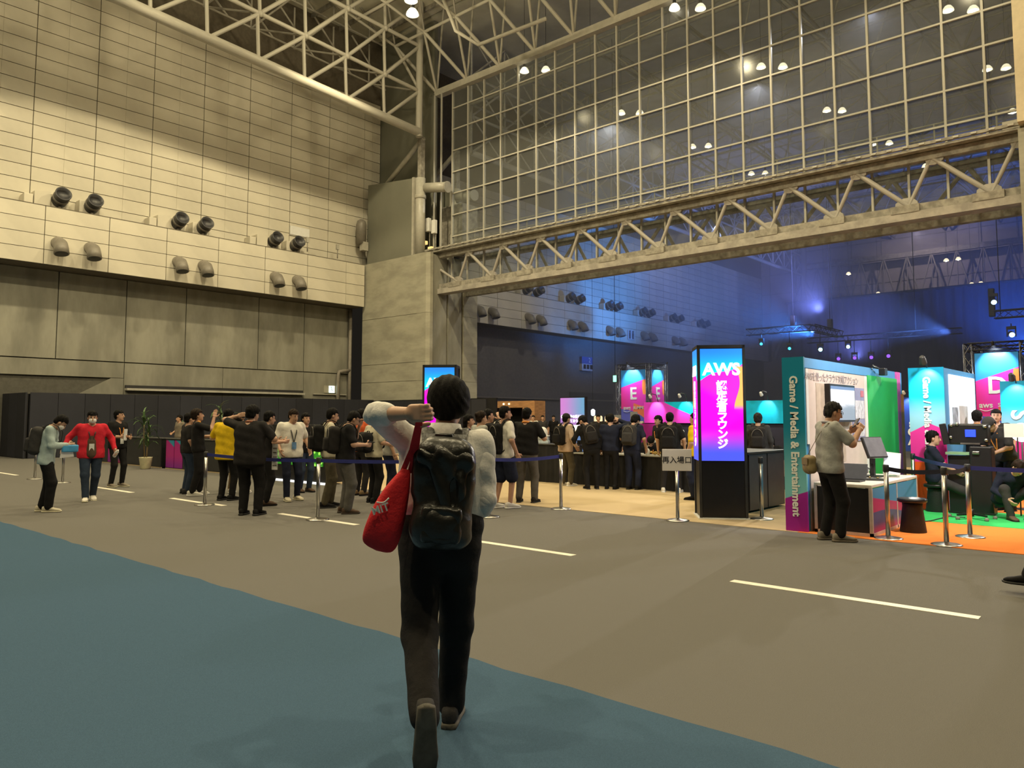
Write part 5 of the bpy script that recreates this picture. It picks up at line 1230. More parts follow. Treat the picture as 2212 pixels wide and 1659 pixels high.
def F(c): return fabric(c, FAB[c])
HAIR = M('black_hair', (0.006, 0.0052, 0.0048), 0.68, var=0.5, nscale=30, bump=0.3, bscale=50, stretch=(3, 3, 0.6), spec=0.12)
HAIR_B = M('brown_hair', (0.020, 0.012, 0.008), 0.65, var=0.5, nscale=30, bump=0.3, bscale=50, spec=0.12)
HAIR_G = M('greying_hair', (0.020, 0.018, 0.017), 0.65, var=0.5, nscale=30, bump=0.3, bscale=50, spec=0.12)
m_eye = M('eye_dark', (0.015, 0.010, 0.008), 0.2); m_lip = M('lip', (0.36, 0.13, 0.10), 0.5)
ball = MB().lathe([(0.01, -1.0), (0.5, -0.866), (0.866, -0.5), (1.0, 0), (0.866, 0.5), (0.5, 0.866), (0.01, 1.0)], 10).mesh()
# shoe: sole and upper, toe towards +y, heel at y=-0.085
def loft(secs, n=14):
    vs_ = []; fs = []
    for (y, w_, z0, z1, sq) in secs:
        for i in range(n):
            a = 2*math.pi*i/n; c, s_ = math.cos(a), math.sin(a)
            vs_.append((w_*math.copysign(abs(c)**sq, c), y, (z0+z1)/2+(z1-z0)/2*math.copysign(abs(s_)**sq, s_)))
    m = len(secs)
    for j in range(m-1):
        for i in range(n): fs.append((j*n+i, j*n+(i+1) % n, (j+1)*n+(i+1) % n, (j+1)*n+i))
    fs += [tuple(n-1-i for i in range(n)), tuple((m-1)*n+i for i in range(n))]
    mb = MB(); mb.add(vs_, fs, True); return mb.mesh()
shoe_up = loft([(-0.088, 0.015, 0.03, 0.075, .7), (-0.08, 0.034, 0.022, 0.098, .7), (-0.04, 0.040, 0.02, 0.112, .7), (0.0, 0.040, 0.02, 0.108, .7), (0.05, 0.043, 0.02, 0.085, .75), (0.11, 0.048, 0.02, 0.066, .75), (0.155, 0.045, 0.02, 0.056, .75), (0.178, 0.030, 0.022, 0.044, .75), (0.186, 0.008, 0.026, 0.034, .8)])
shoe_so = loft([(-0.095, 0.014, 0.0, 0.03, .5), (-0.086, 0.036, 0.0, 0.032, .5), (-0.03, 0.041, 0.0, 0.028, .5), (0.05, 0.045, 0.0, 0.026, .5), (0.12, 0.052, 0.0, 0.026, .5), (0.165, 0.046, 0.002, 0.026, .5), (0.19, 0.028, 0.008, 0.028, .5), (0.197, 0.008, 0.014, 0.026, .5)])
PEOPLE = {}
def view_az(p): return math.atan2(p[0], p[1])          # bearing of the person from the camera, clockwise from +y
def person(label, pos, h=1.70, face=0.0, lean=0.0, side=0.0, twist=0.0, hp=0.0, hy=0.0, la=None, ra=None, lelb=None, relb=None, lcurl=0.35, rcurl=0.35, lpalm=None, rpalm=None,
           lf=(-0.10, 0.02, 0), rf=(0.10, -0.02, 0), lfp=0.0, rfp=0.0, pz=None, py=0.0, top='black', sleeve='short', pants='black', shorts=False, shoe='black', sole=None, hair='short', hairm=None, skin=0,
           girth=1.0, loose=1.0, vx=0.017, lany=None, badge=None, mask=False, cap=None, collar=None, name=None, skirt=0.0, lknee=None, rknee=None, topmat=None, wr=0.004, face_parts=True, jacket=None, feet=True, glasses=False, lex=None, rex=None, tuck=False, slv=1.0):
    s = h/1.72; pos = np.array([pos[0], pos[1], 0.0])
    rz = -(view_az(pos)+R(face))
    t = thing('person', label, 'person', tuple(pos), rz)
    RT = rotz(R(twist)) @ roty(R(side)) @ rotx(-R(lean))
    up, fw, rt = RT @ V(0, 0, 1), RT @ V(0, 1, 0), RT @ V(1, 0, 0)
    P = V(0, py, (0.93*s if pz is None else pz))
    sp = lambda u, f=0.0, x=0.0: P+up*u*s+fw*f*s+rt*x*s
    g = girth
    shl, shr = sp(0.475, -0.01, -0.178*g), sp(0.475, -0.01, 0.178*g)
    nb = sp(0.515, -0.005); HR = RT @ rotz(R(-hy)) @ rotx(-R(hp)); hu, hf, hr = HR @ V(0, 0, 1), HR @ V(0, 1, 0), HR @ V(1, 0, 0)
    hc = nb+hu*0.150*s+hf*0.030*s
    hl, hr_ = sp(-0.02, 0, -0.092*g), sp(-0.02, 0, 0.092*g)
    # limbs
    def armt(a, dflt, sh): 
        a = dflt if a is None else a
        return sh+(rt*a[0]+fw*a[1]+up*a[2])*s if len(a) == 3 else V(*a[:3])
    le, lw_ = ik(shl, armt(la, (-0.07, 0.06, -0.50), shl), 0.28*s, 0.245*s, (V(*lelb) if lelb else (-rt*0.5-fw*0.8-up*0.3)))
    re, rw = ik(shr, armt(ra, (0.07, 0.06, -0.50), shr), 0.28*s, 0.245*s, (V(*relb) if relb else (rt*0.5-fw*0.8-up*0.3)))
    if lex is not None: le, lw_ = lex
    if rex is not None: re, rw = rex
    ank = lambda f: V(f[0]*s, f[1]*s, f[2]+0.085*s)
    lk, la_ = ik(hl, ank(lf), 0.425*s, 0.415*s, V(*lknee) if lknee else V(-0.12, 1, 0)); rk, ra_ = ik(hr_, ank(rf), 0.425*s, 0.415*s, V(*rknee) if rknee else V(0.12, 1, 0))
    # body
    B = SDF(0.035); fl = (fw, 0.66)
    B.cap(nb-up*0.03*s, hc-hu*0.03*s, 0.054*s, 0.052*s)
    B.cap(sp(0.36, 0, -0.075*g), sp(0.36, 0, 0.075*g), 0.125*s*g, 0.125*s*g, fl); B.cap(sp(0.40), sp(0.10), 0.135*s*g, 0.125*s*g, fl); B.cap(sp(0.04, 0, -0.06*g), sp(0.04, 0, 0.06*g), 0.125*s*g, 0.125*s*g, (fw, 0.75))
    for (S_, E_l, W_) in ((shl, le, lw_), (shr, re, rw)):
        B.cap(S_, E_l, 0.055*s*g**.5, 0.042*s); B.cap(E_l, W_, 0.043*s, 0.029*s)
    for (H_, K_, A_) in ((hl, lk, la_), (hr_, rk, ra_)):
        B.cap(H_, K_, 0.085*s*g**.5, 0.055*s); B.cap(K_, A_, 0.056*s, 0.038*s)
    parts = [B.mesh(vx)]
    Hd = SDF(0.02); HB = np.array([hr, hf, hu])
    Hd.ell(hc+hu*0.030*s-hf*0.012*s, V(0.078, 0.096, 0.088)*s, HB); Hd.ell(hc+hf*0.030*s-hu*0.035*s, V(0.062, 0.066, 0.082)*s, HB); Hd.ell(hc+hf*0.058*s-hu*0.090*s, V(0.034, 0.030, 0.026)*s, HB)
    Hd.cap(nb, hc-hu*0.04*s, 0.054*s, 0.054*s)
    Hd.cap(hc+hf*0.092*s+hu*0.012*s, hc+hf*0.108*s-hu*0.030*s, 0.009*s, 0.014*s, k=0.012)
    for sd in (-1, 1): Hd.ell(hc+hr*sd*0.078*s-hf*0.005*s-hu*0.010*s, V(0.010, 0.020, 0.032)*s, HB, k=0.006)
    parts.append(Hd.mesh(max(0.006, vx*0.55)))
    hv = max(0.0055, vx*0.42)
    for (E_l, W_, cu, pl, sd) in ((le, lw_, lcurl, lpalm, -1), (re, rw, rcurl, rpalm, 1)):
        d = unit(W_-E_l); pn = V(*pl) if pl is not None else (RT @ V(-sd*0.9, 0.25, 0.2)); parts.append(hand(W_, d, pn, sd, cu, s).mesh(hv))
    put('body', np_mesh(*join(parts)), _MATS['skin_%d' % skin], t)
    # trousers
    T = SDF(0.03); lo_ = loose
    T.cap(sp(0.08 if tuck else 0.05, 0, -0.055*g), sp(0.08 if tuck else 0.05, 0, 0.055*g), (0.150 if tuck else 0.128)*s*g, (0.150 if tuck else 0.128)*s*g, (fw, 0.86 if tuck else 0.72)); T.cap(sp(-0.03, -0.01, -0.055*g), sp(-0.03, -0.01, 0.055*g), 0.130*s*g, 0.130*s*g, (fw, 0.78))
    for (H_, K_, A_) in ((hl, lk, la_), (hr_, rk, ra_)):
        T.cap(H_, K_, 0.100*s*g**.5*lo_**.5, 0.074*s*lo_, k=0.02)
        if shorts: T.p[-1] = ('c', H_, H_+(K_-H_)*0.92, 0.102*s*lo_, 0.098*s*lo_, None, 0.02)
        else: T.cap(K_, A_+unit(K_-A_)*0.01*s, 0.073*s*lo_, 0.058*s*lo_, k=0.03)
    T.wr = lambda X, Y, Z: 0.6*wr*np.sin(X*23+Z*31+Y*12)*np.sin(Z*17+X*9+1.0)
    put('shorts' if shorts else 'trousers', np_mesh(*T.mesh(vx)), F(pants), t)
    # top
    S = SDF(0.03); c_ = 0.014*s
    S.cap(sp(0.37, 0, -0.078*g), sp(0.37, 0, 0.078*g), 0.125*s*g+c_, 0.125*s*g+c_, (fw, 0.70)); S.cap(sp(0.38, 0, -0.066*g), sp(0.17 if tuck else -skirt, 0.0, -0.062*g), 0.126*s*g+c_, 0.134*s*g+c_, (fw, 0.82)); S.cap(sp(0.38, 0, 0.066*g), sp(0.17 if tuck else -skirt, 0.0, 0.062*g), 0.126*s*g+c_, 0.134*s*g+c_, (fw, 0.82))
    if not tuck: S.cap(sp(0.0-skirt, 0.004, -0.062*g), sp(0.0-skirt, 0.004, 0.062*g), 0.129*s*g+c_*1.2, 0.129*s*g+c_*1.2, (fw, 0.84))
    S.cap(shl+up*0.02*s, nb-up*0.035*s, 0.045*s, 0.05*s); S.cap(shr+up*0.02*s, nb-up*0.035*s, 0.045*s, 0.05*s)
    fr_ = {'short': 0.78, 'three': 1.0, 'long': 1.0, 'rolled': 1.0}[sleeve]
    for (S_, E_l, W_) in ((shl, le, lw_), (shr, re, rw)):
        S.cap(S_, S_+(E_l-S_)*fr_, 0.065*s*g**.5*slv, (0.068 if sleeve == 'short' else 0.060)*s*slv, k=0.025)
        if sleeve == 'long': S.cap(E_l, E_l+(W_-E_l)*0.93, 0.059*s, 0.045*s, k=0.02)
        if sleeve == 'three': S.cap(E_l, E_l+(W_-E_l)*0.45, 0.059*s, 0.054*s, k=0.02)
    if not tuck:
        hem = -0.065-skirt
        S.cuts.append(lambda X, Y, Z: np.minimum(hem*s-((X-P[0])*up[0]+(Y-P[1])*up[1]+(Z-P[2])*up[2]), 0.235*s*g-np.abs((X-P[0])*rt[0]+(Y-P[1])*rt[1]+(Z-P[2])*rt[2])))
    S.wr = lambda X, Y, Z: wr*(np.sin(X*19+Z*27+Y*8)*np.sin(Z*13-X*15+0.5)+0.6*np.sin(Z*41+X*12+Y*20))
    top_o = put('jacket' if jacket else 'shirt', np_mesh(*S.mesh(vx)), topmat or F(top), t)
    if jacket:      # open jacket: inner shirt panel shows at the front
        I = SDF(0.02); I.cap(sp(0.42, 0.070, 0), sp(0.20, 0.100*g, 0), 0.045*s, 0.075*s, (fw, 0.5)); I.cap(sp(0.20, 0.100*g, 0), sp(0.03-skirt, 0.108*g, 0), 0.075*s, 0.095*s, (fw, 0.5)); put('shirt', np_mesh(*I.mesh(vx*0.8)), F(jacket), t)
    if collar: 
        pts = []; 
        for i in range(16):
            a = 2*math.pi*i/16; pts.append(tuple(nb+up*(0.010-0.014*math.sin(a))*s+rt*math.cos(a)*0.066*s+fw*(math.sin(a)*0.064)*s))
        MB().path(pts, 0.017*s, 6, True).build('collar', collar, t)
    # hair
    if hair:
        A = SDF(0.015); big = {'short': 1.0, 'bushy': 1.14, 'buzz': 0.965, 'long': 1.06, 'bun': 1.02}[hair]
        A.ell(hc+hu*0.042*s-hf*0.016*s, V(0.088, 0.106, 0.096)*s*big, HB); A.ell(hc-hf*0.045*s-hu*0.010*s, V(0.082, 0.068, 0.085)*s*big, HB)
        if hair == 'long': A.cap(hc-hf*0.05*s, hc-hf*0.06*s-hu*0.16*s, 0.085*s, 0.06*s)
        if hair == 'bun': A.ell(hc-hf*0.11*s+hu*0.06*s, V(0.04, 0.04, 0.04)*s, HB)
        cen = hc.copy()
        def loc(X, Y, Z, ax): return (X-cen[0])*ax[0]+(Y-cen[1])*ax[1]+(Z-cen[2])*ax[2]
        A.cuts.append(lambda X, Y, Z: np.minimum(loc(X, Y, Z, hf)-0.022*s, 0.052*s-loc(X, Y, Z, hu)+0.0*X))
        A.cuts.append(lambda X, Y, Z: np.minimum(loc(X, Y, Z, hf)+0.030*s, 0.0*s-loc(X, Y, Z, hu))+0.0)
        if hair != 'long': A.cuts.append(lambda X, Y, Z: -0.075*s-loc(X, Y, Z, hu)+0.0*X)
        A.wr = lambda X, Y, Z: 0.0045*np.sin(X*95+Z*40)*np.sin(Y*88-Z*31+X*20)+0.003*np.sin(X*40+Y*170)
        put('hair', np_mesh(*A.mesh(max(0.007, vx*0.6))), hairm or HAIR, t)
    if cap is not None:
        A = SDF(0.01); A.ell(hc+hu*0.045*s-hf*0.010*s, V(0.096, 0.112, 0.098)*s, HB); cen2 = hc+hu*0.030*s
        A.cuts.append(lambda X, Y, Z: -((X-cen2[0])*hu[0]+(Y-cen2[1])*hu[1]+(Z-cen2[2])*hu[2]))
        A2 = SDF(0.01); A2.ell(hc+hu*0.040*s+hf*0.115*s, V(0.075, 0.075, 0.010)*s, HB)
        put('cap', np_mesh(*join([A.mesh(max(0.007, vx*0.6)), A2.mesh(max(0.006, vx*0.4))])), F(cap), t)
    E3 = Matrix((Vector(hr), Vector(hf), Vector(hu))).transposed().to_euler()
    if face_parts:
        for sd in (-1, 1):
            put('eye', ball, m_eye, t, tuple(hc+hf*0.083*s+hr*sd*0.031*s+hu*0.012*s), E3, (0.011*s, 0.008*s, 0.006*s))
            put('eyebrow', ball, HAIR, t, tuple(hc+hf*0.086*s+hr*sd*0.032*s+hu*0.034*s), E3, (0.019*s, 0.008*s, 0.004*s))
        if not mask: put('mouth', ball, m_lip, t, tuple(hc+hf*0.089*s-hu*0.060*s), E3, (0.021*s, 0.007*s, 0.006*s))
    if mask:
        A = SDF(0.01); A.ell(hc+hf*0.052*s-hu*0.045*s, V(0.067, 0.060, 0.060)*s, HB); c3 = hc.copy()
        A.cuts.append(lambda X, Y, Z: 0.02*s-((X-c3[0])*hf[0]+(Y-c3[1])*hf[1]+(Z-c3[2])*hf[2]))
        put('face_mask', np_mesh(*A.mesh(0.008)), M('mask_white', (0.80, 0.79, 0.76), 0.7), t)
    if glasses:
        mb = MB()
        for sd in (-1, 1):
            c = hc+hf*0.100*s+hr*sd*0.032*s+hu*0.012*s
            mb.path([tuple(c+hr*0.026*s*math.cos(a)+hu*0.019*s*math.sin(a)) for a in [2*math.pi*i/10 for i in range(10)]], 0.0025, 4, True)
            mb.tube(tuple(c+hr*sd*0.027*s), tuple(hc+hr*sd*0.082*s-hf*0.005*s+hu*0.012*s), 0.003, n=4)
        mb.build('glasses', m_dark, t)
    # shoes
    if feet:
        for (A_, K_, f, fp) in ((la_, lk, lf, lfp), (ra_, rk, rf, rfp)):
            dirx = 0.12*(-1 if A_ is la_ else 1)
            e3 = Matrix.Rotation(-dirx, 3, 'Z') @ Matrix.Rotation(R(fp), 3, 'X')
            off = e3 @ Vector((0, 0, -0.085*s))
            sh = put('shoe', shoe_up, F(shoe) if isinstance(shoe, str) else shoe, t, Vector(A_)+off, e3.to_euler(), (s*1.06, s*1.06, s*1.02), objmat=True)
            put('sole', shoe_so, sole or F('black'), sh, objmat=True)
    # lanyard and badge
    if lany is not None:
        mb = MB()
        for sd in (-1, 1):
            pts = [sp(0.515, -0.062, 0.0), sp(0.525, -0.04, sd*0.06), sp(0.47, 0.085, sd*0.075), sp(0.36, 0.125*g, sd*0.05), sp(0.20, 0.128*g, sd*0.012), sp(0.16, 0.130*g, 0)]
            mb.ribbon([tuple(p_) for p_ in pts], tuple(rt*0.018), 0.004)
        mb.build('lanyard', lany, t)
        if badge is not None:
            b0 = sp(0.10, 0.140*g, 0.0); MBx = Matrix((Vector(rt), Vector(fw), Vector(up))).transposed()
            MB().box(tuple(b0), (0.085, 0.006, 0.13), M=MBx).build('badge', badge, t)
    info = dict(t=t, s=s, P=P, up=up, fw=fw, rt=rt, sp=sp, lw=lw_, rw=rw, le=le, re=re, hc=hc, g=g, pos=pos, rz=rz, shl=shl, shr=shr, ld=unit(lw_-le), rd=unit(rw-re), hf=hf, hu=hu, hr=hr)
    return info
def wpt(i, p): return Vector(rotz(i['rz']) @ np.array(p)+i['pos'])
def wmat(i, o, x, y, z):
    m = Matrix((Vector(x), Vector(y), Vector(z))).transposed().to_4x4(); m.translation = Vector(o)
    return Matrix.Translation(Vector(i['pos'])) @ Matrix.Rotation(i['rz'], 4, 'Z') @ m
# ---- backpacks
def pack_mesh(w_, d_, h_, vx=0.012):
    A = SDF(0.02); A.rbox((0, -d_/2, -h_*0.5), (w_/2, d_/2, h_/2), min(d_, w_)*0.42); A.wr = lambda X, Y, Z: 0.004*np.sin(X*37+Z*22)*np.sin(Z*19+Y*30)
    v, q = A.mesh(vx); return np_mesh(v, q)
def pocket_mesh(w_, d_, h_):
    A = SDF(0.02); A.rbox((0, -d_-0.015, -h_*0.66), (w_*0.38, 0.045, h_*0.25), 0.04); return np_mesh(*A.mesh(0.011))
_pk = {}
def strap_mesh(sd, h_, w_):
    pts = [(sd*0.085, -0.02, -0.04), (sd*0.10, 0.03, 0.045), (sd*0.105, 0.11, 0.075), (sd*0.115, 0.20, 0.04), (sd*0.125, 0.262, -0.06), (sd*0.14, 0.262, -0.20), (sd*0.165, 0.20, -0.30), (sd*0.175, 0.08, -0.36), (sd*0.13, -0.02, -h_+0.05)]
    wv = [(0.055, 0, 0)]*2+[(0.052, 0, 0)]*2+[(0.05, 0.0, 0)]*2+[(0.02, 0.03, 0), (0.0, 0.03, 0.02), (0.0, 0.03, 0.02)]
    return MB().ribbon(pts, wv, 0.012).mesh()
def backpack(i, label, size=(0.31, 0.17, 0.46), col='black', top=0.50, yo=-0.098, reflect=True):
    key = size
    if key not in _pk:
        _pk[key] = (pack_mesh(*size), pocket_mesh(*size), strap_mesh(-1, size[2], size[0]), strap_mesh(1, size[2], size[0]), MB().path([(-0.04, -0.03, -0.03), (-0.035, -0.035, 0.015), (0.035, -0.035, 0.015), (0.04, -0.03, -0.03)], 0.009, 6).mesh(),
                    MB().path([(size[0]*0.36*math.cos(a), -size[1]-0.004-0.02*math.sin(a)*0, -0.20+0.16*math.sin(a)) for a in [math.pi*k/10 for k in range(11)]], 0.005, 5).mesh())
    bd, pk, s1, s2, hd_, zp = _pk[key]
    t = thing('backpack', label, 'backpack'); s = i['s']
    m = wmat(i, i['sp'](top, yo*i['g']), i['rt'], i['fw'], i['up']); t.matrix_world = m
    l, r_, sc = m.decompose(); t.location = l; t.rotation_euler = r_.to_euler(); t.scale = (s, s, s)
    fb = F(col) if isinstance(col, str) else col
    put('main_compartment', bd, fb, t, objmat=True); put('front_pocket', pk, fb, t, objmat=True)
    put('strap', s1, fb, t, objmat=True); put('strap', s2, fb, t, objmat=True); put('grab_handle', hd_, fb, t, objmat=True); put('zip', zp, m_hood if reflect else m_dark, t, objmat=True)
    return t
def held(i, which, name, label, cat, mb_parts, off=(0, 0.08, 0.03), d=None, n=None):
    """thing at a hand: parts built in a frame with y along the hand and z out of the palm"""
    w_ = i['rw'] if which == 'r' else i['lw']; dd = unit(V(*d)) if d is not None else (i['rd'] if which == 'r' else i['ld'])
    nn = V(*n) if n is not None else i['up']; nn = unit(nn-dd*(nn@dd)); xx = np.cross(dd, nn)
    o = w_+dd*off[1]+nn*off[2]+xx*off[0]
    t = thing(name, label, cat); m = wmat(i, o, xx, dd, nn); l, r_, sc = m.decompose(); t.location = l; t.rotation_euler = r_.to_euler()
    for (nm, mb, mt) in mb_parts: mb.build(nm, mt, t)
    return t
def phone_parts(): return [('phone_case', MB().cbox((0, 0, 0), (0.075, 0.15, 0.010), 0.004), m_black), ('phone_screen', MB().box((0, 0, 0.006), (0.068, 0.14, 0.002)), M('phone_glass', (0.05, 0.06, 0.08), 0.15))]
# ---------------------------------------------------------------- the people in the photograph
or_l = M('orange_lanyard', (0.80, 0.30, 0.05), 0.6); bk_l = M('dark_lanyard', (0.03, 0.03, 0.03), 0.6); bl_b = M('badge_white', (0.72, 0.74, 0.72), 0.4, var=0.1, nscale=40)
cream_sole = M('cream_sole', (0.66, 0.62, 0.46), 0.6); white_sole = M('white_sole', (0.75, 0.74, 0.70), 0.6); dark_sole = M('dark_sole', (0.02, 0.02, 0.02), 0.7)
FINE = 0.0105
# walking man in the foreground
mp = G(948, 1592)
m_shirt_w = fabric('main_white', (0.80, 0.78, 0.75))
def back_pt(x, y, dep):
    d = _fw+_r*(x-1106)/FPX+_up*(829.5-y+SHIFT)/FPX; return Vector(d*dep)+Vector((0, 0, CAMZ))
mrz = -(view_az(mp)+R(2))
def to_main(v): return rotz(-mrz) @ (np.array(v)-np.array([mp[0], mp[1], 0]))
m_el, m_wr = to_main(back_pt(817, 895, 3.66)), to_main(back_pt(882, 893, 3.52))
main = person('man in white shirt walking away with a black backpack and a red tote', mp, 1.765, face=2, lean=3, side=2.2, hp=6, hy=10, vx=FINE, top='white', topmat=m_shirt_w, sleeve='rolled', pants='soft_black', shoe='charcoal', sole=M('worn_sole', (0.10, 0.092, 0.075), 0.8, var=0.25, nscale=12),
    lex=(m_el, m_wr), lcurl=1.15, lpalm=(0.3, 0.9, 0.1), ra=(0.0, 0.23, -0.36), relb=(0.16, -0.9, -0.3), rcurl=0.9,
    rf=(0.055, 0.16, 0.0), lf=(-0.045, -0.42, 0.165), lfp=-80, rfp=0, lknee=(-0.15, 1, -0.1), girth=1.02, loose=1.12, wr=0.0045, hair=None, face_parts=True, tuck=True, slv=0.98)
s = main['s']; sp = main['sp']; t = main['t']; up, fw, rt = main['up'], main['fw'], main['rt']
# thick swept hair
hc, hf, hu, hr = main['hc'], main['hf'], main['hu'], main['hr']; HB = np.array([hr, hf, hu])
A = SDF(0.018); A.ell(hc+hu*0.050*s-hf*0.012*s, V(0.104, 0.116, 0.100)*s, HB); A.ell(hc-hf*0.058*s+hu*0.004*s, V(0.094, 0.072, 0.098)*s, HB); A.ell(hc+hr*0.05*s-hf*0.03*s+hu*0.01*s, V(0.062, 0.08, 0.085)*s, HB); A.ell(hc-hf*0.085*s-hu*0.055*s+hr*0.012*s, V(0.045, 0.03, 0.045)*s, HB)
cen = hc.copy(); L_ = lambda X, Y, Z, ax: (X-cen[0])*ax[0]+(Y-cen[1])*ax[1]+(Z-cen[2])*ax[2]
A.cuts.append(lambda X, Y, Z: np.minimum(L_(X, Y, Z, hf)-0.03*s, 0.05*s-L_(X, Y, Z, hu)+0*X)); A.cuts.append(lambda X, Y, Z: np.minimum(L_(X, Y, Z, hf)+0.012*s, -0.02*s-L_(X, Y, Z, hu)))
A.cuts.append(lambda X, Y, Z: -0.093*s-L_(X, Y, Z, hu)+0*X)
A.wr = lambda X, Y, Z: 0.0018*np.sin(L_(X, Y, Z, hr)*170+L_(X, Y, Z, hu)*45+3*np.sin(L_(X, Y, Z, hu)*30))+0.0016*np.sin(L_(X, Y, Z, hr)*70-L_(X, Y, Z, hf)*60+2)
put('hair', np_mesh(*A.mesh(0.006)), HAIR, t)
# shirt collar, rolled cuffs, trouser details
nb = sp(0.515, -0.005)
cb = MB()
rows_ = [(0.076, 0.0), (0.070, 0.034), (0.068, 0.056), (0.075, 0.054), (0.085, 0.018), (0.088, 0.004)]
n_ = 22; vs_ = []
for (r_, z_) in rows_:
    for i in range(n_):
        a = 2*math.pi*i/n_; vs_.append(nb+up*(z_-0.006-0.022*max(0, math.sin(a)))*s+rt*math.cos(a)*r_*s+fw*(math.sin(a)*r_*0.95)*s)
cb.add(vs_, [(j*n_+i, j*n_+(i+1) % n_, (j+1)*n_+(i+1) % n_, (j+1)*n_+i) for j in range(len(rows_)-1) for i in range(n_)], True)
cb.build('collar', m_shirt_w, t)
for (E_l, W_, k0, k1) in ((main['le'], main['lw'], -0.12, 0.20), (main['re'], main['rw'], -0.10, 0.42)):
    a, b = E_l+(W_-E_l)*k0, E_l+(W_-E_l)*k1
    A = SDF(0.012); A.cap(a, b, 0.055*s, 0.051*s); A.cap(b-unit(b-a)*0.015, b+unit(b-a)*0.02, 0.057*s, 0.055*s); A.wr = lambda X, Y, Z: 0.004*np.sin(X*60+Z*50)*np.sin(Y*70+Z*20)
    put('rolled_cuff', np_mesh(*A.mesh(0.009)), m_shirt_w, t)
A = SDF(0.02)      # loose shirt hanging below the pack and bagging at the right arm
A.cap(sp(0.30, -0.02, -0.13), sp(0.19, -0.02, -0.11), 0.080*s, 0.055*s, (fw, 0.9)); A.cap(sp(0.30, -0.02, 0.13), sp(0.19, -0.02, 0.11), 0.080*s, 0.055*s, (fw, 0.9))
A.wr = lambda X, Y, Z: 0.006*np.sin(X*30+Z*44+Y*11)*np.sin(Z*25-X*28)
put('shirt_back', np_mesh(*A.mesh(0.012)), m_shirt_w, t)
A = SDF(0.03); bp_ = main['re']; A.ell(main['shr']*0.5+bp_*0.5, V(0.062, 0.074, 0.15)*s); A.ell(bp_+up*0.01, V(0.058, 0.08, 0.085)*s); A.wr = lambda X, Y, Z: 0.0022*np.sin(Z*60+X*45+Y*20)+0.002*np.sin(Z*35-Y*40)
put('sleeve_fold', np_mesh(*A.mesh(0.010)), m_shirt_w, t)
# his leather backpack
m_leather = M('black_leather', (0.014, 0.014, 0.012), 0.33, var=0.35, nscale=5, bump=0.25, bscale=14)
t = thing('backpack', 'large creased black leather backpack on the walking man', 'backpack')
m = wmat(main, sp(0.475, -0.125), rt, fw, up); l, r_, sc = m.decompose(); t.location = l; t.rotation_euler = r_.to_euler(); t.scale = (s*0.87, s*0.9, s*0.83)
A = SDF(0.03); A.rbox((0.01, -0.10, -0.30), (0.162, 0.095, 0.30), 0.085); A.ell((0.0, -0.15, -0.46), (0.158, 0.10, 0.13)); A.ell((0.01, -0.09, -0.06), (0.135, 0.085, 0.09))
A.wr = lambda X, Y, Z: 0.010*np.sin(X*38+2.2*np.sin(Z*9))*np.exp(-((Z+0.22)/0.22)**2)+0.003*np.sin(X*21+Z*33)*np.sin(Z*28-X*14)
put('main_compartment', np_mesh(*A.mesh(0.0085)), m_leather, t)
A = SDF(0.02); A.cap((-0.10, -0.17, -0.10), (0.125, -0.17, -0.11), 0.045, 0.045, (V(0, 1, 0), 0.7)); A.cap((0.0, -0.18, -0.11), (0.02, -0.20, -0.36), 0.07, 0.03, (V(0, 1, 0), 0.5)); A.cap((0.12, -0.16, -0.13), (0.09, -0.19, -0.40), 0.035, 0.02)
A.wr = lambda X, Y, Z: 0.007*np.sin(X*55+Z*30)
put('folded_flap', np_mesh(*A.mesh(0.008)), m_leather, t)
A = SDF(0.02); A.rbox((0.01, -0.205, -0.455), (0.105, 0.03, 0.10), 0.028); A.wr = lambda X, Y, Z: 0.006*np.sin(X*50+Z*33)*np.sin(Z*37-X*21)
put('front_pocket', np_mesh(*A.mesh(0.008)), m_leather, t)
for sd in (-1, 1):
    MB().ribbon([(sd*0.075, -0.03, -0.05), (sd*0.088, 0.01, 0.035), (sd*0.10, 0.09, 0.075), (sd*0.115, 0.19, 0.045), (sd*0.13, 0.265, -0.07), (sd*0.15, 0.25, -0.22), (sd*0.175, 0.14, -0.33), (sd*0.15, -0.01, -0.48)],
                [(0.075, 0, 0), (0.075, 0, 0), (0.07, 0, 0), (0.065, 0, 0), (0.06, 0, 0), (0.03, 0.03, 0), (0, 0.03, 0.02), (0, 0.03, 0.02)], 0.016).build('strap', m_leather, t)
    MB().ribbon([(sd*0.05, -0.06, -0.035), (sd*0.062, -0.05, 0.012), (sd*0.05, -0.02, 0.03), (sd*0.03, 0.0, 0.02)], [(0.05, 0, 0)]*4, 0.014).build('yoke_strap', m_leather, t)
MB().path([(-0.045, -0.085, -0.005), (-0.04, -0.10, 0.03), (0.04, -0.10, 0.03), (0.05, -0.085, -0.005)], 0.012, 8).build('grab_handle', m_leather, t)
# his red tote held behind the neck
m_red = M('red_canvas', (0.68, 0.012, 0.018), 0.75, var=0.08, nscale=6, bump=0.3, bscale=40)
t = thing('tote_bag', 'bright red fabric tote with white print slung over his shoulder', 'bag')
hand_w = wpt(main, main['lw']+main['ld']*0.085)
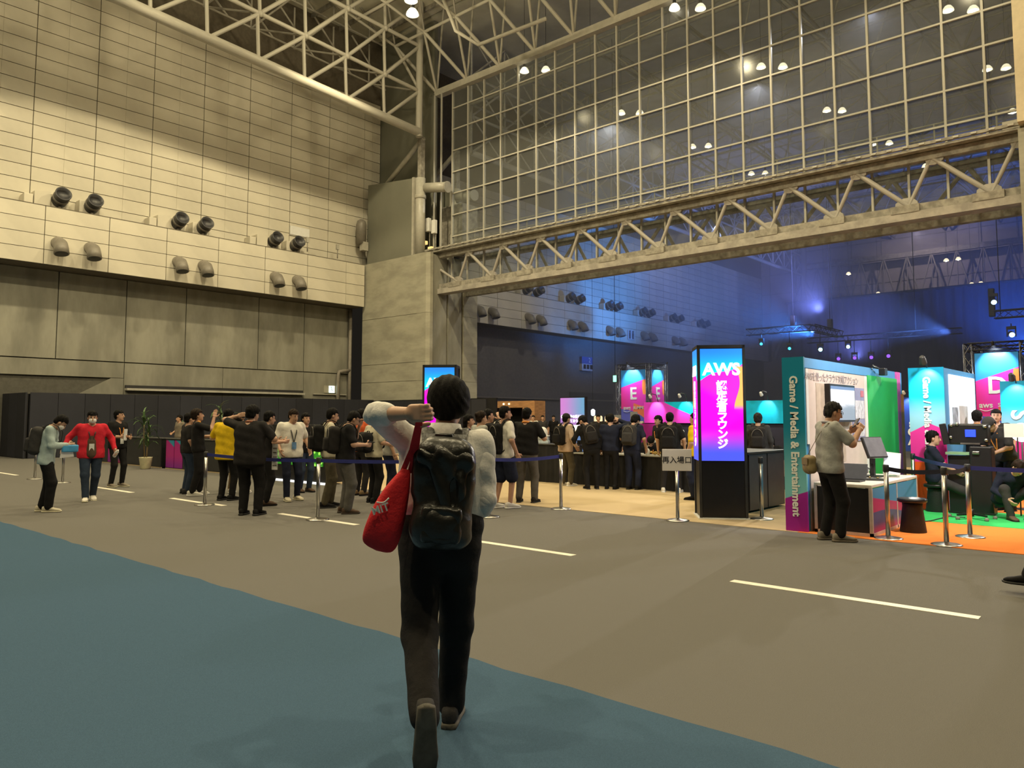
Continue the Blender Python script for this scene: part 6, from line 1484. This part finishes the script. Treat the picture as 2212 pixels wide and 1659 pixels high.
# survey the bag plane: image points lie at about the depth of his back
dz = float(np.dot(np.array(wpt(main, sp(0.3, -0.2)))-np.array([0, 0, CAMZ]), _fw))
t.location = back_pt(832, 1190, dz)
tl, tr2, br, bl = back_pt(868, 1014, dz), back_pt(887, 1028, dz-0.02), back_pt(872, 1203, dz), back_pt(781, 1160, dz)
secs = []; NS = 14; vs_ = []; ring = 20
vw = (back_pt(900, 1100, dz)-Vector((0, 0, CAMZ))).normalized()
edge_l = [(868, 1012), (851, 1030), (833, 1050), (818, 1072), (806, 1093), (793, 1122), (783, 1150), (780, 1178)]
edge_r = [(887, 1016), (887, 1034), (885, 1060), (882, 1085), (877, 1115), (871, 1142), (863, 1172), (846, 1203)]
bot_l, bot_r = (790, 1186), (872, 1206)
for j in range(len(edge_l)):
    a = back_pt(*edge_l[j], dz-0.03); b = back_pt(*edge_r[j], dz-0.03); c = (a+b)/2; hx = (b-a)/2
    th = [0.015, 0.03, 0.045, 0.055, 0.062, 0.064, 0.055, 0.018][j]
    for k in range(ring):
        an = 2*math.pi*k/ring; f_ = math.cos(an); g_ = math.sin(an)
        wob = 1+0.10*math.sin(3*an+j*0.8)
        vs_.append(c+hx*math.copysign(abs(f_)**0.7, f_)+vw*(g_*th*wob))
fs = [(j*ring+k, j*ring+(k+1) % ring, (j+1)*ring+(k+1) % ring, (j+1)*ring+k) for j in range(len(edge_l)-1) for k in range(ring)]+[tuple((len(edge_l)-1)*ring+k for k in range(ring))]
mb = MB(); mb.add(vs_, fs, True); o = mb.build('bag_body', m_red, t, w=True)
sm = o.modifiers.new('smooth', 'SUBSURF'); sm.levels = 1; sm.render_levels = 2
for (xa, ya) in ((871, 1016), (886, 1022)):
    p0 = back_pt(xa, ya, dz-0.03); p3 = hand_w; mid = back_pt((xa+922)/2-6, (ya+925)/2, dz-0.05)
    MB().ribbon([p0, p0*0.6+mid*0.4, mid, mid*0.4+p3*0.6, p3], tuple(Vector(_r)*0.028), 0.004).build('carry_strap', m_red, t, w=True)
lx = (back_pt(890, 1016, dz)-back_pt(871, 1012, dz)).normalized(); dn = (back_pt(800, 1170, dz)-back_pt(865, 1030, dz)).normalized(); acr = Vector(_r)
xd = Vector(_r)*0.93+Vector(_up)*0.30; yd = Vector(_up)*0.93-Vector(_r)*0.30
tm = frame4(back_pt(822, 1100, dz-0.105)-Vector(t.location), xd, yd)
text('print', 'MIT', 0.052, m_wlet, t, tm, extrude=0.001, bold=0.001)
tm = frame4(back_pt(827, 1080, dz-0.10)-Vector(t.location), xd, yd)
MB().path([tuple(tm @ Vector((-0.03+0.0075*i, -0.012*math.sin(math.pi*i/8), 0))) for i in range(9)], 0.004, 5).build('print_smile', m_wlet, t)
def A_(x, Y): return on(x, 900, 1, Y)          # ground position under a pixel column at hall depth Y
def gx(x, y): return G(x, y)
# ---- left group
i = person('masked person in pale shirt reading, with a black backpack', gx(95, 1106), 1.68, face=97, lean=7, hp=42, top='paleblue', sleeve='long', pants='black', loose=1.15, shoe='cream', sole=cream_sole, mask=True,
    la=(0.06, 0.30, -0.26), ra=(-0.06, 0.30, -0.24), rcurl=0.8, lcurl=0.8, lf=(-0.08, -0.05, 0), rf=(0.09, 0.07, 0), skirt=0.06)
backpack(i, 'dark charcoal backpack on the masked person in the pale shirt', (0.32, 0.19, 0.48), 'charcoal')
held(i, 'r', 'paper_bag', 'blue and white paper folder held by the masked reader', 'folder', [('blue_cover', MB().cbox((0.0, 0.02, 0), (0.05, 0.26, 0.12), 0.02), M('sky_paper', (0.06, 0.32, 0.62), 0.6)), ('white_sheet', MB().prism([(-0.12, -0.16), (0.10, -0.14), (0.06, 0.02), (-0.10, 0.04)], 0, -0.03, -0.02), m_paper)], (0.02, 0.02, -0.05))
i = person('masked person in an open red jacket walking towards the camera', gx(192, 1082), 1.70, face=176, lean=2, hp=10, top='red', jacket='brown', sleeve='long', pants='denim', shoe='white', sole=cream_sole, mask=True, girth=1.12, loose=1.05, skirt=0.05,
    la=(-0.20, 0.10, -0.42), ra=(0.26, 0.04, -0.40), lf=(-0.07, -0.16, 0.02), rf=(0.07, 0.14, 0), lfp=-12, lany=bk_l, badge=bl_b)
held(i, 'l', 'water_bottle', 'small white bottle carried by the person in red', 'bottle', [('bottle_body', MB().lathe([(0.03, -0.10), (0.034, -0.09), (0.034, 0.05), (0.015, 0.08)], 12), m_paper), ('cap', MB().tube((0, 0, 0.08), (0, 0, 0.10), 0.016), m_white)], (0, 0.10, 0.0))
i = person('staff in black with an orange lanyard holding papers', gx(250, 1052), 1.74, face=140, hy=-25, hp=-2, top='black', sleeve='three', pants='black', shoe='greige', sole=cream_sole, lany=or_l, badge=bl_b, ra=(-0.04, 0.26, -0.28), la=(0.04, 0.24, -0.30), lf=(-0.11, 0.05, 0), rf=(0.13, 0.0, 0), loose=0.92, rcurl=0.7)
held(i, 'r', 'papers', 'folded papers held by the staff with the orange lanyard', 'papers', [('sheet', MB().box((0, 0.02, 0.0), (0.16, 0.004, 0.26)), m_paper), ('sheet', MB().box((0.01, 0.035, 0.01), (0.15, 0.004, 0.24)), m_paper)], (0, 0.08, 0.05))
q = A_(389, 12.6); i = person('small distant person in a brown top behind the magenta counter', q, 1.66, face=235, top='greige', pants='charcoal', vx=0.022, ra=(0.0, 0.2, -0.35), hy=20)
i = person('person in black with headphones gesturing with a raised hand', gx(425, 1070), 1.735, face=84, hp=-6, lean=-3, top='black', pants='black', loose=1.1, shoe='white', sole=white_sole, hair='bushy', hairm=HAIR_B, la=(0.02, 0.30, -0.24), ra=(0.05, 0.30, 0.14), relb=(0.4, 0.2, -1), rcurl=0.15, rpalm=(0.2, 0.3, 1), lcurl=0.8, lf=(-0.10, 0.05, 0), rf=(0.09, -0.10, 0))
t = thing('headphones', 'orange headphones resting on the neck of the gesturing person', 'headphones'); m = wmat(i, i['sp'](0.53), i['rt'], i['fw'], i['up']); l, r_, sc = m.decompose(); t.location = l; t.rotation_euler = r_.to_euler()
MB().path([(0.085*math.cos(a), 0.085*math.sin(a), 0.0) for a in [math.pi*k/10+math.pi for k in range(11)]], 0.010, 6).build('headband', m_dark, t)
for sd in (-1, 1): MB().lathe([(0.03, -0.015), (0.038, 0), (0.03, 0.015)], 14, (sd*0.085, 0.02, 0.0), Matrix.Rotation(R(90), 3, 'Y')).build('ear_cup', M('orange_cup', (0.8, 0.35, 0.05), 0.5), t)
held(i, 'l', 'papers', 'white sheets and a pen held by the gesturing person', 'papers', [('sheet', MB().box((0, 0.08, 0.0), (0.21, 0.28, 0.004)), m_paper), ('pen', MB().tube((0.03, 0.05, 0.01), (0.05, 0.0, 0.13), 0.005), m_white)], (0, 0.10, 0.03), n=(0.2, 0.2, 1))
i = person('person in blue jeans half hidden behind the gesturing one', gx(402, 1066), 1.66, face=70, top='soft_black', pants='denim', shoe='charcoal', hair='short', la=(-0.02, 0.05, 0.22), lelb=(-0.5, 0.3, -1), lcurl=0.25, lf=(-0.1, 0, 0))
i = person('man in a loose yellow shirt standing in the queue', gx(487, 1081), 1.73, face=40, hp=4, top='yellow', pants='black', shoe='black', sole=dark_sole, girth=1.14, skirt=0.10, la=(-0.05, 0.24, -0.20), ra=(0.10, 0.22, -0.25), lf=(-0.10, 0.0, 0), rf=(0.11, 0.04, 0))
i = person('person in khaki trousers and white shoes behind the yellow shirt', gx(513, 1066), 1.64, face=30, top='soft_black', pants='khaki', loose=1.2, shoe='white', sole=white_sole, lf=(-0.17, 0.02, 0), rf=(0.14, 0.06, 0), la=(-0.15, 0.10, 0.10), lelb=(-1, 0, -0.4))
i = person('broad man in all black looking at his phone, back to the camera', gx(536, 1113), 1.76, face=28, hp=10, hy=18, top='soft_black', pants='black', loose=1.18, girth=1.22, skirt=0.07, shoe='black', sole=dark_sole, hair='bushy', la=(-0.02, 0.05, 0.15), lelb=(-1, 0.2, 0.0), lcurl=0.9, ra=(0.06, 0.30, -0.22), rcurl=0.9, relb=(0.7, -0.5, -0.5), lf=(-0.10, 0.02, 0), rf=(0.15, 0.02, 0), collar=M('rust_collar', (0.25, 0.08, 0.04), 0.7), vx=0.015)
held(i, 'r', 'phone', 'dark phone in the hand of the broad man in black', 'phone', phone_parts(), (0, 0.09, 0.04), n=(0, -0.6, 0.8))
for dx in (0.0, 0.03): pass
p_ = i['rw']-i['up']*0.05; t = thing('printed_slip', 'long white printed slip hanging beside the broad man', 'paper', tuple(wpt(i, p_-V(0, 0, 0.24))), i['rz'])
MB().box((0.02, -0.03, 0.0), (0.10, 0.004, 0.42)).build('slip_sheet', m_paper, t)
for k in range(5): MB().box((0.02, -0.034, 0.14-0.07*k), (0.07-0.012*(k % 2), 0.002, 0.02)).build('print_line', m_hood, t)
i = person('man with glasses in a dark shirt behind the broad man', gx(572, 1092), 1.69, face=70, hp=12, top='soft_black', pants='black', shoe='brown', glasses=True, lany=M('rust_lanyard', (0.30, 0.08, 0.03), 0.6), ra=(0.0, 0.28, -0.25), la=(0.02, 0.28, -0.25))
i = person('man in a white t-shirt with a blue badge facing the camera', gx(626, 1081), 1.735, face=158, hp=16, hy=-15, top='white', sleeve='short', pants='navy', shoe='cream', sole=cream_sole, girth=1.10, skirt=0.06, loose=0.98, lany=bk_l, badge=M('blue_badge', (0.12, 0.25, 0.45), 0.4, var=0.3, nscale=12), la=(-0.13, 0.10, -0.45), ra=(0.06, 0.14, -0.46), lf=(-0.13, 0.02, 0), rf=(0.12, 0.14, 0), hair='short', hairm=HAIR_B, vx=0.015)
i = person('person in dark clothes behind the man in the white t-shirt', gx(657, 1063), 1.66, face=150, top='black', pants='denim', shoe='brown', hair='long', la=(0.0, 0.25, -0.25), ra=(0.0, 0.25, -0.28), lany=bk_l, badge=bl_b)
held(i, 'l', 'tissue', 'crumpled lilac cloth held behind the white t-shirt man', 'cloth', [('cloth_body', MB().lathe([(0.01, -0.06), (0.05, -0.04), (0.08, 0.0), (0.05, 0.05), (0.02, 0.06)], 9), M('lilac_cloth', (0.50, 0.42, 0.68), 0.8)), ('corner', MB().prism([(0, 0), (0.1, 0.02), (0.02, 0.06)], 2, -0.01, 0.0), M('lilac_cloth', (0, 0, 0)))], (0, 0.08, -0.05))
i = person('man in a cream shirt with a backpack looking down the queue', gx(708, 1096), 1.74, face=78, hp=14, top='cream', sleeve='short', pants='olive', loose=1.1, shoe='black', sole=dark_sole, lf=(-0.1, 0.06, 0), rf=(0.1, -0.08, 0), lany=M('lilac_lanyard', (0.4, 0.3, 0.4), 0.6), ra=(0.0, 0.26, -0.28))
backpack(i, 'black backpack on the man in the cream shirt', (0.32, 0.19, 0.47), 'black')
i = person('stocky man in a black t-shirt and grey trousers using a phone', gx(744, 1109), 1.70, face=80, lean=4, hp=26, top='black', pants='grey', loose=1.22, girth=1.22, skirt=0.04, shoe='brown', sole=M('brown_sole', (0.05, 0.035, 0.025), 0.7), ra=(-0.02, 0.30, -0.25), rcurl=0.9, la=(0.02, 0.24, 0.06), lelb=(-0.5, 0.3, -0.8), lf=(-0.10, 0.0, 0), rf=(0.11, 0.03, 0), glasses=True, vx=0.015)
backpack(i, 'black backpack on the stocky man in grey trousers', (0.32, 0.20, 0.46), 'soft_black')
held(i, 'r', 'phone', 'phone held by the stocky man in grey trousers', 'phone', phone_parts(), (0, 0.09, 0.04), n=(0, -0.5, 0.9))
i = person('person in an orange shirt standing behind the queue', gx(778, 1070), 1.74, face=40, top='orange', sleeve='short', pants='soft_black', shoe='khaki', hair='short')
i = person('person in cream with a black shoulder bag beside the red tote', gx(806, 1086), 1.66, face=55, top='cream', pants='black', loose=1.1, shoe='black', hair='short', ra=(0.02, 0.25, -0.3), vx=0.015)
backpack(i, 'big crumpled black bag on the person in cream', (0.36, 0.24, 0.40), 'black', top=0.42)
i = person('person in grey trousers hidden behind the walking man', gx(838, 1078), 1.66, face=75, top='lightgrey', pants='navy', shoe='white', sole=white_sole, vx=0.018)
# ---- between the walking man and the counters
i = person('woman with tied hair in a grey shirt just right of the walking man'.replace('woman', 'person'), gx(1036, 1096), 1.68, face=60, top='lightgrey', pants='charcoal', shoe='white', sole=white_sole, hair='bun', hairm=HAIR_B, hp=4)
i = person('person with a pale face looking right behind the walking man', gx(1010, 1082), 1.62, face=95, top='black', pants='black', shoe='white', sole=white_sole, hair='long')
i = person('person in black raising a hand to the face', gx(1052, 1088), 1.72, face=75, top='black', pants='black', ra=(-0.06, 0.22, 0.14), relb=(0.5, 0.2, -1), shoe='black', la=(0.02, 0.28, -0.28))
t = thing('umbrella', 'furled dark umbrella hanging beside the white t-shirt walker', 'umbrella', (*tuple(gx(1066, 1098))[:2], 0.28), R(20))
MB().lathe([(0.006, -0.22), (0.012, -0.2), (0.03, 0.35), (0.02, 0.42), (0.01, 0.45)], 10, (0, 0, 0.25), Matrix.Rotation(R(-8), 3, 'Y')).build('canopy', F('navy'), t); MB().path([(0.06, 0, 0.68), (0.075, 0, 0.8), (0.10, 0, 0.83), (0.12, 0, 0.79)], 0.009, 6).build('handle', m_dark, t)
i = person('man in a white t-shirt and navy shorts with a slim backpack', gx(1088, 1098), 1.765, face=52, hp=2, hy=22, top='white', sleeve='short', pants='navy', shorts=True, loose=1.12, skirt=0.03, shoe='white', sole=white_sole, la=(-0.08, 0.05, -0.49), ra=(0.12, 0.06, -0.48), lf=(-0.09, -0.10, 0), rf=(0.10, 0.06, 0), vx=0.015, skin=1)
backpack(i, 'slim black backpack on the man in navy shorts', (0.27, 0.14, 0.52), 'black')
i = person('man in a black polo with an orange lanyard at the carpet edge', gx(1137, 1086), 1.745, face=18, hp=3, hy=14, top='black', sleeve='short', pants='grey', loose=1.08, girth=1.08, shoe='soft_black', sole=dark_sole, collar=or_l, ra=(0.06, 0.26, -0.24), la=(-0.04, 0.26, -0.24), lf=(-0.14, 0.0, 0), rf=(0.15, 0.02, 0), vx=0.015)
# ---- at the counters
i = person('visitor in a cap and beige hoodie with a black backpack', gx(1222, 1050), 1.66, face=48, hp=4, top='beige', sleeve='long', pants='olive', loose=1.12, skirt=0.05, shoe='white', sole=white_sole, hair='buzz', cap='soft_black', ra=(0.10, 0.10, -0.46), lf=(-0.11, 0, 0), rf=(0.13, 0.03, 0))
backpack(i, 'black backpack on the visitor in the beige hoodie', (0.30, 0.18, 0.46), 'black')
i = person('visitor in a black cap leaning over the counter to the left', gx(1279, 1057), 1.68, face=-14, lean=14, side=-9, hp=22, hy=-40, top='black', sleeve='long', pants='black', shoe='black', sole=dark_sole, cap='black', hair='buzz', la=(-0.12, 0.32, -0.24), lf=(-0.10, 0.02, 0), rf=(0.12, 0.02, 0))
backpack(i, 'flat black backpack on the visitor leaning over the counter', (0.30, 0.13, 0.44), 'soft_black')
i = person('visitor with a hand at the ear beside the leaning one', A_(1318, 14.1), 1.66, face=10, top='navy', sleeve='long', pants='black', hp=15, ra=(0.0, 0.15, 0.16), relb=(1, 0.2, -0.3), shoe='black')
i = person('staff in black leaning forward over the counter with both arms down', A_(1326, 15.6), 1.70, face=176, lean=34, hp=10, top='black', pants='black', lany=or_l, la=(-0.03, 0.28, -0.36), ra=(0.03, 0.28, -0.36))
i = person('visitor in navy with a round dark backpack bending at the counter', gx(1366, 1058), 1.66, face=22, lean=10, hp=22, hy=16, top='navy', sleeve='short', pants='navy', loose=1.1, shoe='black', sole=dark_sole, hair='bushy', glasses=True, ra=(0.10, 0.16, -0.44), la=(-0.02, 0.30, -0.26), lf=(-0.09, 0, 0), rf=(0.12, 0.03, 0))
backpack(i, 'round charcoal backpack with a pale strap on the navy visitor', (0.34, 0.20, 0.46), 'charcoal')
i = person('staff in black seated and writing behind the counter', A_(1404, 15.65), 1.68, face=178, lean=22, hp=38, pz=0.50, lf=(-0.12, 0.36, 0), rf=(0.12, 0.36, 0), top='black', pants='black', lany=or_l, la=(0.10, 0.30, -0.24), ra=(-0.10, 0.30, -0.24))
i = person('staff with long lanyard standing behind the seated writer', A_(1424, 16.1), 1.62, face=230, top='black', pants='black', lany=or_l, badge=bl_b, hair='long', hp=8)
i = person('visitor in black with a large backpack facing the counter', gx(1449, 1064), 1.68, face=8, hp=6, top='black', sleeve='short', pants='soft_black', shoe='white', sole=white_sole, hair='buzz', girth=1.08, lf=(-0.16, 0.0, 0), rf=(0.18, 0.02, 0), ra=(0.10, 0.14, -0.46))
backpack(i, 'large soft black backpack on the visitor facing the counter', (0.36, 0.20, 0.52), 'black')
t = thing('sleeve_patch', 'white round emblem patch on the sleeve beside the large backpack', 'emblem', tuple(wpt(i, i['shr']+V(0.075, -0.02, -0.10))), i['rz']+R(40))
MB().lathe([(0.045, 0.0), (0.045, 0.006), (0.03, 0.008)], 16, (0, 0, 0), Matrix.Rotation(R(90), 3, 'X')).build('patch_disc', m_white, t); MB().tube((0, -0.008, -0.005), (0, -0.012, -0.005), 0.02).tube((0, -0.008, 0.022), (0, -0.012, 0.022), 0.012).build('patch_figure', m_black, t)
i = person('bald staff seated at the counter near the pillar', A_(1484, 15.6), 1.66, face=205, lean=16, hp=30, pz=0.50, lf=(-0.12, 0.36, 0), rf=(0.12, 0.36, 0), top='black', pants='black', hair=None, lany=or_l, la=(0.06, 0.32, -0.20), ra=(-0.04, 0.32, -0.22))
i = person('person in a yellow vest half hidden by the glowing pillar', A_(1503, 13.3), 1.66, face=300, top='yellow', sleeve='short', pants='navy', shoe='black', la=(0.0, 0.12, -0.48))
i = person('visitor in a dark jacket with a backpack right of the pillar', A_(1637, 14.9), 1.66, face=4, hp=3, top='charcoal', sleeve='long', pants='black', shoe='black', hair='short', hairm=HAIR_G)
backpack(i, 'dark backpack with an orange tag right of the pillar', (0.32, 0.18, 0.46), 'soft_black')
i = person('staff seated behind the side counter right of the pillar', A_(1668, 15.4), 1.62, face=200, pz=0.50, lean=10, hp=25, lf=(-0.12, 0.36, 0), rf=(0.12, 0.36, 0), top='black', pants='black', lany=or_l, hair='long')
# ---- booth visitors
ph = person('man in a grey polo holding up a phone beside the teal booth', gx(1797, 1168), 1.775, face=64, hp=16, hy=8, vx=0.012, top='polo', sleeve='short', pants='black', loose=1.08, girth=1.06, skirt=0.03, shoe='greige', sole=M('taupe_sole', (0.14, 0.115, 0.085), 0.7), hairm=HAIR_G, skin=1,
    ra=(-0.02, 0.32, -0.04), relb=(0.5, -0.1, -1), rcurl=0.95, la=(0.10, 0.34, -0.06), lelb=(-0.4, -0.1, -1), lcurl=0.95, lf=(-0.09, -0.04, 0), rf=(0.10, 0.06, 0), collar=M('lilac_collar', (0.45, 0.43, 0.50), 0.8), glasses=True)
held(ph, 'r', 'phone', 'dark phone held up by the man in the grey polo', 'phone', phone_parts(), (-0.05, 0.10, 0.06), n=(0, -0.85, 0.5))
t = thing('shoulder_bag', 'olive shoulder bag on the back of the man in grey', 'bag'); m = wmat(ph, ph['sp'](0.10, -0.20, -0.10), ph['rt'], ph['fw'], ph['up']); l, r_, sc = m.decompose(); t.location = l; t.rotation_euler = r_.to_euler()
A = SDF(0.02); A.rbox((0, -0.01, -0.10), (0.115, 0.055, 0.115), 0.05); A.ell((0, -0.01, -0.14), (0.12, 0.065, 0.085)); A.wr = lambda X, Y, Z: 0.005*np.sin(X*45+Z*30)
m_olive = M('olive_bag', (0.22, 0.165, 0.075), 0.6, var=0.15, nscale=8); put('bag_body', np_mesh(*A.mesh(0.009)), m_olive, t)
MB().ribbon([(-0.08, 0.0, 0.0), (0.0, 0.04, 0.14), (0.14, 0.07, 0.30), (0.24, 0.13, 0.425), (0.29, 0.24, 0.42), (0.24, 0.33, 0.30), (0.10, 0.345, 0.14), (-0.06, 0.30, 0.02), (-0.14, 0.18, -0.02), (-0.10, 0.03, -0.03)], (0.006, 0.012, 0.018), 0.004).build('strap', m_olive, t)
MB().box((0, -0.075, -0.06), (0.16, 0.006, 0.09)).build('flap', m_olive, t)
i = person('man in a dark polo sitting on a stool with feet out', (SEAT[0]-0.02, SEAT[1]-0.02), 1.70, face=86, pz=0.565, lean=-2, hp=4, vx=0.014, top='navy', sleeve='short', pants='charcoal', shoe='charcoal', sole=dark_sole, la=(0.03, 0.34, -0.36), ra=(-0.03, 0.34, -0.37), lf=(-0.12, 0.62, 0.06), rf=(0.10, 0.82, 0.06), lfp=6, rfp=14, loose=0.98, collar=F('navy'), lcurl=0.3, skin=2)
i = person('person with an orange collar seen from behind beyond the rig', A_(2110, 16.2), 1.70, face=4, top='black', pants='black', collar=or_l, hair='short')
i = person('smiling person in dark red facing the camera beyond the rig', A_(2152, 16.8), 1.72, face=182, top='soft_black', pants='black', lany=or_l, hair='short', skin=2)
i = person('person bending forward over the rig with hands together', A_(2166, 15.2), 1.70, face=214, lean=24, hp=30, top='charcoal', pants='black', cap='charcoal', hair='buzz', la=(0.08, 0.32, -0.26), ra=(-0.04, 0.32, -0.26), lany=or_l)
i = person('person in dark clothes crouching low behind the belt', A_(2172, 14.1), 1.66, face=150, pz=0.30, py=-0.1, lean=30, hp=20, lf=(-0.14, 0.28, 0), rf=(0.16, 0.30, 0), lknee=(-0.3, 0.6, 1), rknee=(0.3, 0.6, 1), top='navy', sleeve='long', pants='charcoal', hairm=HAIR_B, ra=(0.02, 0.34, -0.26), la=(-0.02, 0.34, -0.26), hair='buzz', shoe='brown')
q = gx(2340, 1304); i = person('passer-by at the right edge of the photo, only a shoe in view', q, 1.70, face=-88, top='charcoal', pants='black', shoe='black', sole=dark_sole, lf=(-0.09, 0.0, 0), rf=(0.09, 0.43, 0), ra=(0.05, -0.05, -0.5), la=(-0.05, -0.05, -0.5))
# ---- far crowd beyond the counters
far_p = [(1152, 27, 200, 'white', 'in a white top'), (1172, 28, 170, 'charcoal', 'with a pale shirt front'), (1196, 30, 190, 'black', 'all in black'), (1292, 24, 160, 'soft_black', 'left of the leaning staff'), (1312, 24, 20, 'black', 'behind the leaning staff'), (1140, 30, 20, 'soft_black', 'nearest the wooden portal'), (1378, 26, 200, 'lightgrey', 'below the E banner')]
for (x_, Y_, fc_, tp, lab) in far_p:
    person('tiny far visitor in the dark hall, '+lab, A_(x_, Y_), 1.68, face=fc_, top=tp, pants='black', vx=0.026, shoe='black')
# ---------------------------------------------------------------- haze in the next hall
hz, nt, b = new_mat('stage_haze')
nt.nodes.remove(b); vo = nt.nodes.new('ShaderNodeVolumeScatter'); vo.inputs['Color'].default_value = (0.75, 0.80, 1.0, 1)
vo.inputs['Density'].default_value = 0.013; vo.inputs['Anisotropy'].default_value = 0.1
nt.links.new(vo.outputs[0], nt.nodes['Material Output'].inputs['Volume'])
tag(MB().box2((-34.6, 31.0, 0.02), (29, 82.0, 19.0)).build('stage_haze', hz), 'thin blue theatrical haze filling the next hall', 'haze', kind='stuff')
# tiny emitters are too small to be worth sampling as lamps; the screens and the light box keep lighting their surroundings
for m_ in bpy.data.materials:
    if m_.name not in ('pillar_screen', 'pillar_screen_side', 'lightbox', 'ring_face', 'leaf_screen', 'strip_light'): m_.cycles.emission_sampling = 'NONE'
